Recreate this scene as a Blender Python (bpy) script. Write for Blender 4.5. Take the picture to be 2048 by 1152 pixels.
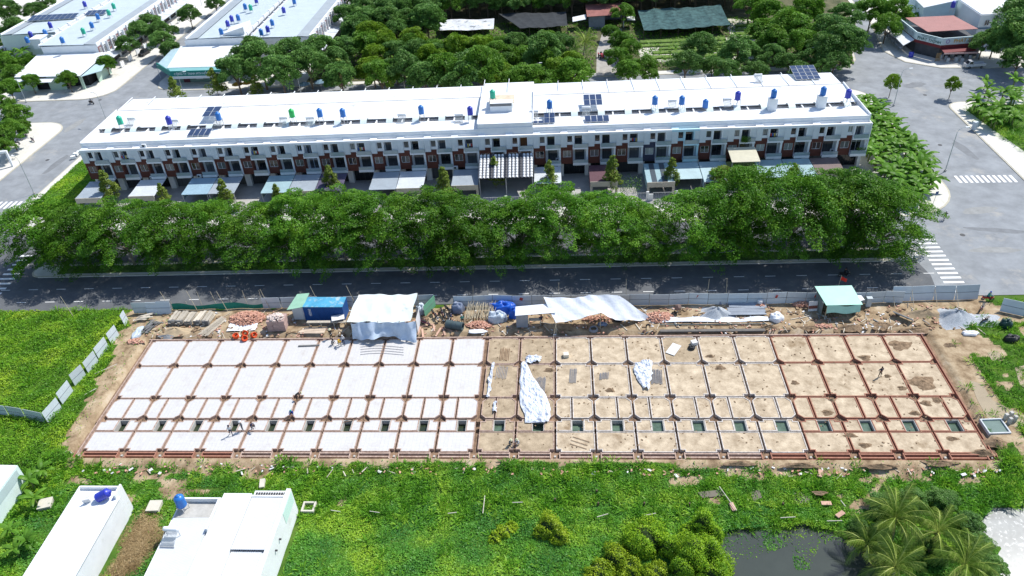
import bpy, bmesh, math, random
import numpy as np
from mathutils import Matrix, Vector
for o in list(bpy.data.objects): bpy.data.objects.remove(o, do_unlink=True)
sc = bpy.context.scene
# ---------------------------------------------------------------- camera
F_PX = 1532.31; PITCH = 0.628574; ROLL = -0.0631747; YAW = -0.0858376
CAM = np.array([6.2424, -68.6846, 70.9265])
_f = np.array([math.sin(YAW)*math.cos(PITCH), math.cos(YAW)*math.cos(PITCH), -math.sin(PITCH)])
_r0 = np.array([math.cos(YAW), -math.sin(YAW), 0.0]); _u0 = np.cross(_r0, _f)
_r = _r0*math.cos(ROLL)+_u0*math.sin(ROLL); _u = -_r0*math.sin(ROLL)+_u0*math.cos(ROLL)
cd = bpy.data.cameras.new('camera'); cam = bpy.data.objects.new('camera', cd); sc.collection.objects.link(cam)
cd.sensor_width = 36.0; cd.lens = F_PX/2048*36.0; cd.clip_start = 1.0; cd.clip_end = 6000
cam.matrix_world = Matrix(((_r[0], _u[0], -_f[0], CAM[0]), (_r[1], _u[1], -_f[1], CAM[1]), (_r[2], _u[2], -_f[2], CAM[2]), (0, 0, 0, 1)))
sc.camera = cam
# ---------------------------------------------------------------- sky and sun
SUN_AZ = math.atan2(0.78, 0.62)          # measured from +Y towards +X
SUN_EL = math.radians(54)
w = bpy.data.worlds.new('World'); sc.world = w; w.use_nodes = True
nt = w.node_tree; bgn = nt.nodes['Background']
sky = nt.nodes.new('ShaderNodeTexSky'); sky.sky_type = 'NISHITA'; sky.sun_disc = False
sky.sun_elevation = SUN_EL; sky.sun_rotation = SUN_AZ; sky.air_density = 1.0; sky.dust_density = 0.6; sky.ozone_density = 1.5
nt.links.new(sky.outputs[0], bgn.inputs[0]); bgn.inputs[1].default_value = 0.15
sl = bpy.data.lights.new('sun', 'SUN'); sl.energy = 4.6; sl.angle = math.radians(0.5); sl.color = (1.0, 0.965, 0.90)
so = bpy.data.objects.new('sun', sl); sc.collection.objects.link(so)
_sd = Vector((math.sin(SUN_AZ)*math.cos(SUN_EL), math.cos(SUN_AZ)*math.cos(SUN_EL), math.sin(SUN_EL)))
so.rotation_euler = (-_sd).to_track_quat('-Z', 'Y').to_euler(); so.location = _sd*200
sc.view_settings.view_transform = 'Standard'; sc.view_settings.look = 'None'; sc.view_settings.gamma = 1.0
sc.view_settings.exposure = 0.24
sc.cycles.use_denoising = True
sc.cycles.max_bounces = 6; sc.cycles.diffuse_bounces = 3; sc.cycles.glossy_bounces = 2; sc.cycles.transmission_bounces = 3; sc.cycles.transparent_max_bounces = 6
# ---------------------------------------------------------------- helpers
rnd = random.Random(7)
def G(px, py, z=0.0):
    """a point of the place at height z, read off the survey of the photograph"""
    d = _f*F_PX+_r*(px-1024)-_u*(py-576); t = (z-CAM[2])/d[2]; p = CAM+d*t
    return Vector((p[0], p[1], z))
COL = sc.collection
MATS = {}
def mat(name, c, rough=0.7, var=0.12, scale=1.5, metal=0.0, bump=0.0, bscale=20.0, c2=None, wave=None, spec=0.3, alpha=None, objvar=0.0, stain=None):
    """procedural surface: base colour broken up by two scales of noise, optional ribs (wave) and relief"""
    if name in MATS: return MATS[name]
    m = bpy.data.materials.new(name); m.use_nodes = True; n = m.node_tree.nodes; l = m.node_tree.links
    b = n['Principled BSDF']; b.inputs['Roughness'].default_value = rough; b.inputs['Metallic'].default_value = metal
    b.inputs['Specular IOR Level'].default_value = spec
    geo = n.new('ShaderNodeNewGeometry')
    nz = n.new('ShaderNodeTexNoise'); nz.inputs['Scale'].default_value = scale; nz.inputs['Detail'].default_value = 6; nz.inputs['Roughness'].default_value = 0.65
    l.new(geo.outputs['Position'], nz.inputs['Vector'])
    ramp = n.new('ShaderNodeValToRGB'); ramp.color_ramp.elements[0].position = 0.3; ramp.color_ramp.elements[1].position = 0.7
    a = [max(0, x*(1-var)) for x in c]; d = [min(1, x*(1+var)) for x in (c2 or c)]
    ramp.color_ramp.elements[0].color = (*a, 1); ramp.color_ramp.elements[1].color = (*d, 1)
    l.new(nz.outputs['Fac'], ramp.inputs['Fac'])
    out = ramp.outputs['Color']
    if stain:
        n2 = n.new('ShaderNodeTexNoise'); n2.inputs['Scale'].default_value = stain[1]; n2.inputs['Detail'].default_value = 8; n2.inputs['Roughness'].default_value = 0.7
        l.new(geo.outputs['Position'], n2.inputs['Vector'])
        r2 = n.new('ShaderNodeValToRGB'); r2.color_ramp.elements[0].position = stain[2]; r2.color_ramp.elements[1].position = stain[2]+0.12
        l.new(n2.outputs['Fac'], r2.inputs['Fac'])
        mx = n.new('ShaderNodeMixRGB'); mx.inputs['Color2'].default_value = (*stain[0], 1); l.new(r2.outputs['Color'], mx.inputs['Fac']); l.new(out, mx.inputs['Color1']); out = mx.outputs['Color']
    if objvar:
        oi = n.new('ShaderNodeObjectInfo'); hs = n.new('ShaderNodeHueSaturation')
        mr = n.new('ShaderNodeMapRange'); mr.inputs['To Min'].default_value = 1-objvar; mr.inputs['To Max'].default_value = 1+objvar
        l.new(oi.outputs['Random'], mr.inputs['Value']); l.new(mr.outputs[0], hs.inputs['Value']); l.new(out, hs.inputs['Color']); out = hs.outputs['Color']
    l.new(out, b.inputs['Base Color'])
    if wave or bump:
        bp = n.new('ShaderNodeBump'); bp.inputs['Strength'].default_value = 0.6; bp.inputs['Distance'].default_value = 0.03
        if wave:
            tc = n.new('ShaderNodeTexCoord')
            wv = n.new('ShaderNodeTexWave'); wv.bands_direction = wave[0]; wv.inputs['Scale'].default_value = wave[1]; wv.wave_profile = 'SIN'
            l.new(tc.outputs['Object'], wv.inputs['Vector']); l.new(wv.outputs['Fac'], bp.inputs['Height']); bp.inputs['Distance'].default_value = wave[2]
        else:
            nb = n.new('ShaderNodeTexNoise'); nb.inputs['Scale'].default_value = bscale; nb.inputs['Detail'].default_value = 5
            l.new(geo.outputs['Position'], nb.inputs['Vector']); l.new(nb.outputs['Fac'], bp.inputs['Height']); bp.inputs['Distance'].default_value = bump
        l.new(bp.outputs[0], b.inputs['Normal'])
    MATS[name] = m
    return m
def foliage(name, dark, mid, light, trans=0.3, pscale=0.35, objvar=0.12, wn=0.45):
    """leaf surface: colour differs from leaf to leaf and drifts between clumps"""
    if name in MATS: return MATS[name]
    m = bpy.data.materials.new(name); m.use_nodes = True; n = m.node_tree.nodes; l = m.node_tree.links
    n.remove(n['Principled BSDF'])
    at = n.new('ShaderNodeAttribute'); at.attribute_name = 'leaf'
    geo = n.new('ShaderNodeNewGeometry'); nz = n.new('ShaderNodeTexNoise'); nz.inputs['Scale'].default_value = pscale; nz.inputs['Detail'].default_value = 5; nz.inputs['Roughness'].default_value = 0.6
    l.new(geo.outputs['Position'], nz.inputs['Vector'])
    ad = n.new('ShaderNodeMath'); ad.operation = 'MULTIPLY_ADD'; ad.inputs[1].default_value = 1.0-wn
    l.new(at.outputs['Fac'], ad.inputs[0])
    mr = n.new('ShaderNodeMapRange'); mr.inputs['From Min'].default_value = 0.36; mr.inputs['From Max'].default_value = 0.64; mr.inputs['To Max'].default_value = wn
    l.new(nz.outputs['Fac'], mr.inputs['Value']); l.new(mr.outputs[0], ad.inputs[2])
    rp = n.new('ShaderNodeValToRGB'); rp.color_ramp.elements[0].color = (*dark, 1); rp.color_ramp.elements[1].color = (*light, 1)
    e = rp.color_ramp.elements.new(0.5); e.color = (*mid, 1)
    l.new(ad.outputs[0], rp.inputs['Fac'])
    oi = n.new('ShaderNodeObjectInfo'); hs = n.new('ShaderNodeHueSaturation'); m2 = n.new('ShaderNodeMapRange'); m2.inputs['To Min'].default_value = 1-objvar; m2.inputs['To Max'].default_value = 1+objvar
    l.new(oi.outputs['Random'], m2.inputs['Value']); l.new(m2.outputs[0], hs.inputs['Value']); l.new(rp.outputs['Color'], hs.inputs['Color'])
    df = n.new('ShaderNodeBsdfDiffuse'); tr = n.new('ShaderNodeBsdfTranslucent'); gl = n.new('ShaderNodeBsdfGlossy'); gl.inputs['Roughness'].default_value = 0.45
    gl.inputs['Color'].default_value = (1, 1, 1, 1)
    l.new(hs.outputs['Color'], df.inputs['Color']); l.new(hs.outputs['Color'], tr.inputs['Color'])
    mx = n.new('ShaderNodeMixShader'); mx.inputs[0].default_value = trans; l.new(df.outputs[0], mx.inputs[1]); l.new(tr.outputs[0], mx.inputs[2])
    mg = n.new('ShaderNodeMixShader'); mg.inputs[0].default_value = 0.012; l.new(mx.outputs[0], mg.inputs[1]); l.new(gl.outputs[0], mg.inputs[2])
    l.new(mg.outputs[0], n['Material Output'].inputs['Surface'])
    MATS[name] = m
    return m
class MB:
    """collects shapes for one mesh"""
    def __init__(s): s.v = []; s.f = []
    def add(s, vs, fs):
        k = len(s.v); s.v += [tuple(p) for p in vs]; s.f += [tuple(i+k for i in q) for q in fs]; return s
    def box(s, x0, x1, y0, y1, z0, z1):
        return s.add([(x0, y0, z0), (x1, y0, z0), (x1, y1, z0), (x0, y1, z0), (x0, y0, z1), (x1, y0, z1), (x1, y1, z1), (x0, y1, z1)],
                     [(3, 2, 1, 0), (4, 5, 6, 7), (0, 1, 5, 4), (1, 2, 6, 5), (2, 3, 7, 6), (3, 0, 4, 7)])
    def rbox(s, c, size, rz=0, rx=0, ry=0):
        R = Matrix.Rotation(rz, 3, 'Z') @ Matrix.Rotation(rx, 3, 'X') @ Matrix.Rotation(ry, 3, 'Y'); c = Vector(c)
        hx, hy, hz = [q/2 for q in size]
        vs = [c+R @ Vector(p) for p in [(-hx, -hy, -hz), (hx, -hy, -hz), (hx, hy, -hz), (-hx, hy, -hz), (-hx, -hy, hz), (hx, -hy, hz), (hx, hy, hz), (-hx, hy, hz)]]
        return s.add(vs, [(3, 2, 1, 0), (4, 5, 6, 7), (0, 1, 5, 4), (1, 2, 6, 5), (2, 3, 7, 6), (3, 0, 4, 7)])
    def hexa(s, b, t):
        """a block between a lower and an upper outline"""
        n = len(b); vs = list(b)+list(t)
        return s.add(vs, [tuple(range(n))[::-1], tuple(range(n, 2*n))]+[(i, (i+1) % n, n+(i+1) % n, n+i) for i in range(n)])
    def prism(s, poly, z0, z1):
        return s.hexa([(p[0], p[1], z0) for p in poly], [(p[0], p[1], z1) for p in poly])
    def tube(s, p, q, r0, r1=None, n=6):
        p = Vector(p); q = Vector(q); r1 = r0 if r1 is None else r1
        d = (q-p).normalized(); a = d.orthogonal().normalized(); b = d.cross(a)
        vs = [p+(a*math.cos(2*math.pi*i/n)+b*math.sin(2*math.pi*i/n))*r0 for i in range(n)]+[q+(a*math.cos(2*math.pi*i/n)+b*math.sin(2*math.pi*i/n))*r1 for i in range(n)]
        return s.add(vs, [(i, (i+1) % n, n+(i+1) % n, n+i) for i in range(n)]+[tuple(range(n))[::-1], tuple(range(n, 2*n))])
    def path(s, pts, r, n=6):
        for i in range(len(pts)-1):
            a = r[i] if isinstance(r, (list, tuple)) else r; b = r[i+1] if isinstance(r, (list, tuple)) else r
            s.tube(pts[i], pts[i+1], a, b, n)
        return s
    def lathe(s, prof, n=16, c=(0, 0, 0), axis='Z'):
        vs = []; fs = []; m = len(prof)
        for r, z in prof:
            for i in range(n):
                a = 2*math.pi*i/n; x, y = r*math.cos(a), r*math.sin(a)
                vs.append((c[0]+x, c[1]+y, c[2]+z) if axis == 'Z' else ((c[0]+z, c[1]+x, c[2]+y) if axis == 'X' else (c[0]+x, c[1]+z, c[2]+y)))
        for k in range(m-1):
            for i in range(n): fs.append((k*n+i, k*n+(i+1) % n, (k+1)*n+(i+1) % n, (k+1)*n+i))
        fs.append(tuple(range(n))[::-1]); fs.append(tuple((m-1)*n+i for i in range(n)))
        return s.add(vs, fs)
    def torus(s, c, R, r, axis='Z', n=18, k=7):
        vs = []; fs = []
        for i in range(n):
            a = 2*math.pi*i/n
            for j in range(k):
                b = 2*math.pi*j/k; d = R+r*math.cos(b); x, y, z = d*math.cos(a), d*math.sin(a), r*math.sin(b)
                if axis == 'Y': x, y, z = x, z, y
                if axis == 'X': x, y, z = z, x, y
                vs.append((c[0]+x, c[1]+y, c[2]+z))
        for i in range(n):
            for j in range(k): fs.append((i*k+j, ((i+1) % n)*k+j, ((i+1) % n)*k+(j+1) % k, i*k+(j+1) % k))
        return s.add(vs, fs)
    def grid(s, fn, nu, nv):
        """a sheet: fn(u,v) with u,v in 0..1"""
        vs = [fn(i/nu, j/nv) for j in range(nv+1) for i in range(nu+1)]
        return s.add(vs, [(j*(nu+1)+i, j*(nu+1)+i+1, (j+1)*(nu+1)+i+1, (j+1)*(nu+1)+i) for j in range(nv) for i in range(nu)])
    def mesh(s, name):
        me = bpy.data.meshes.new(name); me.from_pydata(s.v, [], s.f)
        bm = bmesh.new(); bm.from_mesh(me); bmesh.ops.recalc_face_normals(bm, faces=bm.faces); bm.to_mesh(me); bm.free()
        return me
def fix(o, parent, loc, rz):
    COL.objects.link(o)
    if parent is not None: o.parent = parent
    if loc is not None: o.location = loc
    if rz: o.rotation_euler = (0, 0, rz)
    return o
def obj(name, mb, m, parent=None, loc=None, rz=0, smooth=False):
    me = mb.mesh(name) if isinstance(mb, MB) else mb
    if m is not None and not me.materials: me.materials.append(m)
    if smooth: me.polygons.foreach_set('use_smooth', [True]*len(me.polygons))
    return fix(bpy.data.objects.new(name, me), parent, loc, rz)
def tag(o, label, cat, group=None):
    o['label'] = label; o['category'] = cat
    if group: o['group'] = group
    return o
def thing(name, label, cat, loc=(0, 0, 0), rz=0, group=None):
    o = bpy.data.objects.new(name, None); o.empty_display_size = 0.2
    fix(o, None, loc, rz); return tag(o, label, cat, group)
def struct(name, mb, m, parent=None, kind='structure', smooth=False):
    o = obj(name, mb, m, parent, smooth=smooth)
    o['kind'] = kind
    return o
def dup(root, loc=None, rz=None, label=None, group=None, scale=None):
    def cp(o, par):
        c = o.copy(); COL.objects.link(c); c.parent = par
        for ch in o.children: cp(ch, c)
        return c
    r = cp(root, None)
    if loc is not None: r.location = loc
    if rz is not None: r.rotation_euler = (0, 0, rz)
    if scale is not None: r.scale = (scale, scale, scale) if not isinstance(scale, tuple) else scale
    if label: r['label'] = label
    if group: r['group'] = group
    return r
def quads_mesh(name, V, leaf):
    """V: (n,4,3) array of small quads, leaf: (n,) tint value"""
    n = len(V); me = bpy.data.meshes.new(name)
    me.vertices.add(4*n); me.vertices.foreach_set('co', V.reshape(-1).astype(np.float32))
    me.loops.add(4*n); me.loops.foreach_set('vertex_index', np.arange(4*n, dtype=np.int32))
    me.polygons.add(n); me.polygons.foreach_set('loop_start', np.arange(0, 4*n, 4, dtype=np.int32))
    a = me.attributes.new('leaf', 'FLOAT', 'POINT'); a.data.foreach_set('value', np.repeat(leaf, 4).astype(np.float32))
    me.update(calc_edges=True); me.validate()
    return me
def leaf_quads(P, N, L, W, rng, fold=0.0):
    """leaf-shaped quads at points P with normals N, length L, width W"""
    n = len(P); T = rng.normal(size=(n, 3)); T -= (T*N).sum(1, keepdims=True)*N; T /= np.linalg.norm(T, axis=1, keepdims=True)+1e-9
    B = np.cross(N, T); L = np.broadcast_to(L, (n,))[:, None]; W = np.broadcast_to(W, (n,))[:, None]
    return np.stack([P-T*L*0.5, P+B*W*0.5-T*L*0.05+N*fold*W, P+T*L*0.5, P-B*W*0.5-T*L*0.05+N*fold*W], axis=1)
def vnoise(x, y, seed=0):
    """smooth value noise on the plane"""
    xi = np.floor(x).astype(int); yi = np.floor(y).astype(int); fx = x-xi; fy = y-yi
    fx = fx*fx*(3-2*fx); fy = fy*fy*(3-2*fy)
    def h(a, b):
        k = (a*374761393+b*668265263+seed*1442695041) & 0xffffffff; k = ((k ^ (k >> 13))*1274126177) & 0xffffffff
        return ((k ^ (k >> 16)) & 0xffff)/65535.0
    return (h(xi, yi)*(1-fx)+h(xi+1, yi)*fx)*(1-fy)+(h(xi, yi+1)*(1-fx)+h(xi+1, yi+1)*fx)*fy
def fbm(x, y, seed=0):
    return (vnoise(x, y, seed)+0.5*vnoise(2.1*x, 2.1*y, seed+1)+0.25*vnoise(4.3*x, 4.3*y, seed+2))/1.75
def inpoly(x, y, poly):
    r = np.zeros(x.shape, bool); n = len(poly)
    for i in range(n):
        x0, y0 = poly[i][:2]; x1, y1 = poly[(i+1) % n][:2]
        if y0 == y1: continue
        r ^= ((y0 > y) != (y1 > y)) & (x < (x1-x0)*(y-y0)/(y1-y0)+x0)
    return r
def pxpoly(pts, z=0.0): return [tuple(G(a, b, z)[:2]) for a, b in pts]
def rrect(x0, x1, y0, y1, rad, n=8):
    """rectangle with rounded corners; rad = (SW, SE, NE, NW)"""
    out = []
    for (cx, cy, sx, sy, a0, r) in ((x0, y0, 1, 1, 180, rad[0]), (x1, y0, -1, 1, 270, rad[1]), (x1, y1, -1, -1, 0, rad[2]), (x0, y1, 1, -1, 90, rad[3])):
        if r <= 0: out.append((cx, cy)); continue
        for i in range(n+1):
            a = math.radians(a0+90*i/n); out.append((cx+sx*r+r*math.cos(a), cy+sy*r+r*math.sin(a)))
    return out
# ---------------------------------------------------------------- materials of the setting
asphalt = mat('asphalt', (0.25, 0.265, 0.28), 0.9, 0.22, 0.28, bump=0.01, bscale=30, stain=((0.36, 0.345, 0.315), 0.13, 0.57))
asphalt_dark = mat('asphalt_dark', (0.055, 0.06, 0.066), 0.9, 0.2, 0.6, bump=0.01, bscale=30)
pavement = mat('pavement', (0.62, 0.60, 0.55), 0.9, 0.10, 0.9, stain=((0.42, 0.38, 0.30), 0.35, 0.60))
kerbmat = mat('kerb_concrete', (0.48, 0.45, 0.36), 0.9, 0.15, 0.8)
paint = mat('road_paint', (0.80, 0.80, 0.79), 0.8, 0.05, 3, stain=((0.40, 0.40, 0.40), 2.0, 0.60))
white_wall = mat('white_render', (0.78, 0.80, 0.81), 0.8, 0.05, 0.6)
white_roof = mat('white_roof_sheet', (0.76, 0.78, 0.80), 0.45, 0.05, 0.4, wave=('X', 2.2, 0.03), stain=((0.46, 0.46, 0.44), 0.35, 0.585))
# ---------------------------------------------------------------- ground
SITE = [(-62, 24.3), (67.5, 25), (72, 20.5), (80, 17), (80, 6), (74, 1), (68, -4), (63, -8.5), (45, -9.2), (30, -8.2), (10, -7.0), (-12, -7.0), (-28, -7.3), (-34, -10.5), (-42, -12), (-49, -8.5), (-56, -7.0), (-58.5, -2), (-60, 6), (-59.5, 12), (-61.5, 19)]
POND = pxpoly([(1420, 1075), (1470, 1062), (1560, 1058), (1640, 1060), (1710, 1085), (1760, 1110), (1800, 1180), (1780, 1330), (1500, 1330), (1430, 1150)], -1.0)
PONDR = pxpoly([(2300, 1000), (1985, 1020), (1950, 1060), (1990, 1100), (2010, 1180), (1980, 1330), (2300, 1330)], -1.0)
def hgt(x, y):
    x = np.asarray(x, float); y = np.asarray(y, float)
    t = np.clip((-6.4-y)/1.6, 0, 1); t = t*t*(3-2*t)
    z = -0.06-0.54*t
    z = z+t*(fbm(x*0.25, y*0.25, 3)-0.5)*0.35
    nx = x+(fbm(x*0.6, y*0.6, 8)-0.5)*1.6; ny = y+(fbm(x*0.6+9, y*0.6, 9)-0.5)*1.6
    z = np.where(inpoly(nx, ny, POND) | inpoly(nx, ny, PONDR), -1.5, z)
    z = np.where((x > -56.6) & (x < 56.6) & (y > -6.2) & (y < 16.9), -1.3, z)
    return z
def dirtmask(x, y):
    jx = x+(fbm(x*0.35, y*0.35, 21)-0.5)*5.0; jy = y+(fbm(x*0.35+50, y*0.35, 22)-0.5)*3.2
    d = inpoly(jx, jy, SITE)
    # weeds that have come back on the east side of the site
    e = (x > 60) & (y < 19) & (y > -3) & (fbm(x*0.30, y*0.30, 41) > 0.46)
    e |= (x > 56) & (y < -3.5) & (fbm(x*0.4, y*0.4, 42) > 0.45)
    e |= (y > -10.5) & (y < -7.4) & (fbm(x*0.5, y*0.9, 43) > 0.50)
    d2 = (y < -7.5) & (y > -13) & (x < -20) & (fbm(x*0.22, y*0.3, 44) > 0.70)
    d3 = (y < -8) & (y > -14.5) & (x > 15) & (fbm(x*0.25, y*0.35, 45) > 0.72)
    return (d & ~e) | d2 | d3
def build_ground():
    xs = np.concatenate([[-2500, -900, -400], np.arange(-200, -92, 6.0), np.arange(-92, 100, 0.8), np.arange(100, 202, 6.0), [400, 900, 2500]])
    ys = np.concatenate([[-1500, -500, -160, -80, -50], np.arange(-40, 26, 0.8), np.arange(26, 300, 8.0), [420, 900, 3000]])
    X, Y = np.meshgrid(xs, ys); Z = hgt(X, Y); D = dirtmask(X, Y).astype(np.float32)
    far = (Y > 26) & (np.abs(X) > 0); Z = np.where(far, -0.10, Z)
    n, mm = X.shape; V = np.stack([X, Y, Z], -1).reshape(-1, 3)
    idx = np.arange(n*mm).reshape(n, mm); Q = np.stack([idx[:-1, :-1], idx[:-1, 1:], idx[1:, 1:], idx[1:, :-1]], -1).reshape(-1, 4)
    me = bpy.data.meshes.new('ground'); me.from_pydata(V.tolist(), [], Q.tolist())
    a = me.attributes.new('dirt', 'FLOAT', 'POINT'); a.data.foreach_set('value', D.reshape(-1))
    me.polygons.foreach_set('use_smooth', [True]*len(me.polygons))
    m = bpy.data.materials.new('ground'); m.use_nodes = True; nd = m.node_tree.nodes; l = m.node_tree.links; b = nd['Principled BSDF']; b.inputs['Roughness'].default_value = 0.95; b.inputs['Specular IOR Level'].default_value = 0.1
    at = nd.new('ShaderNodeAttribute'); at.attribute_name = 'dirt'; geo = nd.new('ShaderNodeNewGeometry')
    def noise(s, det=7): 
        q = nd.new('ShaderNodeTexNoise'); q.inputs['Scale'].default_value = s; q.inputs['Detail'].default_value = det; q.inputs['Roughness'].default_value = 0.65; l.new(geo.outputs['Position'], q.inputs['Vector']); return q
    def ramp(src, stops):
        q = nd.new('ShaderNodeValToRGB'); cr = q.color_ramp
        while len(cr.elements) < len(stops): cr.elements.new(0.5)
        for e, (p, c) in zip(cr.elements, stops): e.position = p; e.color = (*c, 1)
        l.new(src, q.inputs['Fac']); return q
    soil = ramp(noise(0.45).outputs['Fac'], [(0.30, (0.13, 0.088, 0.052)), (0.44, (0.29, 0.21, 0.13)), (0.58, (0.43, 0.335, 0.22)), (0.75, (0.54, 0.46, 0.36))])
    grass = ramp(noise(0.5).outputs['Fac'], [(0.3, (0.035, 0.075, 0.012)), (0.5, (0.06, 0.13, 0.018)), (0.75, (0.11, 0.17, 0.03))])
    n3 = noise(2.2); ad = nd.new('ShaderNodeMath'); ad.operation = 'ADD'; l.new(at.outputs['Fac'], ad.inputs[0])
    sb = nd.new('ShaderNodeMath'); sb.operation = 'SUBTRACT'; sb.inputs[1].default_value = 0.5; l.new(n3.outputs['Fac'], sb.inputs[0]); l.new(sb.outputs[0], ad.inputs[1])
    th = ramp(ad.outputs[0], [(0.42, (0, 0, 0)), (0.58, (1, 1, 1))])
    mx = nd.new('ShaderNodeMixRGB'); l.new(th.outputs['Color'], mx.inputs['Fac']); l.new(grass.outputs['Color'], mx.inputs['Color1']); l.new(soil.outputs['Color'], mx.inputs['Color2']); l.new(mx.outputs['Color'], b.inputs['Base Color'])
    bp = nd.new('ShaderNodeBump'); bp.inputs['Distance'].default_value = 0.12; bp.inputs['Strength'].default_value = 0.7; l.new(noise(3.0, 9).outputs['Fac'], bp.inputs['Height']); l.new(bp.outputs[0], b.inputs['Normal'])
    me.materials.append(m); o = fix(bpy.data.objects.new('ground', me), None, None, 0); o['kind'] = 'structure'
build_ground()
# ---------------------------------------------------------------- roads, blocks, pavements
SL = 0.009
def T(p): return (p[0], p[1]+SL*p[0])
struct('road', MB().add([(*T(p), 0.0) for p in [(-260, 24.6), (260, 24.6), (260, 300), (-260, 300)]], [(0, 1, 2, 3)]), asphalt)
asphalt_main = mat('asphalt_main', (0.115, 0.122, 0.132), 0.9, 0.16, 0.5, bump=0.01, bscale=30, stain=((0.19, 0.18, 0.165), 0.5, 0.58))
struct('main_road', MB().add([(*T(p), 0.004) for p in [(-260, 24.6), (61.5, 24.6), (62.3, 30), (61.5, 34.4), (61.5, 47.7), (-97, 47.7), (-97, 47.7), (-260, 47.7)]], [(0, 1, 2, 3, 4, 5, 7)]), asphalt_main)
def block(name, poly, m=pavement, z=0.13, kerb=0.3):
    poly = [T(p) for p in poly]
    o = struct(name, MB().prism(poly, -0.09, z), m)
    # kerb stones: a ring along the outline, a little lower than the paving
    n = len(poly); c = Vector((sum(p[0] for p in poly)/n, sum(p[1] for p in poly)/n)); k = MB(); ring = []
    for i in range(n):
        a = Vector(poly[i-1]); b = Vector(poly[i]); d = Vector(poly[(i+1) % n])
        n1 = (b-a).normalized(); n2 = (d-b).normalized(); t = n1+n2
        if t.length < 1e-6: t = n1
        t.normalize(); ring.append(b+Vector((t.y, -t.x))*kerb)
    for i in range(n):
        j = (i+1) % n; k.hexa([(*poly[i], -0.085), (*poly[j], -0.085), (*ring[j], -0.085), (*ring[i], -0.085)], [(*poly[i], z-0.02), (*poly[j], z-0.02), (*ring[j], z-0.03), (*ring[i], z-0.03)])
    obj('kerb', k, kerbmat, o)
    return o
block('pavement_terrace', rrect(-99.6, 75.2, 47.6, 104.5, (9, 10, 6, 6)))
block('pavement_west', rrect(-240, -112.0, 47.0, 99.5, (0, 7, 6, 0)))
block('pavement_northwest', rrect(-240, -110.5, 114.0, 298, (0, 7, 0, 0)))
block('pavement_north', [(-100.5, 298), (-100.5, 124), (-99, 120), (-95, 118.0), (70, 117.2), (76.5, 118.5), (79.0, 122.5), (80.5, 130), (86, 145), (93, 170), (105, 298)])
block('pavement_northeast', [(240, 116.0), (240, 298), (118, 298), (92, 150), (88.0, 128), (90.5, 120), (97, 115.4), (108, 114.2)][::-1][::-1])
block('pavement_east', rrect(90.0, 240, 46.5, 94.5, (10, 0, 0, 3)))
def cover(name, poly, m, z, t=True): return struct(name, MB().add([(*(T(p) if t else p), z) for p in poly], [tuple(range(len(poly)))]), m)
# central reservation with a rounded nose at either end
block('median', rrect(-84.5, 62.6, 34.3, 37.5, (1.5, 1.5, 1.5, 1.5)), z=0.14)
lawn = mat('lawn', (0.055, 0.12, 0.018), 0.95, 0.35, 0.8, c2=(0.09, 0.16, 0.03), bump=0.06, bscale=8)
cover('median_lawn', [(-80, 34.75), (59, 34.75), (59, 37.05), (-80, 37.05)], lawn, 0.148)
cover('yard', [(-94, 53.2), (66, 53.2), (66, 101), (-94, 101)], mat('yard_concrete', (0.40, 0.39, 0.37), 0.9, 0.15, 0.6), 0.137)
# markings
mk = 0.009
def line_mark(name, rects, z=mk):
    for r in rects: struct(name, MB().add([(*T(p), z) for p in r], [(0, 1, 2, 3)]), paint)
def rect(x0, x1, y0, y1): return [(x0, y0), (x1, y0), (x1, y1), (x0, y1)]
line_mark('edge_line', [rect(-83, 61, 33.85, 34.0), rect(-83, 61, 37.8, 37.95)])
line_mark('lane_dash', [rect(x, x+1.6, y, y+0.13) for y in (30.4, 26.9) for x in np.arange(-97, 61.5, 4.8)])
line_mark('lane_dash', [rect(x, x+1.6, 42.2, 42.33) for x in np.arange(-80, 61.5, 6.0)])
def cross(n, p0, p1, ln, wd, along):
    for i in range(n):
        t = i/(n-1); x = p0[0]+(p1[0]-p0[0])*t; y = p0[1]+(p1[1]-p0[1])*t
        sk = 0.0
        r = [(x-ln/2, y-wd/2), (x+ln/2, y-wd/2), (x+ln/2, y+wd/2), (x-ln/2, y+wd/2)] if along == 'x' else [(x-wd/2, y-ln/2), (x+wd/2, y-ln/2), (x+wd/2, y+ln/2), (x-wd/2, y+ln/2)]
        struct('crossing_stripe', MB().add([(*p, mk) for p in r], [(0, 1, 2, 3)]), paint)
cross(13, (64.9, 26.2), (65.2, 40.6), 3.0, 0.48, 'x')
cross(11, (78.6, 60.7), (88.2, 60.5), 2.7, 0.50, 'y')
cross(10, (-110.0, 58.6), (-100.6, 58.5), 2.8, 0.5, 'y')
cross(11, (-88.2, 26.0), (-88.6, 40.0), 3.0, 0.5, 'x')

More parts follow.
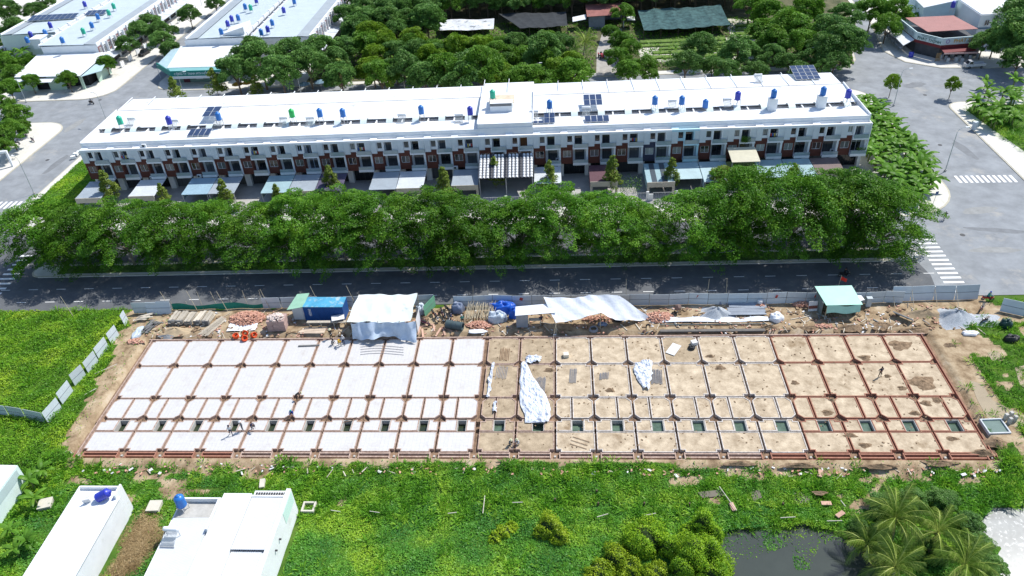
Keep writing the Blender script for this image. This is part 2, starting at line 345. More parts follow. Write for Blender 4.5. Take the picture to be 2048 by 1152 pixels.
# repairs and covers in the carriageway
for i, (u, v, a, b, rz) in enumerate(((1960, 420, 3.2, 1.1, .2), (1930, 300, 1.0, 4.5, .15), (1990, 500, 4.0, .9, .0), (1830, 170, 2.8, 1.4, .4), (150, 250, 1.2, 4.0, -.1), (110, 330, .9, 5.0, -.05), (260, 160, 1.1, 3.4, .1), (1990, 460, .7, 6.0, 1.4))):
    p = G(u, v); r_ = random.Random(i); n = 14
    struct('asphalt_patch', MB().add([(p.x+(a*math.cos(6.283*k/n)*math.cos(rz)-b*math.sin(6.283*k/n)*math.sin(rz))*r_.uniform(.8, 1.15), p.y+(a*math.cos(6.283*k/n)*math.sin(rz)+b*math.sin(6.283*k/n)*math.cos(rz))*r_.uniform(.8, 1.15), .005) for k in range(n)], [tuple(range(n))]), mat('asphalt_patch_%s' % ('dark' if i % 2 else 'dusty'), (0.19, 0.20, 0.21) if i % 2 else (0.275, 0.28, 0.275), .9, .15, .8))
for i, (u, v) in enumerate(((1925, 470), (1880, 290), (1850, 190), (95, 320), (200, 200))):
    p = G(u, v); struct('manhole_cover', MB().lathe([(.02, 0), (.42, 0), (.42, .012), (.02, .014)], 16, (p.x, p.y, .004)), mat('cast_iron', (0.07, 0.07, 0.072), .7, .2, 3))
# ---------------------------------------------------------------- the foundation under construction
brick = mat('raw_brick', (0.36, 0.175, 0.12), 0.95, 0.22, 2.5, bump=0.01, bscale=25)
brick_pale = mat('pale_brick', (0.37, 0.245, 0.185), 0.95, 0.25, 2.5, c2=(0.47, 0.36, 0.30))
brick_grey = mat('grey_rim', (0.46, 0.40, 0.35), 0.95, 0.25, 2.5, c2=(0.60, 0.56, 0.52))
trench = mat('trench_soil', (0.19, 0.125, 0.08), 0.95, 0.35, 1.2, c2=(0.27, 0.18, 0.12), bump=0.05, bscale=6)
def sand_mat():
    m = mat('sand_fill', (0.39, 0.30, 0.20), 0.95, 0.20, 0.7, c2=(0.53, 0.44, 0.32), bump=0.08, bscale=4, stain=((0.27, 0.195, 0.12), 0.22, 0.57))
    return m
sand = sand_mat()
sand_wet = mat('damp_sand_fill', (0.31, 0.235, 0.15), 0.9, 0.22, 0.7, c2=(0.42, 0.335, 0.23), bump=0.08, bscale=4, stain=((0.22, 0.16, 0.10), 0.25, 0.56))
def sheet_mat():
    """white plastic sheet under a grid of reinforcing bars"""
    m = bpy.data.materials.new('white_sheet_with_bars'); m.use_nodes = True; n = m.node_tree.nodes; l = m.node_tree.links; b = n['Principled BSDF']; b.inputs['Roughness'].default_value = 0.5
    geo = n.new('ShaderNodeNewGeometry')
    br = n.new('ShaderNodeTexBrick'); br.offset = 0.0; br.inputs['Scale'].default_value = 1.0; br.inputs['Brick Width'].default_value = 0.5; br.inputs['Row Height'].default_value = 0.25; br.inputs['Mortar Size'].default_value = 0.014; br.inputs['Mortar Smooth'].default_value = 0.2
    br.inputs['Color1'].default_value = (0.60, 0.59, 0.575, 1); br.inputs['Color2'].default_value = (0.565, 0.555, 0.545, 1); br.inputs['Mortar'].default_value = (0.46, 0.44, 0.44, 1)
    l.new(geo.outputs['Position'], br.inputs['Vector'])
    nz = n.new('ShaderNodeTexNoise'); nz.inputs['Scale'].default_value = 0.55; nz.inputs['Detail'].default_value = 10; nz.inputs['Roughness'].default_value = 0.7; l.new(geo.outputs['Position'], nz.inputs['Vector'])
    rp = n.new('ShaderNodeValToRGB'); rp.color_ramp.elements[0].position = 0.54; rp.color_ramp.elements[0].color = (0, 0, 0, 1); rp.color_ramp.elements[1].position = 0.80; rp.color_ramp.elements[1].color = (1, 1, 1, 1); l.new(nz.outputs['Fac'], rp.inputs['Fac'])
    mx = n.new('ShaderNodeMixRGB'); mx.inputs['Color2'].default_value = (0.46, 0.42, 0.38, 1); l.new(rp.outputs['Color'], mx.inputs['Fac']); l.new(br.outputs['Color'], mx.inputs['Color1']); l.new(mx.outputs['Color'], b.inputs['Base Color'])
    bp = n.new('ShaderNodeBump'); bp.inputs['Distance'].default_value = 0.05; bp.inputs['Strength'].default_value = 0.5; n2 = n.new('ShaderNodeTexNoise'); n2.inputs['Scale'].default_value = 2.5; n2.inputs['Detail'].default_value = 4; l.new(geo.outputs['Position'], n2.inputs['Vector']); l.new(n2.outputs['Fac'], bp.inputs['Height']); l.new(bp.outputs[0], b.inputs['Normal'])
    return m
sheet = sheet_mat()
pitwater = mat('pit_water', (0.05, 0.085, 0.05), 0.08, 0.25, 0.8, c2=(0.10, 0.15, 0.11), spec=0.5)
concrete = mat('concrete', (0.45, 0.44, 0.41), 0.9, 0.15, 1.2)
steel_bar = mat('rebar', (0.16, 0.11, 0.085), 0.7, 0.3, 5)
XS = [-55.24, -49.67, -44.71, -39.79, -34.78, -29.79, -24.86, -19.92, -14.97, -9.99, -5.09, -0.2, 4.77, 9.75, 14.73, 19.69, 24.79, 29.81, 34.94, 40.03, 45.05, 50.26, 55.52]
YS = [16.25, 10.66, 4.10, 0.28, -1.91, -5.35]
fnd = thing('house_foundation', 'long brick house foundation grid, half under white sheeting and half filled with sand', 'foundation', (0, 0, 0))
for ya, yb, zf in ((-6.0, YS[4]+.05, -.42), (YS[4]+.05, YS[3]-.16, -1.05), (YS[3]-.16, 16.6, -.42)): obj('trench_floor', MB().box(-56.2, 56.4, ya, yb, zf-.5, zf), trench, fnd)
def cut(x0, x1, y0, y1, c):
    """outline of a panel whose corners are cut for column pits; c = per corner (SW,SE,NE,NW): None, ('c',w,h) chamfer or ('n',w,h) notch"""
    out = []
    for (x, y, sx, sy, k, flip) in ((x0, y0, 1, 1, c[0], 0), (x1, y0, -1, 1, c[1], 1), (x1, y1, -1, -1, c[2], 0), (x0, y1, 1, -1, c[3], 1)):
        if not k: out.append((x, y)); continue
        t, w_, h_ = k; A = (x, y+sy*h_); B = (x+sx*w_, y)
        pts = [A, B] if t == 'c' else [A, (x+sx*w_, y+sy*h_), B]
        out += pts[::-1] if flip else pts
    return out
def inset(poly, d):
    n = len(poly); out = []
    for i in range(n):
        a = Vector(poly[i-1]); b = Vector(poly[i]); c = Vector(poly[(i+1) % n])
        e1 = (b-a).normalized(); e2 = (c-b).normalized(); n1 = Vector((-e1.y, e1.x)); n2 = Vector((-e2.y, e2.x))
        s = n1+n2; k = s.length_squared
        out.append(tuple(b+s*(2*d/k)) if k > 0.05 else tuple(b+n1*d))
    return out
def panel(x0, x1, y0, y1, c, kind, rim, dz=0.0):
    # sk keeps the grid very slightly out of square, as surveyed
    poly = cut(x0, x1, y0, y1, c); poly = [(x-0.0028*y, y) for x, y in poly]
    inn = inset(poly, 0.11); top = 0.0+dz
    p = obj('slab_panel' if kind == 'w' else 'sand_bed', MB().prism(inn, -0.40, top-(0.02 if kind == 'w' else 0.05)), sheet if kind == 'w' else (sand_wet if x0 < 4.0 or 19 < x0 < 24 and y0 > 9 else sand), fnd)
    n = len(poly); r = MB()
    for i in range(n):
        j = (i+1) % n; r.hexa([(*poly[i], -0.41), (*poly[j], -0.41), (*inn[j], -0.41), (*inn[i], -0.41)], [(*poly[i], top+0.012), (*poly[j], top+0.012), (*inn[j], top+0.012), (*inn[i], top+0.012)])
    obj('brick_rim', r, rim, p)
rg = random.Random(3)
for c in range(22):
    kind = 'w' if c < 10 else 's'
    g = 0.13 if kind == 'w' else (0.13 if c < 18 else 0.11)
    rim = brick_pale if c < 12 else (brick_grey if c < 18 else brick)
    a, b = XS[c]+g, XS[c+1]-g
    if c == 9: b -= 0.12
    if c == 10: a += 0.2
    h = g*0.6
    C1 = ('c', 0.62, 0.62); N1 = ('n', 0.62, 0.32); NB = ('n', 0.55, 0.40); N0 = ('n', 0.35, 0.22)
    panel(a, b, YS[1]+h, YS[0], [C1, C1, N0, N0], kind, rim)
    panel(a, b, YS[2]+h, YS[1]-h, [NB, NB, N1, N1], kind, rim)
    fr = (0.40 if c % 2 else 0.50) if c < 10 else ((0.60 if c % 2 else 0.43))
    mx_ = XS[c]+(XS[c+1]-XS[c])*fr
    panel(a, mx_-0.1, YS[3]+h, YS[2]-h, [C1, None, None, C1], kind, rim)
    panel(mx_+0.1, b, YS[3]+h, YS[2]-h, [None, C1, C1, None], kind, rim)
    wd = XS[c+1]-XS[c]; p0 = XS[c]+wd*(0.41 if c > 9 else .46); p1 = XS[c]+wd*0.72
    panel(a, p0, YS[4]+h, YS[3]-h-0.1, [None, None, None, N1], kind, rim)
    panel(p1, b, YS[4]+h, YS[3]-h-0.1, [None, None, N1, None], kind, rim)
    # septic pit with standing water between the two small panels
    pit = obj('septic_pit', MB().box(p0+0.02, p0+0.10, YS[4]+0.1, YS[3]-0.2, -1.04, -0.05).box(p1-0.10, p1-0.02, YS[4]+0.1, YS[3]-0.2, -1.04, -0.05).box(p0+0.1, p1-0.1, YS[3]-0.26, YS[3]-0.18, -1.04, -0.1), concrete, fnd)
    obj('pit_water', MB().box(p0+0.1, p1-0.1, YS[4]+0.12, YS[3]-0.26, -1.04, (-.80 if c < 14 else -.52)+0.05*(c % 3)), pitwater if c > 9 else mat('dark_pit_water', (0.03, 0.042, 0.022), 0.08, 0.25, 0.8, spec=0.5), pit)
    panel(a, b, YS[5]+0.05, YS[4]-h, [NB, NB, None, None], kind, rim)
# outer brick walls with the stepped front that shows the footings
for c in range(22):
    m_ = brick if c > 16 or c < 4 else brick_pale
    obj('front_beam', MB().box(XS[c]+0.62, XS[c+1]-0.62, -5.62, -5.45, -0.62, 0.02).box(XS[c]+0.62, XS[c+1]-0.62, -6.05, -5.87, -0.66, -0.12), m_, fnd)
for c in range(23):
    x = XS[c]; m_ = brick if c > 16 or c < 4 else brick_pale
    q = obj('footing', MB().box(x-0.62, x-0.50, -6.3, -5.30, -0.7, -0.02).box(x+0.50, x+0.62, -6.3, -5.30, -0.7, -0.02).box(x-0.5, x+0.5, -6.42, -6.30, -0.7, -0.08), m_, fnd)
    obj('column_stub', MB().box(x-0.12, x+0.12, -5.95, -5.7, -0.6, -0.2), concrete, q)
obj('side_wall', MB().box(-55.6, -55.48, -5.9, 16.5, -0.6, 0.0), brick_pale, fnd)
obj('side_wall', MB().box(55.66, 55.76, -5.9, 16.5, -0.6, 0.0), brick, fnd)
obj('rear_wall', MB().box(-56.0, 56.2, 16.48, 16.66, -0.6, 0.0), brick_pale, fnd)
# cages of reinforcing bars lying in the trenches and standing out of the pits
for c in range(1, 22):
    for k in range(1, 4):
        r = MB()
        y = YS[k]; x = XS[c]-0.0028*y
        for i in range(4):
            ang = rg.uniform(0, 6.28); r.tube((x+rg.uniform(-.25, .25), y+rg.uniform(-.2, .2), -0.4), (x+rg.uniform(-.4, .4), y+rg.uniform(-.3, .3), rg.uniform(0.1, 0.5)), 0.018, n=4)
        obj('starter_bars', r, steel_bar, fnd)
    r = MB()
    if c >= 9:
        for dx in (-0.09, 0.09):
            for k in range(5): r.tube((XS[c]+dx, YS[k]-0.3, -0.12), (XS[c]+dx, YS[k+1]+0.3, -0.12), 0.016, n=4)
        obj('rebar_cage', r, steel_bar, fnd)
for k in range(1, 5):
    r = MB()
    for c in range(10, 19):
        for dy in (-0.06, 0.06): r.tube((XS[c]+0.4, YS[k]+dy, -0.10), (XS[c+1]-0.4, YS[k]+dy, -0.10), 0.014, n=4)
    obj('beam_rebar', r, steel_bar, fnd)
# loose soil heaps round some column pits on the sand side
def mound(name, x, y, rx, ry, h, m, parent=None, seed=0, z=0.0, n=18):
    s = random.Random(seed); ph = [s.uniform(0, 6.28) for _ in range(4)]
    def f(u, v):
        a = 2*math.pi*u; k = 1+0.16*math.sin(3*a+ph[0])+0.10*math.sin(5*a+ph[1])+0.06*math.sin(9*a+ph[2])
        q = v*k; zz = h*(math.cos(min(v, 1)*math.pi)*0.5+0.5)**0.9*(1+0.15*math.sin(4*a+ph[3]+5*v))+0.03*h*s.uniform(-1, 1)*(1 if v < 1 else 0)
        return (x+rx*q*math.cos(a), y+ry*q*math.sin(a), z+zz-0.02)
    return obj(name, MB().grid(f, n, 7), m, parent, smooth=True)
darksoil = mat('dug_soil', (0.16, 0.105, 0.062), 0.95, 0.4, 2.5, c2=(0.25, 0.175, 0.11), bump=0.08, bscale=6)
heaps = [(1845, 765, 1.9, 1.5), (1800, 690, 1.7, 1.2), (1730, 715, .9, .7), (1875, 800, .8, .6), (1805, 776, .7, .5), (1830, 826, .8, .5), (1852, 806, .8, .6), (1775, 752, .5, .4), (1655, 825, .8, .6), (1440, 735, .8, .6), (1420, 712, .7, .4), (1590, 765, .6, .5), (1700, 870, .9, .5), (1905, 877, .9, .4), (1730, 890, .9, .5), (1665, 800, .5, .4), (1100, 740, 1.0, .5), (1220, 780, .7, .5)]
for i, (a, b, rx, ry) in enumerate(heaps):
    p = G(a, b)
    mound('soil_heap', p.x, p.y, rx, ry, 0.28, darksoil, fnd, seed=i, z=-0.045)
# ---------------------------------------------------------------- the terrace of 29 townhouses
TX, TY, TA = -87.2, 63.9, 0.0195; UW = 149.7/29
_e = Vector((math.cos(TA), math.sin(TA), 0)); _n = Vector((-math.sin(TA), math.cos(TA), 0))
def TL(x, y, z=0.0): return Vector((TX, TY, 0))+_e*x+_n*y+Vector((0, 0, z))
def TG(px, py, z):
    q = G(px, py, z)-Vector((TX, TY, 0)); return q.dot(_e), q.dot(_n)
louvre = mat('white_louvre', (0.74, 0.79, 0.82), 0.7, 0.05, 1.0, wave=('X', 5.0, 0.04))
clad = mat('brown_cladding', (0.135, 0.045, 0.032), 0.7, 0.15, 1.0, wave=('X', 5.0, 0.03))
clad_blue = mat('navy_cladding', (0.055, 0.06, 0.10), 0.7, 0.15, 1.0, wave=('X', 5.0, 0.03))
frame_white = mat('facade_white', (0.81, 0.83, 0.85), 0.75, 0.05, 0.8)
frame_pale = mat('facade_pale_blue', (0.50, 0.72, 0.80), 0.75, 0.05, 0.8)
alu = mat('dark_aluminium', (0.05, 0.05, 0.055), 0.5, 0.1, 3)
white_frame = mat('white_window_frame', (0.75, 0.76, 0.77), 0.5, 0.05, 3)
wellmat = mat('roof_well', (0.24, 0.18, 0.13), 0.95, 0.45, 1.0, c2=(0.36, 0.30, 0.25))
wood = mat('brown_timber', (0.22, 0.085, 0.03), 0.6, 0.25, 3)
def glass_mat(name, c, c2):
    m = bpy.data.materials.new(name); m.use_nodes = True; n = m.node_tree.nodes; l = m.node_tree.links; b = n['Principled BSDF']
    b.inputs['Roughness'].default_value = 0.06; b.inputs['Specular IOR Level'].default_value = 0.6
    oi = n.new('ShaderNodeObjectInfo'); rp = n.new('ShaderNodeValToRGB'); rp.color_ramp.interpolation = 'CONSTANT'
    rp.color_ramp.elements[0].color = (*c, 1); rp.color_ramp.elements[1].color = (*c2, 1); rp.color_ramp.elements[1].position = 0.78
    e = rp.color_ramp.elements.new(0.45); e.color = (*[(a+d)/2.6 for a, d in zip(c, c2)], 1)
    l.new(oi.outputs['Random'], rp.inputs['Fac']); l.new(rp.outputs['Color'], b.inputs['Base Color']); return m
glass = glass_mat('window_glass', (0.012, 0.016, 0.020), (0.30, 0.32, 0.31))
glass_door = glass_mat('door_glass', (0.012, 0.015, 0.018), (0.11, 0.12, 0.13))
bal_glass = mat('balcony_glass', (0.30, 0.38, 0.40), 0.15, 0.1, 2, spec=0.6)
def win(par, x0, x1, z0, z1, y, fm=alu, gm=None, name='window', mull=1, d=0.06):
    """window or glazed door: frame with mullions, pane set back"""
    f = MB(); t = 0.06
    f.box(x0, x0+t, y-d, y, z0, z1).box(x1-t, x1, y-d, y, z0, z1).box(x0+t, x1-t, y-d, y, z0, z0+t).box(x0+t, x1-t, y-d, y, z1-t, z1)
    for k in range(1, mull+1):
        xm = x0+(x1-x0)*k/(mull+1); f.box(xm-0.03, xm+0.03, y-d, y, z0+t, z1-t)
    if z1-z0 > 1.9: f.box(x0+t, x1-t, y-d*0.9, y, z1-0.5, z1-0.45)
    fo = obj(name, f, fm, par)
    obj('pane', MB().box(x0+t, x1-t, y-0.02, y-0.005, z0+t, z1-t), gm or glass, fo)
    return fo
def arch(x0, x1, y0, y1, z, h):
    return MB().grid(lambda u, v: (x0+(x1-x0)*v, y0+(y1-y0)*u, z+h*math.sin(math.pi*u)), 8, 1)
W = UW-0.01
def roof_sheet(y0, y1, z0, z1): return MB().hexa([(0, y0, z0-.12), (W, y0, z0-.12), (W, y1, z1-.12), (0, y1, z1-.12)], [(0, y0, z0), (W, y0, z0), (W, y1, z1), (0, y1, z1)])
def townhouse(cl=clad, fw=frame_white, dm=None, wf=alu, raised=False):
    t = thing('townhouse', 'three-storey white townhouse with brown cladding in the long white-roofed terrace', 'house', (0, 0, 0), TA, 'brown-clad townhouses of the terrace')
    R = 0.9 if raised else 0.0
    wl = MB().box(0, W, -0.5, 4.9, 3.5, 9.75+R).box(0, 0.55, -0.5, 4.9, 0, 3.5).box(W-0.55, W, -0.5, 4.9, 0, 3.5).box(0.55, W-0.55, 0.4, 4.9, 0, 3.5).box(0, W, 7.1, 22.6, 0, 9.55+R)
    wl.box(0, 0.12, 4.9, 7.1, 8, 9.9).box(W-0.12, W, 4.9, 7.1, 8, 9.9)
    obj('wall', wl, white_wall, t)
    if raised:
        obj('roof', roof_sheet(-0.1, 15.6, 11.35, 11.1), white_roof, t)
        obj('roof', roof_sheet(15.7, 22.9, 10.7, 10.4), white_roof, t)
        obj('parapet', MB().box(0, W, -0.35, -0.12, 9.8, 11.5), frame_white, t)
    else:
        obj('roof', roof_sheet(-0.1, 5.0, 10.35, 10.12), white_roof, t)
        obj('roof', roof_sheet(7.0, 15.5, 10.14, 10.42), white_roof, t)
        obj('roof', roof_sheet(15.6, 22.9, 10.2, 9.9), white_roof, t)
        obj('parapet', MB().box(0, W, -0.35, -0.12, 9.45, 10.5), frame_white, t)
        obj('light_well', MB().box(0.14, W-0.14, 4.92, 7.08, 7.9, 8.9).box(0.2, 2.0, 5.2, 6.7, 8.92, 9.35).box(3.4, 4.4, 5.3, 6.2, 8.92, 9.6), wellmat, t)
        obj('skylight', arch(2.2, 3.5, 4.75, 7.25, 10.15, 0.5), mat('skylight_sheet', (0.62, 0.70, 0.70), 0.3, 0.06, 2), t)
    obj('gable_cap', MB().box(-0.05, 0.05, 15.7, 23.0, 10.2+R, 10.33+R), frame_white, t)
    obj('step_line', MB().box(0, W, 15.25, 15.45, 10.30+R*1.0, 10.44+R*.8) if not raised else MB().box(0, W, 15.62, 15.69, 10.5, 11.0), mat('dark_step_line', (0.16, 0.16, 0.16), .8, .3, 1), t)  # dark strip added to draw the line of the roof step
    # top storey: beam, louvres, window, balcony
    fr = MB().box(0, W, -1.75, -1.35, 9.2, 9.62).box(0, 1.3, -1.35, -0.5, 9.35, 9.58).box(0, W, -1.35, -0.5, 8.95, 9.1)
    fr.box(2.25, 2.55, -1.72, -0.5, 6.6, 9.2).box(1.15, 2.25, -1.5, -0.5, 7.2, 7.75).box(1.15, 2.25, -1.5, -0.5, 9.0, 9.2).box(1.15, 1.27, -1.5, -0.5, 7.75, 9.0).box(2.13, 2.25, -1.5, -0.5, 7.75, 9.0)
    fr.box(2.25, W, -1.95, -0.5, 6.42, 6.7).box(2.25, 2.4, -1.95, -1.72, 6.7, 7.0).box(4.05, 4.25, -1.72, -0.5, 6.7, 9.2)
    fr.box(2.3, W, -2.3, -0.5, 3.25, 3.55).box(2.3, W, -2.32, -2.2, 3.55, 3.75).box(W-0.35, W, -1.6, -0.5, 3.55, 6.42)
    obj('facade_frame', fr, fw, t)
    obj('louvre', MB().box(0.02, 1.15, -1.78, -1.62, 6.85, 9.2), louvre, t)
    obj('louvre', MB().box(4.25, W, -1.74, -1.60, 6.7, 9.2), louvre, t)
    win(t, 1.27, 2.13, 7.75, 9.0, -1.28, wf)
    win(t, 2.72, 3.98, 6.72, 9.05, -0.52, wf, dm or glass_door, 'balcony_door')
    obj('balustrade', MB().box(2.42, W-0.02, -1.93, -1.89, 6.7, 7.5), bal_glass, t)
    # first storey: cladding box with its window, glazed door and balcony
    obj('cladding', MB().box(0.02, 2.25, -1.6, -0.5, 3.3, 4.65).box(0.02, 0.4, -1.6, -0.5, 4.65, 6.05).box(1.95, 2.25, -1.6, -0.5, 4.65, 6.05).box(0.02, 2.25, -1.6, -0.5, 6.05, 6.85).box(1.15, 2.25, -1.6, -0.5, 6.85, 7.2), cl, t)
    win(t, 0.4, 1.95, 4.65, 6.05, -1.45, wf if wf is white_frame else white_frame)
    win(t, 2.75, 4.5, 3.6, 6.0, -0.52, wf, glass_door, 'balcony_door')
    obj('balustrade', MB().box(2.34, W-0.02, -2.28, -2.24, 3.75, 4.35).tube((2.34, -2.26, 4.42), (W-.02, -2.26, 4.42), 0.03, n=5), bal_glass, t)
    win(t, 0.55, W-0.55, 0.02, 3.0, 0.39, alu, glass_door, 'front_door', 3)
    return t
protos = {}
def unit(i, label=None, group='brown-clad townhouses of the terrace', key='std', **kw):
    if key not in protos: protos[key] = o = townhouse(**kw)
    else: o = dup(protos[key])
    o.location = TL(i*UW, 0); o.rotation_euler = (0, 0, TA)
    if label:
        o['label'] = label
        if 'group' in o: del o['group']
    else: o['label'] = 'three-storey white townhouse with brown cladding in the long white-roofed terrace'; o['group'] = group
    return o
houses = []
for i in range(29):
    kw = {}; key = 'std'; lab = None
    if i == 0: lab = 'end townhouse of the white terrace beside the strip of lawn'
    if i == 8: key = 'blue'; kw = dict(wf=mat('blue_window_frame', (0.55, 0.68, 0.85), 0.5, 0.05, 3)); lab = 'terrace townhouse with pale blue window frames above a grey carport roof'
    if i == 15: key = 'raised'; kw = dict(raised=True); lab = 'raised terrace townhouse over the striped tile canopy, with dark glazed top door'
    if i == 16: key = 'raisedw'; kw = dict(raised=True, dm=wood, wf=wood); lab = 'raised terrace townhouse with varnished timber window and balcony door'
    if i == 21: key = 'navy'; kw = dict(cl=clad_blue); lab = 'terrace townhouse with navy instead of brown cladding'
    if i == 22: key = 'pale'; kw = dict(fw=frame_pale); lab = 'terrace townhouse with pale blue painted upper frame'
    if i == 24: lab = 'terrace townhouse behind the cream-roofed planted pergola'
    if i == 28: key = 'endw'; kw = dict(wf=white_frame); lab = 'end townhouse of the white terrace with white window frames beside the banana grove'
    if lab is None:
        lab2 = {2: 'pale', 4: 'light blue', 5: 'slate grey', 7: 'teal', 9: 'dark plum', 11: 'slate grey', 12: 'pale', 14: 'slate grey', 17: 'pale', 19: 'maroon', 23: 'light teal', 25: 'teal', 26: 'teal', 27: 'brown'}.get(i)
        grp = ('brown-clad townhouses behind %s carports' % lab2) if lab2 else 'brown-clad townhouses with open forecourts'
        lab = ('brown-clad terrace townhouse behind a %s carport roof' % lab2) if lab2 else 'brown-clad terrace townhouse with an open forecourt and no carport'
        houses.append(unit(i, lab, key=key, **kw)); houses[-1]['group'] = grp
    else: houses.append(unit(i, lab, key=key, **kw))
# end walls of the block belong to the end houses
obj('roof_kerb', MB().box(-0.16, -0.02, -0.3, 15.6, 9.6, 10.62), frame_white, houses[0])
obj('roof_kerb', MB().box(W+0.02, W+0.18, -0.3, 15.6, 9.6, 10.75), frame_white, houses[28])
obj('side_frame', MB().box(W+0.005, W+0.14, -1.9, -0.5, 3.3, 9.6), frame_white, houses[28])
obj('roof_kerb', MB().box(-0.14, 0.02, -0.3, 15.6, 11.2, 11.62), frame_white, houses[15])
obj('roof_kerb', MB().box(W-0.02, W+0.14, -0.3, 15.6, 11.2, 11.62), frame_white, houses[16])
# stair head on the raised roof
sh = obj('stair_head', MB().box(0.1, 4.4, 5.6, 7.4, 11.15, 13.0).box(-0.1, 4.6, 7.2, 11.2, 11.15, 12.2), white_wall, houses[16], loc=(-3.2, 0, 0))
obj('stair_window', MB().box(0.1, 4.3, 5.50, 5.59, 12.45, 12.95), glass_door, sh)
obj('roof_slab', MB().box(-0.2, 4.7, 7.45, 11.4, 12.21, 12.36), mat('weathered_slab', (0.60, 0.50, 0.38), 0.9, 0.2, 1.2), sh)
# ---------------------------------------------------------------- carports and awnings in front of the houses
def aw_mat(n, c): return mat('awning_'+n, c, 0.5, 0.10, 0.8, wave=('X', 2.6, 0.03))
AW = {'grey': aw_mat('grey', (0.33, 0.38, 0.43)), 'pale': aw_mat('pale', (0.58, 0.62, 0.66)), 'blue': aw_mat('blue', (0.30, 0.44, 0.54)), 'teal': aw_mat('teal', (0.32, 0.46, 0.50)), 'plum': aw_mat('plum', (0.10, 0.09, 0.15)), 'maroon': aw_mat('maroon', (0.12, 0.06, 0.075)), 'brown': aw_mat('brown', (0.20, 0.15, 0.14)), 'tealpale': aw_mat('tealpale', (0.42, 0.56, 0.60))}
posts = mat('painted_steel', (0.45, 0.46, 0.47), 0.5, 0.1, 3)
fascia = mat('beige_render', (0.50, 0.46, 0.38), 0.85, 0.1, 1)
for (i, col, y0, wall) in [(0, 'grey', -8.6, 1), (2, 'pale', -8.4, 1), (4, 'blue', -8.2, 0), (5, 'grey', -8.2, 0), (7, 'teal', -8.6, 0), (8, 'grey', -8.4, 1), (9, 'plum', -8.4, 0), (11, 'grey', -8.6, 0), (12, 'pale', -8.6, 1), (14, 'grey', -8.2, 1), (17, 'pale', -8.2, 0), (19, 'maroon', -8.4, 1), (21, 'teal', -9.3, 1), (22, 'tealpale', -8.2, 0), (23, 'tealpale', -9.6, 0), (25, 'teal', -8.6, 0), (26, 'teal', -8.6, 0), (27, 'brown', -8.0, 1)]:
    h = houses[i]
    c = obj('carport_roof', MB().hexa([(0.06, y0, 2.72), (W-0.06, y0, 2.72), (W-0.06, -2.4, 3.12), (0.06, -2.4, 3.12)], [(0.06, y0, 2.80), (W-0.06, y0, 2.80), (W-0.06, -2.4, 3.20), (0.06, -2.4, 3.20)]), AW[col], h)
    for x in (0.15, W-0.25): obj('carport_post', MB().box(x, x+0.1, y0+0.1, y0+0.2, 0.14, 2.71), posts, c)
    if wall: obj('carport_front', MB().box(0.06, W-0.06, y0-0.12, y0-0.02, 1.9, 2.95).box(0.06, 0.5, y0-0.12, y0-0.02, 0.14, 1.9).box(W-0.5, W-0.06, y0-0.12, y0-0.02, 0.14, 1.9), fascia, c)
    obj('carport_side', MB().box(0.03, 0.055, y0+0.2, -2.5, 1.4, 2.9), AW[col], c)
    if i == 21:
        for x in (1.0, 2.9): obj('roof_light', MB().hexa([(x, y0, 2.81), (x+0.95, y0, 2.81), (x+0.95, -2.5, 3.205), (x, -2.5, 3.205)], [(x, y0, 2.825), (x+0.95, y0, 2.825), (x+0.95, -2.5, 3.22), (x, -2.5, 3.22)]), mat('smoked_sheet', (0.08, 0.10, 0.12), 0.3, 0.1, 2), c)
# striped tile canopy over the raised pair
tile_w = mat('canopy_tile_white', (0.72, 0.74, 0.76), 0.5, 0.08, 3); tile_k = mat('canopy_tile_dark', (0.05, 0.055, 0.07), 0.5, 0.2, 3)
cn = obj('canopy', MB().hexa([(-W, -8.0, 4.0), (W-0.1, -8.0, 4.0), (W-0.1, -2.35, 6.1), (-W, -2.35, 6.1)], [(-W, -8.0, 4.06), (W-0.1, -8.0, 4.06), (W-0.1, -2.35, 6.16), (-W, -2.35, 6.16)]), tile_k, houses[16])
for k in range(15):
    x = -W+0.15+k*0.68
    cr = MB()
    for j in range(9):
        t0, t1 = j/9, (j+0.92)/9
        cr.grid(lambda u, v: (x+0.46*u, -8.0+5.6*(t0+(t1-t0)*v), 4.07+2.08*(t0+(t1-t0)*v)+0.13*math.sin(math.pi*u)+0.05*(1-v)), 5, 1)
    obj('tile_roll', cr, tile_w if k % 4 != 3 else tile_k, cn)
for x in (-W+.1, -.1, W-.35): obj('canopy_post', MB().box(x, x+.15, -7.8, -7.65, 0.14, 4.0), posts, cn)
# cream roofed planted pergola
h = houses[24]
pg = obj('pergola_roof', MB().hexa([(0.0, -7.2, 5.3), (W-.05, -7.2, 5.3), (W-.05, -2.4, 5.9), (0.0, -2.4, 5.9)], [(0.0, -7.2, 5.38), (W-.05, -7.2, 5.38), (W-.05, -2.4, 5.98), (0.0, -2.4, 5.98)]), mat('cream_sheet', (0.58, 0.55, 0.42), 0.5, 0.08, 1, wave=('X', 2.6, 0.03)), h)
for x in (.05, W-.2): obj('pergola_post', MB().box(x, x+.12, -7.1, -7.0, 0.14, 5.3), posts, pg)
obj('terrace_wall', MB().box(0.0, W-.05, -7.3, -7.15, 2.4, 3.5).box(0, W-.05, -7.15, -2.4, 2.9, 3.05), mat('lime_render', (0.30, 0.34, 0.12), 0.8, 0.1, 1), pg)
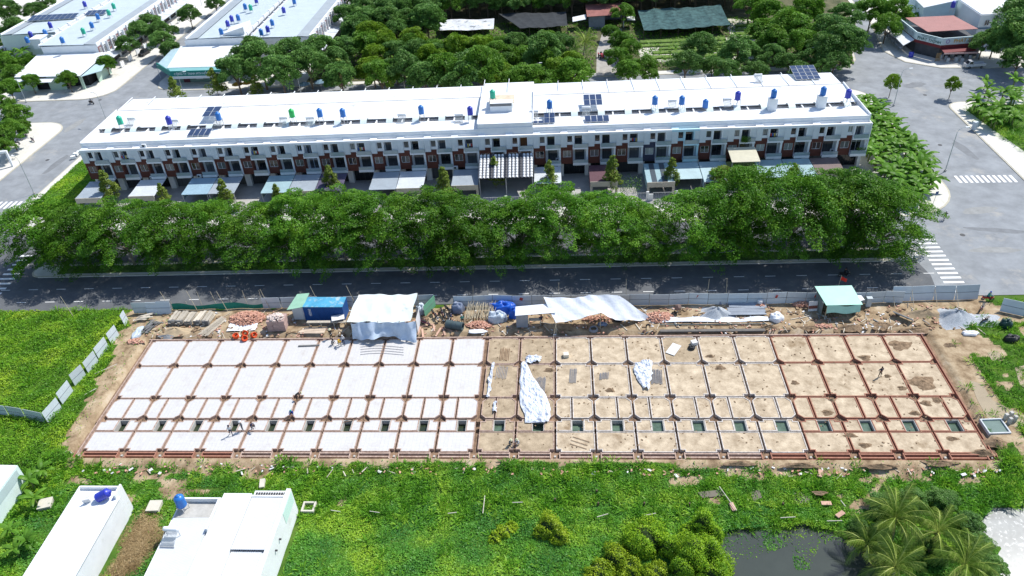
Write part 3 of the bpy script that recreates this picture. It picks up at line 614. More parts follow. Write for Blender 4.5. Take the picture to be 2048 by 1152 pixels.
# front garden walls, gates
for i in range(29):
    gt = obj('garden_wall', MB().box(0.0, 0.25, -11.2, -10.95, 0.13, 2.0).box(0.25, 1.0, -11.15, -11.0, 0.13, 1.5), white_wall, houses[i]); obj('gate_pier', MB().box(W-0.22, W-0.02, -11.2, -10.95, 0.13, 2.0), white_wall, gt)
    g_ = MB()
    for k in range(12): g_.box(1.05+k*0.31, 1.09+k*0.31, -11.1, -11.05, 0.2, 1.75)
    g_.box(1.0, W-0.25, -11.1, -11.05, 1.7, 1.78).box(1.0, W-0.25, -11.1, -11.05, 0.35, 0.42)
    obj('gate', g_, posts, gt)
# ---------------------------------------------------------------- roof tanks, heaters, solar panels
def plastic(n, c): return mat('tank_'+n, c, 0.35, 0.06, 2, spec=0.5)
TM = {'royal': plastic('royal', (0.03, 0.045, 0.42)), 'blue': plastic('blue', (0.02, 0.16, 0.50)), 'teal': plastic('teal', (0.02, 0.42, 0.27)), 'green': plastic('green', (0.02, 0.45, 0.10))}
TN = {'royal': 'violet blue', 'blue': 'bright blue', 'teal': 'sea green', 'green': 'bright green'}
tank_protos = {}
def tank(col, loc, stand=1.4, label=None, group=None, sc_=1.0):
    k = (col, stand)
    if k not in tank_protos:
        t = thing('water_tank', 'tank', 'water tank')
        prof = [(0.50, 0), (0.55, 0.06)]
        for j in range(5): prof += [(0.55, 0.1+j*0.24), (0.52, 0.2+j*0.24), (0.55, 0.3+j*0.24)]
        prof += [(0.53, 1.36), (0.30, 1.56), (0.22, 1.58), (0.22, 1.68), (0.05, 1.70)]
        obj('tank_body', MB().lathe([(r, z+stand) for r, z in prof], 18), TM[col], t, smooth=True)
        if stand > 0.05:
            s = MB()
            for a in (-.42, .42):
                for b in (-.42, .42): s.box(a-.03, a+.03, b-.03, b+.03, 0, stand)
            s.box(-.48, .48, -.48, .48, stand-.05, stand-.005).box(-.42, .42, -.43, -.40, stand*.5, stand*.5+.04).box(-.42, .42, .40, .43, stand*.5, stand*.5+.04)
            obj('stand', s, posts, t)
        tank_protos[k] = t; o = t
    else: o = dup(tank_protos[k])
    o.location = loc; o.rotation_euler = (0, 0, rnd.uniform(0, 6)); o.scale = (sc_,)*3
    o['label'] = label; 
    if group: o['group'] = group
    elif 'group' in o: del o['group']
    return o
def rooftank(px, py, col, zb=10.3, stand=1.4, **kw):
    x, y = TG(px, py, zb+stand+0.8); tank(col, TL(x, y, zb), stand, **kw)
rooftank(239, 240, 'teal', label='sea green water tank on a stand at the terrace roof end by the street')
rooftank(583, 226, 'green', label='bright green water tank on a stand on the long terrace roof')
rooftank(985, 188, 'teal', 12.36, 0.7, label='sea green water tank on the stair head of the raised terrace roof')
for a, b in ((337, 240), (940, 221), (1476, 191)): rooftank(a, b, 'royal', label='violet blue water tank on a stand over the slot in the terrace roof', group='violet blue tanks on the terrace roof')
rooftank(1697, 187, 'royal', label='violet blue water tank at the terrace roof end over the banana grove')
for a, b in ((436, 232), (639, 225), (685, 225), (842, 219), (1099, 208), (1310, 200), (1364, 200)): rooftank(a, b, 'blue', label='bright blue water tank on a thin stand on the terrace roof', group='bright blue tanks on stands on the terrace roof')
rooftank(1411, 207, 'blue', stand=0.3, label='bright blue water tank set low in the terrace roof slot')
for a, b in ((1548, 187), (1647, 182)):
    x, y = TG(a, b, 13.4)
    pl = obj('tank_plinth', MB().box(-.75, .75, -.75, .75, 0, 2.3).box(-.82, .82, -.82, .82, 2.3, 2.42), white_wall, None, TL(x, y, 10.2), TA); tag(pl, 'tall white masonry plinth carrying a blue tank on the terrace roof', 'plinth', 'white tank plinths on the terrace roof')
    tank('blue', TL(x, y, 12.62), 0.0, 'bright blue water tank standing on a white masonry plinth', 'tanks on white plinths')
pv_cell = mat('solar_cell', (0.03, 0.05, 0.11), 0.15, 0.2, 1.0, spec=0.6); pv_frame = mat('solar_frame', (0.55, 0.57, 0.58), 0.4, 0.1, 3, metal=0.6)
def solar(loc, nx, ny, label, rz=TA, tilt=0.12, pw=1.05, ph=1.9, z0=0.25):
    t = thing('solar_array', label, 'solar panels', loc, rz); ct, st = math.cos(tilt), math.sin(tilt)
    for i in range(nx):
        for j in range(ny):
            x0, x1 = i*pw+.03, (i+1)*pw-.03; y0, y1 = j*ph+.03, (j+1)*ph-.03
            Q = lambda x, y, z: (x, y*ct, z0+y*st+z)
            p = obj('solar_panel', MB().hexa([Q(x0, y0, 0), Q(x1, y0, 0), Q(x1, y1, 0), Q(x0, y1, 0)], [Q(x0, y0, .04), Q(x1, y0, .04), Q(x1, y1, .04), Q(x0, y1, .04)]), pv_frame, t)
            obj('cells', MB().hexa([Q(x0+.04, y0+.04, .041), Q(x1-.04, y0+.04, .041), Q(x1-.04, y1-.04, .041), Q(x0+.04, y1-.04, .041)], [Q(x0+.04, y0+.04, .05), Q(x1-.04, y0+.04, .05), Q(x1-.04, y1-.04, .05), Q(x0+.04, y1-.04, .05)]), pv_cell, p)
    obj('rail', MB().tube((0, .3, z0-.04), (nx*pw, .3, z0-.04), .03, n=4).tube((0, (ny*ph-.3)*ct, z0+st*(ny*ph-.3)-.04), (nx*pw, (ny*ph-.3)*ct, z0+st*(ny*ph-.3)-.04), .03, n=4)
        .box(0.05, .1, .27, .33, -.3, z0-.02).box(nx*pw-.1, nx*pw-.05, .27, .33, -.3, z0-.02).box(0.05, .1, (ny*ph-.33)*ct, (ny*ph-.27)*ct, -.3, z0+st*ny*ph-.1).box(nx*pw-.1, nx*pw-.05, (ny*ph-.33)*ct, (ny*ph-.27)*ct, -.3, z0+st*ny*ph-.1), posts, t)
def rsolar(px, py, nx, ny, label, z=10.5, **kw):
    x, y = TG(px, py, z); solar(TL(x, y, z), nx, ny, label, **kw)
rsolar(405, 239, 2, 2, 'raised pair of solar panels beside a blue tank on the rear terrace roof', z=10.9, z0=0.6, tilt=.1, pw=1.5, ph=2.0)
rsolar(374, 275, 4, 1, 'row of solar panels on the front terrace roof near the lawn end', z=10.3, pw=1.1, ph=2.6)
rsolar(1168, 216, 3, 2, 'block of six solar panels raised over the terrace roof slot', z=11.0, z0=.5, pw=1.2, ph=2.1)
rsolar(1064, 250, 2, 1, 'two low solar panels at the front roof edge by the raised house', z=10.3, pw=1.15, ph=1.0)
rsolar(1088, 249, 2, 2, 'four solar panels on the front terrace roof by the raised house', z=10.3, pw=1.05, ph=1.9)
rsolar(1170, 247, 4, 1, 'row of four solar panels on the front terrace roof below the six', z=10.3, pw=1.15, ph=2.3)
rsolar(1592, 162, 4, 4, 'large solar array at the rear terrace corner over the street', z=10.1, pw=1.25, ph=1.5)
white_tank = mat('heater_white', (0.74, 0.76, 0.77), 0.3, 0.05, 2)
def heater(loc, rz, label, group):
    t = thing('solar_water_heater', label, 'water heater', loc, rz, group)
    obj('tank_cylinder', MB().lathe([(0.05, -0.85), (.24, -.82), (.26, -.7), (.26, .7), (.24, .82), (.05, .85)], 12, (0, .75, 1.1), 'X'), white_tank, t, smooth=True)
    m = MB()
    for k in range(12): m.tube((-.72+k*.13, .72, .95), (-.72+k*.13, -.75, .22), .03, n=5)
    obj('tubes', m, mat('vacuum_tube', (0.30, 0.34, 0.36), 0.2, 0.1, 3), t)
    obj('frame', MB().box(-.75, -.7, .72, .78, 0, .95).box(.7, .75, .72, .78, 0, .95).box(-.8, .8, -.8, -.72, .1, .2).box(-.75, -.7, -.78, -.74, 0, .1).box(.7, .75, -.78, -.74, 0, .1), posts, t)
    return t
hp = None
for a, b in ((262, 247), (348, 251), (437, 247), (566, 246), (620, 246), (803, 240), (918, 240), (1068, 233), (1172, 226), (1345, 212), (1455, 209), (1517, 160)):
    x, y = TG(a, b, 10.6)
    if hp is None: hp = heater(TL(x, y, 10.28), TA, 'white solar water heater lying across the terrace roof slot', 'solar water heaters on the terrace roof')
    else: dup(hp, TL(x, y, 10.28), TA+rnd.uniform(-.05, .05))
# air conditioner on the eaves, small vents
def acunit(loc, rz, label, group=None):
    t = thing('air_conditioner', label, 'air conditioner', loc, rz, group)
    obj('casing', MB().box(-.42, .42, -.16, .16, 0, .6), white_tank, t); obj('fan_grille', MB().lathe([(.02, -.02), (.22, -.02), (.24, 0)], 14, (-.1, -.165, .3), 'Y'), alu, t)
    return t
x, y = TG(296, 283, 9.9); acunit(TL(x, -1.2, 9.62), TA, 'air conditioner unit on the eaves ledge of the terrace')
ac = None
for a, b in ((302, 357), (397, 353), (910, 341)):
    x, y = TG(a, b, 3.6)
    q = acunit(TL(x, -2.05, 3.22), TA, 'white air conditioner unit at the foot of brown cladding', 'air conditioners at the cladding foot')
    obj('bracket', MB().box(-.4, .4, -.1, .5, -.08, -.02), posts, q)

for k, (i, x, y, z) in enumerate(((2, 4.5, -.75, 6.75), (5, 4.5, -.75, 6.75), (9, 3.0, -2.0, 3.58), (11, 4.5, -.75, 6.75), (17, 4.6, -.8, 3.58), (18, 4.5, -.75, 6.75), (23, 3.0, -2.0, 3.58), (26, 4.5, -.75, 6.75), (27, 4.6, -.8, 3.58))):
    acunit(TL(i*UW+x, y, z), TA, 'air conditioner unit standing on a townhouse balcony of the terrace', 'air conditioners on the terrace balconies')
cloths = [mat('laundry_'+n, c, .9, .1, 2) for n, c in (('white', (.6, .6, .6)), ('red', (.4, .05, .05)), ('blue', (.06, .12, .35)), ('yellow', (.5, .4, .1)))]
for k, i in enumerate((1, 6, 10, 14, 20, 25)):
    t = thing('laundry_line', 'washing hung along an upper balcony of the terrace', 'laundry', TL(i*UW+2.6, -1.6, 8.2), TA, 'laundry lines on the terrace balconies')
    obj('line', MB().tube((0, 0, 0), (1.4, 0, 0), .015, n=4), posts, t)
    for j in range(4): obj('garment', MB().grid(lambda u, v: (.05+.34*j+.28*u, .04*math.sin(6*u+j), -.02-.7*v*(.7+.1*((i+j) % 4))), 3, 2), cloths[(i+j) % 4], t)
# ---------------------------------------------------------------- vegetation
bark = mat('bark', (0.16, 0.12, 0.085), 0.95, 0.3, 3, bump=0.03, bscale=8)
bark_pale = mat('bark_pale', (0.26, 0.23, 0.18), 0.95, 0.25, 3)
fol_median = foliage('leaf_median', (0.030, 0.105, 0.008), (0.075, 0.205, 0.014), (0.190, 0.350, 0.028), 0.24, pscale=.28, objvar=.22)
fol_dark = foliage('leaf_dark', (0.05, 0.13, 0.03), (0.1, 0.22, 0.045), (0.2, 0.34, 0.08), 0.22)
fol_mid = foliage('leaf_mid', (0.055, 0.15, 0.016), (0.11, 0.25, 0.025), (0.21, 0.36, 0.045), 0.28)
fol_lime = foliage('leaf_lime', (0.085, 0.19, 0.016), (0.165, 0.3, 0.022), (0.29, 0.42, 0.036), 0.3)
fol_cone = foliage('leaf_cone', (0.093, 0.162, 0.022), (0.186, 0.267, 0.040), (0.341, 0.405, 0.081), 0.3)
fol_palm = foliage('leaf_palm', (0.075, 0.15, 0.02), (0.19, 0.29, 0.04), (0.48, 0.54, 0.15), 0.25)
fol_banana = foliage('leaf_banana', (0.055, 0.15, 0.016), (0.105, 0.25, 0.024), (0.215, 0.38, 0.045), 0.35)
def crown_mesh(name, clusters, per, L, seed, shell=0.55, up=0.5):
    rng = np.random.default_rng(seed); Ps = []; Ns = []; lv = []
    for cl_ in clusters:
        cx, cy, cz, rx, ry, rz = cl_[:6]; n = int(per*rng.uniform(0.8, 1.2)); d = rng.normal(size=(n, 3)); d /= np.linalg.norm(d, axis=1, keepdims=True)
        rad = (shell+(1-shell)*rng.random(n))**0.7; P = d*rad[:, None]
        Q = P*np.array([rx, ry, rz])
        if len(cl_) > 6:      # a spray: turned along its branch and drooping outwards
            ca, sa = math.cos(cl_[6]), math.sin(cl_[6]); Q[:, 2] -= cl_[7]*Q[:, 0]+.10*Q[:, 0]**2; Q = np.stack([Q[:, 0]*ca-Q[:, 1]*sa, Q[:, 0]*sa+Q[:, 1]*ca, Q[:, 2]], 1)
        Ps.append(Q+np.array([cx, cy, cz])); N = d*0.7+np.array([0, 0, up])+rng.normal(size=(n, 3))*0.45
        Ns.append(N/np.linalg.norm(N, axis=1, keepdims=True)); lv.append(np.clip(rng.random(n)*0.75+rng.uniform(0, 0.25), 0, 1))
    P = np.concatenate(Ps); N = np.concatenate(Ns); lv = np.concatenate(lv)
    Ls = L*rng.uniform(0.65, 1.35, len(P))
    return quads_mesh(name, leaf_quads(P, N, Ls, Ls*0.55, rng), lv)
def limbs(trunk_h, r, tips, lean=(0, 0)):
    m = MB(); p0 = Vector((0, 0, -0.1)); p1 = Vector((lean[0], lean[1], trunk_h))
    m.tube(p0, p0.lerp(p1, .5), r, r*.8, 7); m.tube(p0.lerp(p1, .5), p1, r*.8, r*.7, 7)
    for t in tips:
        t = Vector(t); mid = p1.lerp(t, .5)+Vector((0, 0, .12*(t-p1).length)); m.tube(p1, mid, r*.5, r*.3, 5); m.tube(mid, t, r*.3, r*.1, 4)
    return m
VAR = {}
def make_median(k):
    rng = random.Random(100+k); cl = []; tips = []
    for i in range(96):
        a = rng.uniform(0, 6.283); q = math.sqrt(rng.random())*5.9*(1+.18*math.sin(3*a+k)); z = 5.4+4.6*(1-(q/6.9)**2)+rng.uniform(-1.6, .6)
        if i > 58: z = rng.uniform(2.0, 5.4); q = rng.uniform(2.6, 5.6)
        s = rng.uniform(.85, 1.5); cl.append((q*math.cos(a), q*math.sin(a), z, s*1.75, s*.85, s*.36, a+rng.uniform(-.8, .8), rng.uniform(-.05, .45)))
        if i % 5 == 0: tips.append((q*.92*math.cos(a), q*.92*math.sin(a), z-.1))
    return crown_mesh('crown', cl, 400, .23, 200+k, up=.8), limbs(2.6, .2, tips).mesh('trunk')
def make_round(k, n=46, per=330, L=.33):
    rng = random.Random(300+k); cl = []; tips = []
    for i in range(n):
        a = rng.uniform(0, 6.283); e = math.asin(rng.uniform(-.35, 1)); q = rng.uniform(.72, 1.0)
        x, y, z = 3.6*q*math.cos(a)*math.cos(e), 3.6*q*math.sin(a)*math.cos(e), 5.2+3.2*q*math.sin(e)
        s = rng.uniform(.8, 1.4); cl.append((x, y, z, s*1.35, s*.9, s*.55, a+rng.uniform(-1, 1), rng.uniform(-.1, .5)))
        if i % 6 == 0: tips.append((x*.9, y*.9, z))
    return crown_mesh('crown', cl, per, L, 400+k), limbs(2.4, .22, tips).mesh('trunk')
def make_cone(k):
    rng = random.Random(500+k); cl = []; tips = []
    for i in range(40):
        t = (i+.5)/40; z = 1.5+5.3*t; q = 1.75*(1-t)**.75*rng.uniform(.35, 1.0)+.08; a = rng.uniform(0, 6.283); s = .35+.55*(1-t)*rng.uniform(.7, 1.2)
        cl.append((q*math.cos(a), q*math.sin(a), z, s, s, s*.7))
        if i % 7 == 0: tips.append((q*math.cos(a), q*math.sin(a), z))
    return crown_mesh('crown', cl, 75, .34, 600+k), limbs(1.8, .09, tips+[(0, 0, 6.4)]).mesh('trunk')
for k in range(5): VAR['median', k] = make_median(k)
for k in range(4): VAR['round', k] = make_round(k)
for k in range(3): VAR['cone', k] = make_cone(k)
MESHM = {}
def tree(name, kind, k, fm, bm_, loc, s, label, group=None, rz=None, cat='tree'):
    t = thing(name, label, cat, loc, rnd.uniform(0, 6.28) if rz is None else rz, group)
    t.scale = s if isinstance(s, tuple) else (s, s, s)
    for nm, me, m in (('crown', VAR[kind, k][0], fm), ('trunk', VAR[kind, k][1], bm_)):
        key = (me.name, m.name)
        if key not in MESHM:
            me2 = me if not me.materials else me.copy()
            me2.materials.clear(); me2.materials.append(m); MESHM[key] = me2
        obj(nm, MESHM[key], None, t)
    return t
# the double line of shade trees on the central reservation
xs = [-81.5+7.25*i for i in range(20)]
for i, x in enumerate(xs):
    if i in (): continue
    x += rnd.uniform(-1.0, 1.0); s = rnd.uniform(.94, 1.14)
    if x > 28: s *= 1.10
    s *= 1.04
    if 19 < x < 27: s *= .84; x -= 2.6
    tree('shade_tree', 'median', i % 5, fol_median, bark_pale, (x, 36.6+SL*x+rnd.uniform(-.6, 1.6), .1), (s*1.04, s*1.08, s*rnd.uniform(1.0, 1.18)), 'feathery spreading shade tree growing on the central reservation of the main road', 'shade trees along the central reservation')
# slim young trees on the pavement in front of the terrace
for i, (px, py, s) in enumerate([(203, 345, 1.05), (318, 370, .75), (440, 362, .95), (550, 372, .8), (655, 335, 1.0), (884, 338, 1.0), (988, 318, .95), (1098, 325, .95), (1226, 315, 1.1), (1345, 320, .95), (1590, 330, .85)]):
    p = G(px, py, 6.6*s); tree('young_tree', 'cone', i % 3, fol_cone, bark_pale, (p.x, p.y, .12), (s*.95, s*.95, s), 'slim pale green young tree on the pavement before the terrace gardens', 'young trees before the terrace')
p = G(1450, 332, 5.5); tree('garden_tree', 'round', 1, fol_cone, bark, (p.x, p.y, .12), .62, 'pale grey-green bushy tree before the light teal carport')
p = G(1700, 350, 5.0); tree('garden_tree', 'round', 2, fol_mid, bark, (p.x, p.y, .12), .6, 'bushy tree before the brown carport roof near the banana grove')
# behind the terrace: roadside cones
for i, (px, py, s) in enumerate([(345, 165, .95), (425, 150, 1.15), (508, 160, .9), (678, 132, 1.2), (768, 135, 1.05), (890, 150, 1.0), (975, 125, 1.25), (1160, 135, .9)]):
    p = G(px, py, 5.5*s); tree('roadside_tree', 'cone', i % 3, fol_cone, bark_pale, (p.x, p.y, .12), (s*1.15, s*1.15, s), 'light green conical tree along the back road behind the terrace', 'roadside trees behind the terrace')
def place(lst, name, fm, label, group, kinds='round', h=5.5, bm_=bark):
    for i, (px, py, s) in enumerate(lst):
        p = G(px, py, h*s); tree(name, kinds, rnd.randrange(4) if kinds == 'round' else i % 3, fm, bm_, (p.x, p.y, .05), (s*rnd.uniform(.95, 1.1), s*rnd.uniform(.95, 1.1), s), label, group)
place([(470, 140, 1.2), (520, 120, 1.4), (580, 105, 1.3), (560, 140, 1.3), (615, 125, 1.25), (640, 100, 1.2), (500, 100, 1.1)], 'dense_tree', fol_dark, 'dense dark green tree in the clump beside the green-signed shop', 'dark trees beside the green-signed shop')
place([(665, 120, 1.0), (690, 95, 1.0), (680, 150, 1.0), (690, 30, 1.0), (705, 60, .9)], 'roadside_bush_tree', fol_dark, 'dark tree at the lane mouth between the shops and the orchard', 'dark trees at the lane mouth')
orch = []
for r_, (v, u0, u1) in enumerate([(158, 745, 1150), (134, 735, 1150), (112, 740, 1140), (94, 730, 1130), (70, 745, 850)]):
    u = u0+rnd.uniform(0, 20)
    while u < u1: orch.append((u, v+rnd.uniform(-7, 7), rnd.uniform(.68, 1.2)*(.8 if v < 100 and u > 860 else 1))); u += rnd.uniform(30, 48)
for i, (px, py, s) in enumerate(orch):
    lime = (py < 100 and px < 900 and rnd.random() < .4) or rnd.random() < .08; dk_ = rnd.random() < .4
    p = G(px, py, 5.0*s); tree('orchard_tree', 'round', rnd.randrange(4), fol_lime if lime else (fol_dark if dk_ else fol_mid), bark, (p.x, p.y, .05), (s*rnd.uniform(.95, 1.2), s*rnd.uniform(.95, 1.2), s*rnd.uniform(.9, 1.3)), '%s tree in the dense orchard behind the terrace' % ('yellow-green' if lime else ('dark green' if dk_ else 'mid green')), '%s orchard trees' % ('yellow-green' if lime else ('dark green' if dk_ else 'mid green')))
jung = []
for v, u0, u1, st in ((38, 730, 865, 40), (20, 725, 865, 42), (0, 720, 880, 42), (-20, 720, 870, 40), (60, 715, 740, 30)):
    u = u0
    while u < u1: jung.append((u+rnd.uniform(-6, 6), v+rnd.uniform(-5, 5), rnd.uniform(.95, 1.25))); u += st
for y_ in (167, 173, 180, 188, 197):
    x = -34+rnd.uniform(0, 3)
    while x < 66:
        s_ = rnd.uniform(1.0, 1.45); tree('woodland_tree', 'round', rnd.randrange(4), fol_dark if rnd.random() < .7 else fol_mid, bark, (x, y_+rnd.uniform(-1.5, 1.5), .1), (s_, s_, s_), 'tree of the dense wood beyond the shade houses', 'trees of the wood beyond the shade houses'); x += rnd.uniform(4.2, 6.5)
place(jung, 'woodland_tree', fol_dark, 'dark tree of the wood behind the sheds', 'trees of the wood behind the sheds')
place([(1245, 25, .8), (1220, 62, .55), (1240, 80, .75), (1235, 115, .8), (1258, 140, .8), (1290, 130, .75), (1300, 150, .5), (1262, 95, .7)], 'garden_tree', fol_mid, 'green tree at the edge of the garden plots beside the lane', 'trees beside the lane')
place([(1372, 125, .95), (1400, 88, 1.0), (1425, 130, .7), (1478, 100, 1.05), (1455, 140, .8), (1512, 140, .7), (1540, 112, .85), (1580, 125, .7), (1620, 105, .9), (1600, 140, .6), (1640, 132, .6)], 'garden_tree', fol_dark, 'dark green tree in front of the netted nursery plots', 'trees in front of the nursery plots')
place([(1540, 30, 1.3), (1580, 55, 1.4), (1610, 20, 1.3), (1555, 80, 1.1), (1600, 85, 1.1), (1530, 60, 1.0), (1500, 5, 1.1)], 'bamboo_tree', fol_mid, 'tall light green feathery tree between the nursery and the street', 'tall feathery trees by the street')
place([(1660, 60, 1.35), (1690, 80, 1.3), (1650, 95, 1.1), (1690, 35, 1.1), (1670, 120, .8)], 'corner_tree', fol_dark, 'dark blue-green round tree at the street corner opposite the corner shop', 'corner trees opposite the corner shop')
place([(1745, 20, 1.1), (1790, 22, 1.1), (1775, 50, .9)], 'street_tree', fol_mid, 'street tree on the verge behind the corner shop', 'trees behind the corner shop')
place([(1968, 84, .8), (1992, 78, .9), (2020, 90, 1.0), (2044, 60, 1.5), (2040, 115, .9), (2046, 20, 1.4)], 'dense_tree', fol_dark, 'dense dark tree shading the road beside the corner shop', 'dark trees beside the corner shop')
p = G(1785, 165, 3.6); tree('street_tree', 'round', 0, fol_lime, bark, (p.x, p.y, .12), (.42, .42, .66), 'lone bright green street tree at the pavement corner by the banana grove')
p = G(1905, 172, 3.0); tree('street_tree', 'round', 1, fol_lime, bark, (p.x, p.y, .12), (.40, .40, .58), 'lone bright green street tree at the corner of the overgrown lot')
place([(62, 165, .62), (135, 160, .68), (212, 128, .65)], 'street_tree', fol_mid, 'small street tree on the pavement before the white-roofed annexe', 'street trees before the annexe', h=5)
place([(255, 92, .8), (275, 62, .85), (300, 48, .85), (322, 85, .85), (340, 100, .7), (318, 60, .8), (378, 30, .85), (345, 62, .5), (430, 8, .7)], 'street_tree', fol_dark, 'dark street tree along the street between the two terraces', 'street trees between the two terraces', h=5)
place([(30, 55, 1.0), (70, 20, .9), (90, 5, .8), (10, 20, 1.2), (5, 85, .6)], 'dense_tree', fol_dark, 'dense tree beyond the far white terrace roof', 'trees beyond the far terrace')
place([(10, 130, .8), (28, 150, .7), (60, 125, .6), (20, 180, .7), (5, 215, .7), (35, 235, .8), (20, 270, .85), (45, 255, .5), (8, 300, .6)], 'verge_tree', fol_mid, 'green tree on the overgrown verge beside the western street', 'trees on the western verge', h=4.5)
# ---------------------------------------------------------------- bananas
def banana_leaf():
    V = []; lv = []; n = 7; L = 2.3
    for i in range(n):
        def pt(t, s):
            x = L*t*(1-.12*t); z = .95*t-1.35*t*t; w_ = .36*math.sin(math.pi*min(1, .08+.92*t))**.6
            return (x, s*w_, z-.10*abs(s))
        a, b = i/n, (i+1)/n
        for s in (-1, 1): V.append([pt(a, 0), pt(b, 0), pt(b, s), pt(a, s)]); lv.append(.35+.4*(i % 2)*.3+.25*(s > 0))
    return quads_mesh('leaf', np.array(V), np.array(lv))
bl = banana_leaf(); bl.materials.append(fol_banana)
bst = MB().tube((0, 0, -.1), (0, 0, 1.9), .16, .09, 7).mesh('stem'); bst.materials.append(mat('banana_stem', (0.16, 0.19, 0.06), 0.7, 0.2, 3))
def banana(loc, s, label, group):
    t = thing('banana_plant', label, 'banana plant', loc, rnd.uniform(0, 6.28), group); t.scale = (s, s, s)
    obj('stem', bst, None, t)
    n = rnd.randint(7, 9)
    for i in range(n):
        o = obj('leaf', bl, None, t, (0, 0, 1.75+.05*i)); o.rotation_euler = (rnd.uniform(-.15, .15), -rnd.uniform(-.05, .75), 6.283*i/n*1.6+rnd.uniform(-.3, .3)); q = rnd.uniform(.8, 1.15); o.scale = (q, q, q)
bpoly = pxpoly([(1722, 205), (1745, 195), (1800, 265), (1850, 320), (1868, 372), (1840, 400), (1775, 400), (1725, 350)], 1.5)
bx = np.array(bpoly); cnt = 0
pts = []
for k in range(4000):
    x = rnd.uniform(bx[:, 0].min(), bx[:, 0].max()); y = rnd.uniform(bx[:, 1].min(), bx[:, 1].max())
    if inpoly(np.array([x]), np.array([y]), bpoly)[0] and all((x-a)**2+(y-b)**2 > 2.1 for a, b in pts) and x > 64.5+ (y-63)*.02: pts.append((x, y))
for x, y in pts[:95]: banana((x, y, .12), rnd.uniform(.95, 1.35), 'banana plant in the grove at the terrace end', 'banana plants of the grove at the terrace end')
for (u0, u1, v0, v1, n, lab) in ((1950, 2050, 165, 250, 20, 'banana plant on the overgrown lot east of the street'), (1820, 1890, 25, 40, 12, 'banana plant behind the corner shop'), (0, 60, 108, 135, 16, 'banana plant beside the white-roofed annexe')):
    for k in range(n):
        p = G(rnd.uniform(u0, u1), rnd.uniform(v0, v1), 1.5); banana((p.x, p.y, .1), rnd.uniform(.9, 1.4), lab, lab.replace('banana plant', 'banana plants'))
for px, py in ((70, 1000), (20, 1060), (55, 1085), (62, 965), (30, 1100), (85, 945)):
    p = G(px, py, .5); banana((p.x, p.y, -.6), rnd.uniform(.6, .85), 'young yellow-green banana plant between the two white houses', 'young bananas between the white houses')
# ---------------------------------------------------------------- coconut palms
def frond_mesh(L, droop, seed):
    rng = random.Random(seed); V = []; lv = []
    def c(t): return Vector((L*t*(1-.22*t*droop), 0, L*(.50*t-.72*droop*t*t)))
    n = 44
    for i in range(1, n):
        t = .10+.90*i/n; p = c(t); d = (c(min(1, t+.02))-c(t-.02)).normalized(); ll = (.92*math.sin(math.pi*(.15+.78*t))+.10)*L/4.6*rng.uniform(.8, 1.15)
        for s in (-1, 1):
            e = p+d*ll*rng.uniform(.45, .7)+Vector((0, s*ll*.62, -ll*rng.uniform(.35, .85))); w_ = .027*L/4.6+.007
            V.append([p-d*w_, p+d*w_, e+d*w_*.3, e-d*w_*.3]); lv.append(rng.random())
    for i in range(10):
        a, b = c(i/10), c((i+1)/10); r = .05*(1-i/10)+.012
        V.append([a+Vector((0, r, .02)), a-Vector((0, r, -.02)), b-Vector((0, r, -.02)), b+Vector((0, r, .02))]); lv.append(1.0)
    return quads_mesh('frond', np.array([[list(q) for q in f_] for f_ in V]), np.array(lv))
FR = [frond_mesh(4.6, d, 7+i) for i, d in enumerate((.55, .8, 1.05, 1.3))]
for f_ in FR: f_.materials.append(fol_palm)
def palm(loc, h, s, label, nfr=18, lean=(.3, .2)):
    t = thing('coconut_palm', label, 'palm tree', loc, 0)
    m = MB(); pts = [Vector((lean[0]*h*q*q*.4, lean[1]*h*q*q*.4, h*q-.1)) for q in (0, .25, .5, .75, 1)]
    m.path(pts, [.24, .18, .16, .15, .14], 8); obj('trunk', m, bark_pale, t)
    top = pts[-1]; nuts = MB()
    for i in range(6): a = i*1.05; nuts.lathe([(.02, -.14), (.11, -.05), (.12, .04), (.02, .14)], 7, (top.x+.25*math.cos(a), top.y+.25*math.sin(a), top.z-.22))
    obj('coconuts', nuts, mat('coconut', (0.20, 0.22, 0.05), 0.6, 0.2, 4), t)
    for i in range(nfr):
        q = i/nfr; o = obj('frond', FR[min(3, int(q*4))], None, t, top); o.rotation_euler = (rnd.uniform(-.2, .2), -(.95-1.15*q)+rnd.uniform(-.12, .12), i*2.4+rnd.uniform(-.2, .2)); k = s*rnd.uniform(.85, 1.1); o.scale = (k, k, k)
    return t
p = G(1165, 85, 7.0); palm((p.x, p.y, .05), 6.6, 1.05, 'coconut palm at the orchard edge beside the lane')
p = G(1800, 1035, 3.2); palm((p.x, p.y, -.7), 3.4, .98, 'coconut palm with long upright fronds on the pond bank', 26, (-.2, .2))
p = G(1925, 1120, 3.2); palm((p.x, p.y, -.7), 3.3, .92, 'younger coconut palm with yellowish fronds beside the bright pool', 24, (.3, -.1))
p = G(1800, 1120, 2.6); palm((p.x, p.y, -.7), 2.4, .9, 'low coconut palm overhanging the dark pond', 22, (-.3, -.2))
p = G(1880, 1060, 3.0); palm((p.x, p.y, -.7), 2.9, .9, 'coconut palm at the back of the pond-bank clump', 18, (.1, .3))
p = G(1745, 1080, 2.0); palm((p.x, p.y, -.7), 1.8, .85, 'short coconut palm leaning out over the pond weed', 15, (-.4, .1))
for k, (u, v, s_) in enumerate(((1770, 1000, .42), (1830, 985, .36), (1890, 990, .40), (1945, 1035, .38), (1965, 1075, .36), (1760, 1060, .34), (1870, 1090, .40), (1990, 1120, .36), (1725, 1040, .28))):
    p = G(u, v, 1.2); tree('bank_shrub', 'round', k % 4, fol_dark, bark, (p.x, p.y, -1.3), (s_, s_, s_*.8), 'leafy green shrub crowding the foot of the pond-bank palms', 'shrubs under the pond-bank palms', cat='shrub')
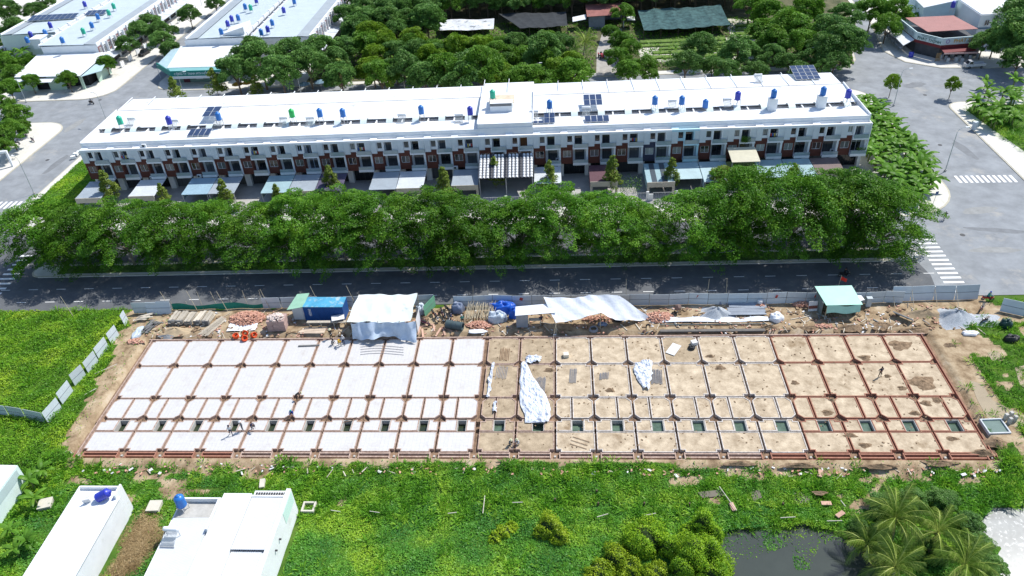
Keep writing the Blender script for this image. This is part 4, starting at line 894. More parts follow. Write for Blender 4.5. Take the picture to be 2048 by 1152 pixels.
# ---------------------------------------------------------------- vine-covered mounds
fol_vine = foliage('leaf_vine', (0.1, 0.24, 0.012), (0.23, 0.42, 0.02), (0.43, 0.6, 0.03), 0.3, pscale=.8)
fol_vine2 = foliage('leaf_vine_yellow', (0.14, 0.26, 0.012), (0.29, 0.42, 0.02), (0.5, 0.6, 0.04), 0.3, pscale=.8)
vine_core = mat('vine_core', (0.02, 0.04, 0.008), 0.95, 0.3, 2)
def vine(label, lumps, fm, seed, L=.17):
    """lumps: (px, py of the lump top, radius, height)"""
    cs = [(G(a, b, h*.8-.6), r*1.3, h*1.25) for a, b, r, h in lumps]; c0 = cs[0][0]
    t = thing('vine_mound', label, 'bush', (c0.x, c0.y, -.7)); rng = np.random.default_rng(seed); Ps = []; Ns = []; core = MB()
    for c, r, h in cs:
        n = int(1500*r*r*.5+620*r*h); d = rng.normal(size=(n, 3)); d[:, 2] = np.abs(d[:, 2])*1.25-.2; d /= np.linalg.norm(d, axis=1, keepdims=True)
        ph = rng.uniform(0, 6.28, 3); k = 1+.20*np.sin(4*d[:, 0]+ph[0]+3*d[:, 1])+.15*np.sin(9*d[:, 1]+ph[1]+5*d[:, 0])+.10*rng.normal(size=n)
        dd = d.copy(); rr_ = np.sqrt(np.maximum(1e-6, 1-d[:, 2]**2)); dd[:, :2] *= (rr_**.85/rr_)[:, None]; Ps.append(dd*k[:, None]*np.array([r*.88, r*.88, h*.85])+np.array([c.x-c0.x, c.y-c0.y, 0])); N = d+rng.normal(size=(n, 3))*.7+np.array([0, 0, .3]); Ns.append(N/np.linalg.norm(N, axis=1, keepdims=True))
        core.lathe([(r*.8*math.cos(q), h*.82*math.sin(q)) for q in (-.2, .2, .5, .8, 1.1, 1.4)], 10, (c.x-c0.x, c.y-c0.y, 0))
    P = np.concatenate(Ps); N = np.concatenate(Ns); Ls = L*rng.uniform(.6, 1.4, len(P))
    me = quads_mesh('foliage', leaf_quads(P, N, Ls, Ls*.7, rng), rng.random(len(P))); me.materials.append(fm)
    obj('foliage', me, None, t); obj('dark_core', core, vine_core, t)  # dark core added under the leaves, stands for the shaded depth
vine('tall column of bright vines standing in the pond edge', [(1392, 1095, 1.7, 3.2), (1415, 1100, 1.3, 2.9), (1440, 1125, 1.2, 2.2), (1425, 1140, 1.4, 2.2), (1370, 1130, 1.1, 2.2)], fol_vine, 1)
vine('hooded vine-covered stump behind the tall vine column', [(1407, 1040, 1.0, 2.6), (1432, 1062, .7, 2.0), (1375, 1055, .6, 1.3)], fol_vine, 2)
vine('rounded dark vine mound on the pond bank', [(1290, 1065, 1.7, 2.2), (1340, 1085, 1.1, 1.8), (1270, 1090, 1.0, 1.4)], fol_vine, 3)
vine('low yellow-green vine thicket in the weeds before the pond', [(1235, 1105, 1.2, 1.5), (1260, 1130, 1.0, 1.3), (1200, 1140, 1.2, 1.1), (1310, 1140, 1.0, 1.3)], fol_vine2, 4)
vine('arched yellow-green vine bush in the weed field', [(1100, 1045, 1.2, 1.7), (1120, 1065, .9, 1.2), (1082, 1060, .7, 1.0)], fol_vine2, 5)
vine('long low yellowish vine bush in the weed field', [(1010, 1058, .8, .8), (990, 1072, .6, .6), (1025, 1050, .6, .6)], fol_vine2, 6)
# ---------------------------------------------------------------- ground cover
fol_weed = foliage('leaf_weed', (0.075, 0.235, 0.018), (0.185, 0.4, 0.022), (0.4, 0.57, 0.04), 0.35, pscale=.20, wn=.8)
fol_creeper = foliage('leaf_creeper', (0.055, 0.2, 0.04), (0.13, 0.34, 0.042), (0.36, 0.54, 0.045), 0.35, pscale=.16, wn=.82)
fol_grass = foliage('blade_grass', (0.055, 0.18, 0.018), (0.15, 0.37, 0.026), (0.38, 0.56, 0.06), 0.35, pscale=.30, wn=.7)
HOUSES = []   # footprints kept clear of weeds: filled below
def scatter(name, label_poly, n, L, hmax, fm, seed, use_dirt=True, z0=None, avoid=(), dens=0.0, bl_=0.55):
    rng = np.random.default_rng(seed); bb = np.array([p[:2] for p in label_poly]); lo, hi = bb.min(0), bb.max(0)
    x = rng.uniform(lo[0], hi[0], n); y = rng.uniform(lo[1], hi[1], n); k = inpoly(x, y, label_poly)
    if use_dirt: k &= ~dirtmask(x, y) | (rng.random(n) < .04)
    for a in avoid: k &= ~inpoly(x, y, a)
    if dens: k &= (fbm(x*.5, y*.5, seed) > dens) | (rng.random(n) < .15)
    x, y = x[k], y[k]; n = len(x)
    lump = np.clip(fbm(x*.45, y*.45, seed+5)*1.7-.45, 0.05, 1); hz = (hgt(x, y) if z0 is None else z0)
    z = hz+rng.random(n)**.6*hmax*lump
    N = np.stack([rng.normal(size=n)*.55, rng.normal(size=n)*.55, np.ones(n)*.8], 1); N /= np.linalg.norm(N, axis=1, keepdims=True)
    Ls = L*rng.uniform(.5, 1.5, n)
    me = quads_mesh(name, leaf_quads(np.stack([x, y, z], 1), N, Ls, Ls*bl_, rng), rng.random(n)); me.materials.append(fm)
    o = fix(bpy.data.objects.new(name, me), None, None, 0); o['kind'] = 'stuff'; return o
def tussocks(name, region, nc, per, L, fm, seed, z0=None, use_dirt=True, avoid=(), spread=.22):
    """tufts of narrow upright blades"""
    rng = np.random.default_rng(seed); bb = np.array([p[:2] for p in region]); lo, hi = bb.min(0), bb.max(0)
    cx = rng.uniform(lo[0], hi[0], nc); cy = rng.uniform(lo[1], hi[1], nc); k = inpoly(cx, cy, region)
    if use_dirt: k &= ~dirtmask(cx, cy) | (rng.random(nc) < .05)
    for a in avoid: k &= ~inpoly(cx, cy, a)
    k &= rng.random(nc) < .25+1.1*fbm(cx*.35, cy*.35, seed+3)
    cx, cy = cx[k], cy[k]; nc = len(cx); size = rng.uniform(.5, 1.25, nc)*(.6+.8*fbm(cx*.3, cy*.3, seed+9)); tint = rng.random(nc)
    cx, cy, size, tint = [np.repeat(q, per) for q in (cx, cy, size, tint)]; n = len(cx)
    ox = rng.normal(size=n)*spread*size; oy = rng.normal(size=n)*spread*size; x = cx+ox; y = cy+oy
    z = (hgt(x, y) if z0 is None else np.full(n, z0)); B = np.stack([x, y, z], 1)
    D = np.stack([ox*2.2+rng.normal(size=n)*.35, oy*2.2+rng.normal(size=n)*.35, rng.uniform(.55, 1.1, n)], 1); D /= np.linalg.norm(D, axis=1, keepdims=True); Lb = (L*size*rng.uniform(.6, 1.2, n))[:, None]
    a = rng.random(n)*6.283; S = np.stack([np.cos(a), np.sin(a), np.zeros(n)], 1)*(.055*size[:, None]); M = B+D*Lb*.6; Tp = B+D*Lb+np.stack([ox, oy, -np.abs(ox)-.05], 1)*.3
    V = np.stack([B-S*.7, M-S, Tp, M+S], 1)
    me = quads_mesh(name, V, np.clip(tint*.6+rng.random(n)*.4, 0, 1)); me.materials.append(fm)
    o = fix(bpy.data.objects.new(name, me), None, None, 0); o['kind'] = 'stuff'; return o
def ftag(o, label, cat): o['label'] = label; o['category'] = cat; return o
def rectp(x0, x1, y0, y1): return [(x0, y0), (x1, y0), (x1, y1), (x0, y1)]
H0 = rectp(-75, -59.7, -40, -10.2); H1 = rectp(-49.3, -43.6, -45, -14.2); H2 = rectp(-37.2, -24.2, -45, -13.6)
water_clear = [POND, PONDR, H0, H1, H2]
ftag(scatter('weeds', rectp(-93, -54.5, -12, 24.2), 125000, .21, 1.0, fol_weed, 11, avoid=[H0]), 'bright green weeds covering the lot west of the site', 'weeds')
ftag(tussocks('grass', rectp(-62, 64, -15.0, -6.2), 3200, 26, .58, fol_grass, 12, avoid=water_clear), 'rank grass along the front of the foundation', 'grass')
ftag(scatter('creeper', rectp(-62, 60, -28, -13.0), 210000, .21, .34, fol_creeper, 13, avoid=water_clear, use_dirt=False, bl_=.75), 'low leafy creeper carpeting the open lot', 'ground cover')
ftag(tussocks('grass', rectp(54, 96, -14, 24), 4200, 22, .6, fol_grass, 14, avoid=water_clear), 'patchy grass and weeds east of the foundation', 'grass')
ftag(scatter('grass', rectp(-98.3, -87.6, 54, 84), 26000, .25, .6, fol_weed, 15, use_dirt=False, z0=.14), 'lush strip of grass beside the terrace end', 'grass')
EL = [(94.5, 93), (92.5, 91), (93.3, 84), (95.2, 70), (95.5, 47), (150, 47), (150, 94)]
struct('grass_lot', MB().add([(*p, .137) for p in EL], [tuple(range(len(EL)))]), lawn)
ftag(tussocks('grass', EL, 6000, 14, 1.1, fol_grass, 16, use_dirt=False, z0=.14, spread=.4), 'tall grass on the overgrown lot east of the street', 'grass')
cover('grass_strip', [(-98.3, 54), (-88.0, 54), (-88.0, 86), (-98.3, 88)], lawn, .1415)
NL = [(-60, 119.5), (78, 119.5), (80, 128), (92, 170), (104, 297), (-60, 297)]
struct('orchard_floor', MB().add([(*T(p), .139) for p in NL], [tuple(range(len(NL)))]), mat('orchard_floor', (0.05, 0.075, 0.02), .95, .4, .4, c2=(0.12, 0.11, 0.06), bump=.1, bscale=3))
struct('verge', MB().add([(*p, .138) for p in [(-150, 119), (-137, 119), (-140, 142), (-150, 150), (-240, 150), (-240, 119)]], [tuple(range(6))]), lawn)
struct('verge', MB().add([(*p, .138) for p in [(-240, 49), (-121.5, 49), (-121, 76), (-122, 92), (-126, 98), (-240, 98)]], [tuple(range(6))]), lawn)
ftag(tussocks('grass', rectp(-93, -58, -12, 24.2), 500, 22, .8, fol_grass, 71, avoid=[H0]), 'taller tufts of grass on the lot west of the site', 'grass')
ftag(tussocks('grass', rectp(-62, 60, -27, -14.5), 420, 24, .7, fol_grass, 72, avoid=water_clear), 'scattered tall tufts rising from the creeper lot', 'grass')
ftag(scatter('creeper', rectp(-62, 64, -14.0, -6.6), 110000, .18, .32, fol_creeper, 73, avoid=water_clear, bl_=.7), 'low weeds between the grass tufts before the foundation', 'ground cover')
ftag(scatter('undergrowth', rectp(-80, 59, 34.6, 37.4), 9000, .26, .7, fol_dark, 17, use_dirt=False, z0=.15, dens=.5), 'low hedge-like undergrowth beneath the shade trees', 'undergrowth')
ftag(scatter('undergrowth', [(-58, 120), (78, 120.5), (80, 128), (60, 160), (-58, 165)], 30000, .55, .9, fol_mid, 18, use_dirt=False, z0=.14, avoid=[pxpoly([(1185, 175), (1195, 60), (1245, 60), (1235, 175)])]), 'undergrowth below the orchard and garden trees', 'undergrowth')
cxp = sum(p[0] for p in POND)/len(POND); cyp = sum(p[1] for p in POND)/len(POND)
def grow(pl, k): return [(cxp+(p[0]-cxp)*k, cyp+(p[1]-cyp)*k) for p in pl]
ftag(tussocks('reeds', grow(POND, 1.12), 900, 20, .75, fol_grass, 77, z0=-1.02, use_dirt=False, avoid=[grow(POND, .93)]), 'ragged reeds and grass fringing the dark pond', 'reeds')
# pond and pool water
def pond_mat(n, c, rough):
    m = mat(n, c, rough, .12, .3, spec=.5); return m
struct('pond', MB().add([(p[0], p[1], -1.0) for p in [(18, -45), (46, -45), (46, -12), (18, -12)]], [(0, 1, 2, 3)]), pond_mat('pond_water', (0.050, 0.060, 0.050), .04))
struct('pool', MB().add([(p[0], p[1], -.98) for p in [(47, -45), (90, -45), (90, -6), (47, -6)]], [(0, 1, 2, 3)]), mat('glare_pool_water', (0.26, 0.27, 0.26), .2, .2, .6, stain=((0.62, 0.62, 0.60), 2.2, .54), spec=.5))  # pale tone and white flecks paint in glare off floating debris
duck = scatter('floating_weed', pxpoly([(1415, 1055), (1720, 1050), (1790, 1110), (1760, 1140), (1700, 1095), (1640, 1085), (1620, 1140), (1590, 1140), (1580, 1090), (1500, 1120), (1440, 1115)], -1.0), 9000, .20, .04, fol_creeper, 31, use_dirt=False, z0=-.985, dens=.45); ftag(duck, 'floating weed mats on the dark pond', 'pond weed')

# potted greenery on the terrace balconies
def balcony_green(hs, x0, x1, y0, y1, z0, z1, n, seed, fm=None):
    rng = np.random.default_rng(seed); P = np.stack([rng.uniform(x0, x1, n), rng.uniform(y0, y1, n), rng.uniform(z0, z1, n)], 1); N = rng.normal(size=(n, 3)); N[:, 2] += .6; N /= np.linalg.norm(N, axis=1, keepdims=True)
    me = quads_mesh('balcony_plants', leaf_quads(P, N, rng.uniform(.2, .4, n), .14, rng), rng.random(n)); me.materials.append(fm or fol_mid); obj('balcony_plants', me, None, hs)
for i, (x0, x1, z0, z1) in enumerate(((2.5, 4.9, 3.6, 4.5), (2.5, 3.6, 6.8, 7.6), (3.4, 5.0, 3.6, 4.9), (2.6, 4.2, 6.8, 8.0))): balcony_green(houses[(21, 24, 28, 24)[i]], x0, x1, -2.2, -1.9, z0, z1, 160, 50+i)
for i in (3, 6, 13, 18, 20, 26): balcony_green(houses[i], 2.5, 4.6, -2.2, -2.0, 3.6, 4.3, 50, 60+i)
balcony_green(houses[24], .2, 4.9, -7.1, -5.5, 3.0, 4.6, 700, 71, fol_dark); balcony_green(houses[20], .5, 4.6, -9, -4, .2, 2.2, 500, 72, fol_dark); balcony_green(houses[13], .5, 4.6, -9, -5, .2, 2.0, 300, 73, fol_dark)
for i in (2, 4, 7, 11, 14, 17, 19, 22, 25): balcony_green(houses[i], .4, 4.8, -10.8, -9.8, .2, 1.6, 160, 80+i, fol_mid)
# ---------------------------------------------------------------- background terraces
roof_blue = mat('blue_grey_roof', (0.50, 0.57, 0.61), 0.45, 0.06, 0.4, wave=('X', 2.0, 0.03))
roof_slate = mat('slate_roof', (0.34, 0.38, 0.41), 0.5, 0.08, 0.4, wave=('X', 2.0, 0.03))
mauve = mat('mauve_panel', (0.26, 0.15, 0.15), 0.8, 0.1, 1)
def text_mesh(body, size, ext=0.02):
    cu = bpy.data.curves.new('lettering', 'FONT'); cu.body = body; cu.size = size; cu.extrude = ext; cu.align_x = 'CENTER'; cu.align_y = 'CENTER'; cu.resolution_u = 2
    o = bpy.data.objects.new('lettering', cu); COL.objects.link(o); dg = bpy.context.evaluated_depsgraph_get()
    me = bpy.data.meshes.new_from_object(o.evaluated_get(dg)); bpy.data.objects.remove(o, do_unlink=True); me.name = 'lettering'; return me
def rowhouse():
    t = thing('row_house', 'x', 'house')
    obj('wall', MB().box(0, 4.98, 0, 16.0, 0, 6.6), white_wall, t)
    obj('roof', MB().hexa([(0, 3.6, 6.72), (4.98, 3.6, 6.72), (4.98, 16.4, 6.95), (0, 16.4, 6.95)], [(0, 3.6, 6.82), (4.98, 3.6, 6.82), (4.98, 16.4, 7.05), (0, 16.4, 7.05)]), roof_blue, t)
    obj('front_roof', MB().hexa([(0, .2, 6.65), (4.98, .2, 6.65), (4.98, 3.5, 6.9), (0, 3.5, 6.9)], [(0, .2, 6.75), (4.98, .2, 6.75), (4.98, 3.5, 7.0), (0, 3.5, 7.0)]), roof_slate, t)
    obj('parapet', MB().box(0, 4.98, -.1, .18, 6.2, 7.1).box(2.2, 3.1, -.45, -.1, 6.0, 6.8), frame_white, t)
    obj('rear_parapet', MB().box(0, 4.98, 16.42, 16.62, 6.4, 7.2).box(2.2, 2.7, 16.3, 16.75, 6.4, 7.45), frame_white, t)
    obj('panel', MB().box(.1, 2.0, -.12, -.01, 3.6, 6.0), mauve, t)
    obj('fin', MB().box(2.1, 2.35, -.5, -.01, 3.2, 6.2).box(4.7, 4.95, -.5, -.01, 3.2, 6.2).box(2.35, 4.7, -.5, -.01, 3.1, 3.35), frame_white, t)
    win(t, .6, 1.6, 4.2, 5.6, -.13, white_frame); win(t, 2.8, 4.4, 3.45, 5.7, -.02, white_frame, glass_door, 'balcony_door')
    win(t, .6, 4.4, .05, 2.8, -.02, alu, glass_door, 'front_door', 3)
    obj('porch_roof', MB().hexa([(.1, -3.2, 2.75), (4.88, -3.2, 2.75), (4.88, -.02, 3.05), (.1, -.02, 3.05)], [(.1, -3.2, 2.83), (4.88, -3.2, 2.83), (4.88, -.02, 3.13), (.1, -.02, 3.13)]), AW['pale'], t)
    obj('garden_wall', MB().box(0, .2, -5.0, -4.8, .13, 1.8).box(.2, 1.8, -4.95, -4.85, .13, 1.5).box(4.78, 4.98, -5.0, -4.8, .13, 1.8), white_wall, t)
    return t
rp = rowhouse()
first = True
def row(x, y0, n, rz, label, group):
    global first
    for i in range(n):
        loc = (x, y0+5*i, .13) if rz > 0 else (x, y0+5*(i+1), .13)
        if first: o = rp; o.location = loc; o.rotation_euler = (0, 0, rz); first = False
        else: o = dup(rp, loc, rz)
        o['label'] = label; o['group'] = group
row(-121.7, 135.2, 12, math.pi/2, 'two-storey row house with mauve panels facing the street behind the annexe', 'row houses behind the white-roofed annexe')
row(-156.6, 147.0, 11, -math.pi/2, 'row house of the far back terrace with blue-grey roof and solar panels', 'row houses of the far back terrace')
row(-97.0, 137.0, 11, -math.pi/2, 'row house with blue-grey roof behind the green-signed shop', 'row houses behind the green-signed shop')
row(-61.8, 135.6, 11, math.pi/2, 'row house with blue-grey roof and mauve front above the dark trees', 'row houses above the dark trees')
# raised attic on the first house behind the green sign
at_ = obj('rooftop_attic', MB().hexa([(-6, 0, 0), (0, 0, 0), (0, 6, 0), (-6, 6, 0)], [(-6, 0, .5), (0, 0, 2.1), (0, 6, 2.1), (-6, 6, .5)]), white_wall, None, (-80.5, 138.0, 7.2)); tag(at_, 'white wedge-shaped rooftop attic on the terrace behind the green-signed shop', 'attic')
for (u, v, c, lab) in [(124, 80, 'blue', 0), (166, 62, 'teal', 0), (183, 50, 'blue', 0), (195, 33, 'blue', 0), (217, 25, 'teal', 0), (227, 12, 'teal', 0), (54, 80, 'blue', 1), (61, 69, 'royal', 1), (100, 50, 'royal', 1), (169, 8, 'royal', 1), (90, 65, 'blue', 1), (442, 63, 'blue', 2), (455, 47, 'royal', 2), (463, 37, 'royal', 2), (476, 35, 'blue', 2), (490, 13, 'blue', 2), (501, 15, 'teal', 2), (512, 0, 'royal', 2), (522, 64, 'blue', 3), (535, 58, 'royal', 3), (544, 45, 'blue', 3), (567, 20, 'royal', 3), (588, 2, 'blue', 3)]:
    p = G(u, v, 8.6); nm = ['on the terrace roof behind the white-roofed annexe', 'on the far back terrace roof', 'on the terrace roof behind the green-signed shop', 'on the terrace roof above the dark trees'][lab]
    tank(c, (p.x, p.y, 7.15), .7, f'{TN[c]} water tank {nm}', f'{TN[c]} tanks {nm}')
p = G(62, 40, 7.2); solar((p.x, p.y-2, 7.25), 9, 2, 'long solar array on the far back terrace roof', rz=.05, pw=1.6, ph=2.0)
p = G(172, 31, 7.2); solar((p.x, p.y-1, 7.25), 4, 2, 'short solar array on the terrace roof behind the annexe', rz=.05, pw=1.5, ph=1.8)
# ---------------------------------------------------------------- white-roofed annexe (pale green walls)
pgreen = mat('pale_green_wall', (0.42, 0.56, 0.47), 0.85, 0.08, .6)
dark_in = mat('dark_interior', (0.02, 0.02, 0.022), 0.9, 0.2, 1)  # near-black stands in for the shade inside the annexe
a = thing('annexe', 'single-storey annexe with white sheet roof, pale green walls and dark openings', 'building', (0, 0, .13))
obj('roof', MB().hexa([(-137.5, 119.8, 3.75), (-119.2, 119.2, 3.75), (-119.2, 135.0, 4.5), (-139.5, 135.0, 4.5)], [(-137.5, 119.8, 3.87), (-119.2, 119.2, 3.87), (-119.2, 135.0, 4.62), (-139.5, 135.0, 4.62)]), white_roof, a)
obj('side_roof', MB().hexa([(-119.1, 119.3, 3.5), (-115.8, 123.8, 3.3), (-117.5, 131.5, 3.8), (-119.1, 135, 4.2)], [(-119.1, 119.3, 3.6), (-115.8, 123.8, 3.4), (-117.5, 131.5, 3.9), (-119.1, 135, 4.3)]), AW['tealpale'], a)
obj('lean_to', MB().hexa([(-137.5, 117.8, 2.9), (-126.5, 117.6, 2.9), (-126.5, 119.7, 3.3), (-137.5, 119.75, 3.3)], [(-137.5, 117.8, 3.0), (-126.5, 117.6, 3.0), (-126.5, 119.7, 3.4), (-137.5, 119.75, 3.4)]), white_roof, a)
obj('wall', MB().box(-137.2, -132.5, 120, 120.2, 0, 3.6).box(-129.0, -124.5, 120, 120.2, 0, 3.6).box(-137.2, -137, 120.2, 134.8, 0, 3.6).box(-118.0, -117.8, 124.5, 131.5, 0, 3.2).box(-120.0, -119.3, 119.8, 120.2, 0, 3.5), pgreen, a)
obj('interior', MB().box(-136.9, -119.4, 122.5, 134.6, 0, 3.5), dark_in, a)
obj('dark_opening', MB().box(-132.4, -129.1, 120.6, 120.7, 0, 3.0), dark_in, a)  # flat panel painting the shade in the open front
tag(obj('meter_cabin', MB().box(-141.5, -138.8, 137.5, 141, 5.5, 8.2).box(-141.8, -138.5, 137.2, 141.3, 8.2, 8.35), white_wall), 'white rooftop cabin at the corner between the two far terraces', 'cabin')
# ---------------------------------------------------------------- green-signed shop
sgreen = mat('sign_green', (0.015, 0.20, 0.16), 0.5, 0.08, 2); steel_light = mat('light_steel', (0.55, 0.60, 0.64), 0.4, 0.05, 1)
a = thing('green_signed_shop', 'corner shop with white roof and long green signboard over the pavement', 'shop', (0, 0, .13))
obj('roof', MB().hexa([(-96.6, 121.8, 4.2), (-80.5, 121.5, 4.2), (-80.5, 137.0, 4.8), (-99.0, 137.0, 4.8)], [(-96.6, 121.8, 4.3), (-80.5, 121.5, 4.3), (-80.5, 137.0, 4.9), (-99.0, 137.0, 4.9)]), white_roof, a)
obj('side_roof', MB().hexa([(-101.6, 126.2, 3.5), (-96.7, 121.8, 3.7), (-99.1, 137, 4.4), (-101.8, 137, 4.0)], [(-101.6, 126.2, 3.6), (-96.7, 121.8, 3.8), (-99.1, 137, 4.5), (-101.8, 137, 4.1)]), AW['tealpale'], a)
obj('wall', MB().box(-96.0, -81, 122.5, 136.5, 0, 4.0), mat('grey_green_wall', (0.14, 0.22, 0.20), .8, .1, 1), a)
s1 = obj('signboard', MB().hexa([(-95.0, 119.2, 2.9), (-81.5, 119.0, 2.9), (-81.5, 119.2, 2.9), (-95.0, 119.4, 2.9)], [(-95.0, 119.6, 4.1), (-81.5, 119.4, 4.1), (-81.5, 119.6, 4.1), (-95.0, 119.8, 4.1)]), sgreen, a)
lt = obj('lettering', text_mesh('CÔNG TY TNHH MTV HỒNG KHANH', .75), mat('sign_white', (0.8, 0.82, 0.82), .5, .03, 2), s1, (-87.6, 119.22, 3.4)); lt.rotation_euler = (math.radians(72), 0, -.015)
s2 = obj('signboard', MB().hexa([(-102.0, 126.4, 2.9), (-95.1, 119.2, 2.9), (-95.0, 119.4, 2.9), (-101.8, 126.6, 2.9)], [(-101.8, 126.7, 4.0), (-94.9, 119.6, 4.0), (-94.8, 119.8, 4.0), (-101.6, 126.9, 4.0)]), sgreen, a)
obj('eaves', MB().box(-95, -81.5, 119.0, 119.1, 2.3, 2.88).hexa([(-95, 119.8, 4.0), (-81.5, 119.6, 4.0), (-81.5, 121.5, 4.15), (-96.5, 121.8, 4.15)], [(-95, 119.8, 4.08), (-81.5, 119.6, 4.08), (-81.5, 121.5, 4.19), (-96.5, 121.8, 4.19)]), mat('teal_sheet', (0.20, 0.42, 0.42), .5, .08, 1), a)
obj('fascia_strip', MB().hexa([(-95.0, 118.95, 2.25), (-81.5, 118.75, 2.25), (-81.5, 118.95, 2.25), (-95.0, 119.15, 2.25)], [(-95.0, 118.95, 2.85), (-81.5, 118.75, 2.85), (-81.5, 118.95, 2.85), (-95.0, 119.15, 2.85)]), steel_light, a)
obj('post', MB().tube((-101.7, 126.3, 0), (-101.7, 126.3, 3.0), .06), steel_light, a)
obj('door', MB().box(-93.5, -91.8, 122.4, 122.48, 0, 2.4), mat('maroon_door', (0.09, 0.02, 0.03), .6, .1, 1), a)
obj('notice_board', MB().box(-90.0, -88.2, 122.35, 122.48, .8, 2.6), steel_light, a)
for i, (u, v, c) in enumerate(((475, 168, 'yellow'), (495, 165, 'yellow'), (575, 170, 'slate'), (608, 168, 'blue'), (640, 163, 'blue'))):
    p = G(u, v, 2.3); cm = mat('parasol_'+c, {'yellow': (0.45, 0.26, 0.03), 'slate': (0.25, 0.28, 0.32), 'blue': (0.16, 0.26, 0.34)}[c], .8, .1, 1)
    t = thing('parasol', {'yellow': 'yellow cafe parasol under the dark trees behind the terrace', 'slate': 'grey folded-edge cafe parasol under the dark trees', 'blue': 'blue cafe parasol under the dark trees by the lane mouth'}[c], 'parasol', (p.x, p.y, .13), i, c+' cafe parasols')
    obj('canopy', MB().lathe([(1.5, 2.1), (.8, 2.5), (.03, 2.75)], 8), cm, t); obj('pole', MB().tube((0, 0, 0), (0, 0, 2.75), .03), posts, t)
# ---------------------------------------------------------------- corner shop with pale signboards
maroon = mat('maroon_trim', (0.17, 0.025, 0.03), .6, .1, 1); signpale = mat('sign_pale', (0.55, 0.66, 0.66), .5, .05, 1)
a = thing('corner_shop', 'corner shop with red-brown roof, pale signboards and maroon trim', 'shop', (0, 0, .13))
obj('roof', MB().hexa([(95.0, 137.6, 5.3), (96.6, 126.6, 5.1), (109.0, 127.6, 5.1), (107.2, 138.0, 5.3)], [(95.0, 137.6, 5.42), (96.6, 126.6, 5.22), (109.0, 127.6, 5.22), (107.2, 138.0, 5.42)]), mat('red_brown_roof', (0.36, 0.17, 0.15), .6, .08, .5, wave=('X', 2.0, .03)), a)
fp = [(94.2, 138.5), (94.5, 126.9), (98.4, 122.2), (108.6, 123.4), (108.6, 137.8)]
obj('wall', MB().prism(fp, 0, 3.2), mat('shop_dark_front', (0.06, 0.065, 0.075), .6, .3, .6), a)
sp = [(93.6, 138.8), (93.9, 126.5), (98.1, 121.3), (109.0, 122.6)]
def band(p, q, z0, z1, th=.25):
    d = Vector((q[0]-p[0], q[1]-p[1])).normalized(); n = Vector((-d.y, d.x))*th
    return MB().hexa([(*p, z0), (*q, z0), (q[0]+n.x, q[1]+n.y, z0), (p[0]+n.x, p[1]+n.y, z0)], [(*p, z1), (*q, z1), (q[0]+n.x, q[1]+n.y, z1), (p[0]+n.x, p[1]+n.y, z1)])
for i in range(3):
    s_ = obj('signboard', band(sp[i], sp[i+1], 3.55, 5.25), signpale, a); obj('trim', band(sp[i], sp[i+1], 2.85, 3.53, .35), maroon, a)
    d = Vector((sp[i+1][0]-sp[i][0], sp[i+1][1]-sp[i][1])); ang = math.atan2(d.y, d.x); mid = ((sp[i][0]+sp[i+1][0])/2, (sp[i][1]+sp[i+1][1])/2); n = Vector((d.y, -d.x)).normalized()
    if i:
        tm = text_mesh('PHÁT THỊNH', 1.0 if i == 1 else 1.25); q = obj('lettering', tm, mat('letter_dark', (0.02, 0.10, 0.09), .5, .05, 1) if i == 1 else mat('letter_amber', (0.62, 0.33, 0.03), .5, .05, 1), s_, (mid[0]+n.x*.08+d.normalized().x*(1.2 if i == 2 else .2), mid[1]+n.y*.08+d.normalized().y*(1.2 if i == 2 else .2), 4.1 if i == 1 else 4.4)); q.rotation_euler = (math.pi/2, 0, ang)
        if i == 1:
            for k, (zz, l_) in enumerate(((5.0, 4.2), (4.72, 3.6))): obj('small_print', band((mid[0]-d.normalized().x*l_/2+n.x*.03, mid[1]-d.normalized().y*l_/2+n.y*.03), (mid[0]+d.normalized().x*l_/2+n.x*.03, mid[1]+d.normalized().y*l_/2+n.y*.03), zz, zz+.1, .02), mat('letter_dark', (0, 0, 0)), s_)
        else:
            lg = obj('emblem', MB().torus((0, 0, 0), .42, .07, 'Y', 16, 5), mat('emblem_violet', (0.35, 0.18, 0.42), .5, .05, 1), s_, (mid[0]+n.x*.05-d.normalized().x*4.0, mid[1]+n.y*.05-d.normalized().y*4.0, 4.4), ang)
    else:
        for k in range(3): obj('sign_window', band((93.54, 136.5-k*3.2), (93.6, 134.2-k*3.2), 3.8, 5.0, .03), mat('sign_photo', (0.30, 0.36, 0.40), .4, .4, 1.2), s_)
obj('metal_awning', MB().hexa([(90.6, 124.6, 2.6), (93.8, 126.6, 3.3), (93.6, 139.8, 3.3), (91.2, 139.6, 2.6)], [(90.6, 124.6, 2.7), (93.8, 126.6, 3.4), (93.6, 139.8, 3.4), (91.2, 139.6, 2.7)]), white_roof, a)
obj('red_awning', MB().hexa([(98.2, 118.9, 2.5), (106.0, 119.8, 2.5), (106.0, 122.9, 2.8), (98.2, 122.0, 2.8)], [(98.2, 118.9, 2.6), (106.0, 119.8, 2.6), (106.0, 122.9, 2.9), (98.2, 122.0, 2.9)]), maroon, a)
obj('awning_valance', MB().box(98.2, 106.0, 118.8, 118.88, 2.2, 2.55), mat('pink_valance', (0.62, 0.40, 0.38), .7, .1, 1), a).location = (0, 0, 0)
for k in range(5):
    q = obj('storage_rack', MB().box(0, .05, 0, .05, 0, 2.3).box(1.9, 1.95, 0, .05, 0, 2.3).box(0, 1.95, 0, .6, .9, .95).box(0, 1.95, 0, .6, 1.7, 1.75).box(.2, 1.5, .1, .5, .96, 1.5), mat('rack_grey', (0.25, 0.28, 0.32), .5, .2, 1), None, (91.6, 127+2.4*k, .13), math.pi/2); tag(q, 'grey rack of goods under the white metal awning of the corner shop', 'rack', 'racks under the metal awning')
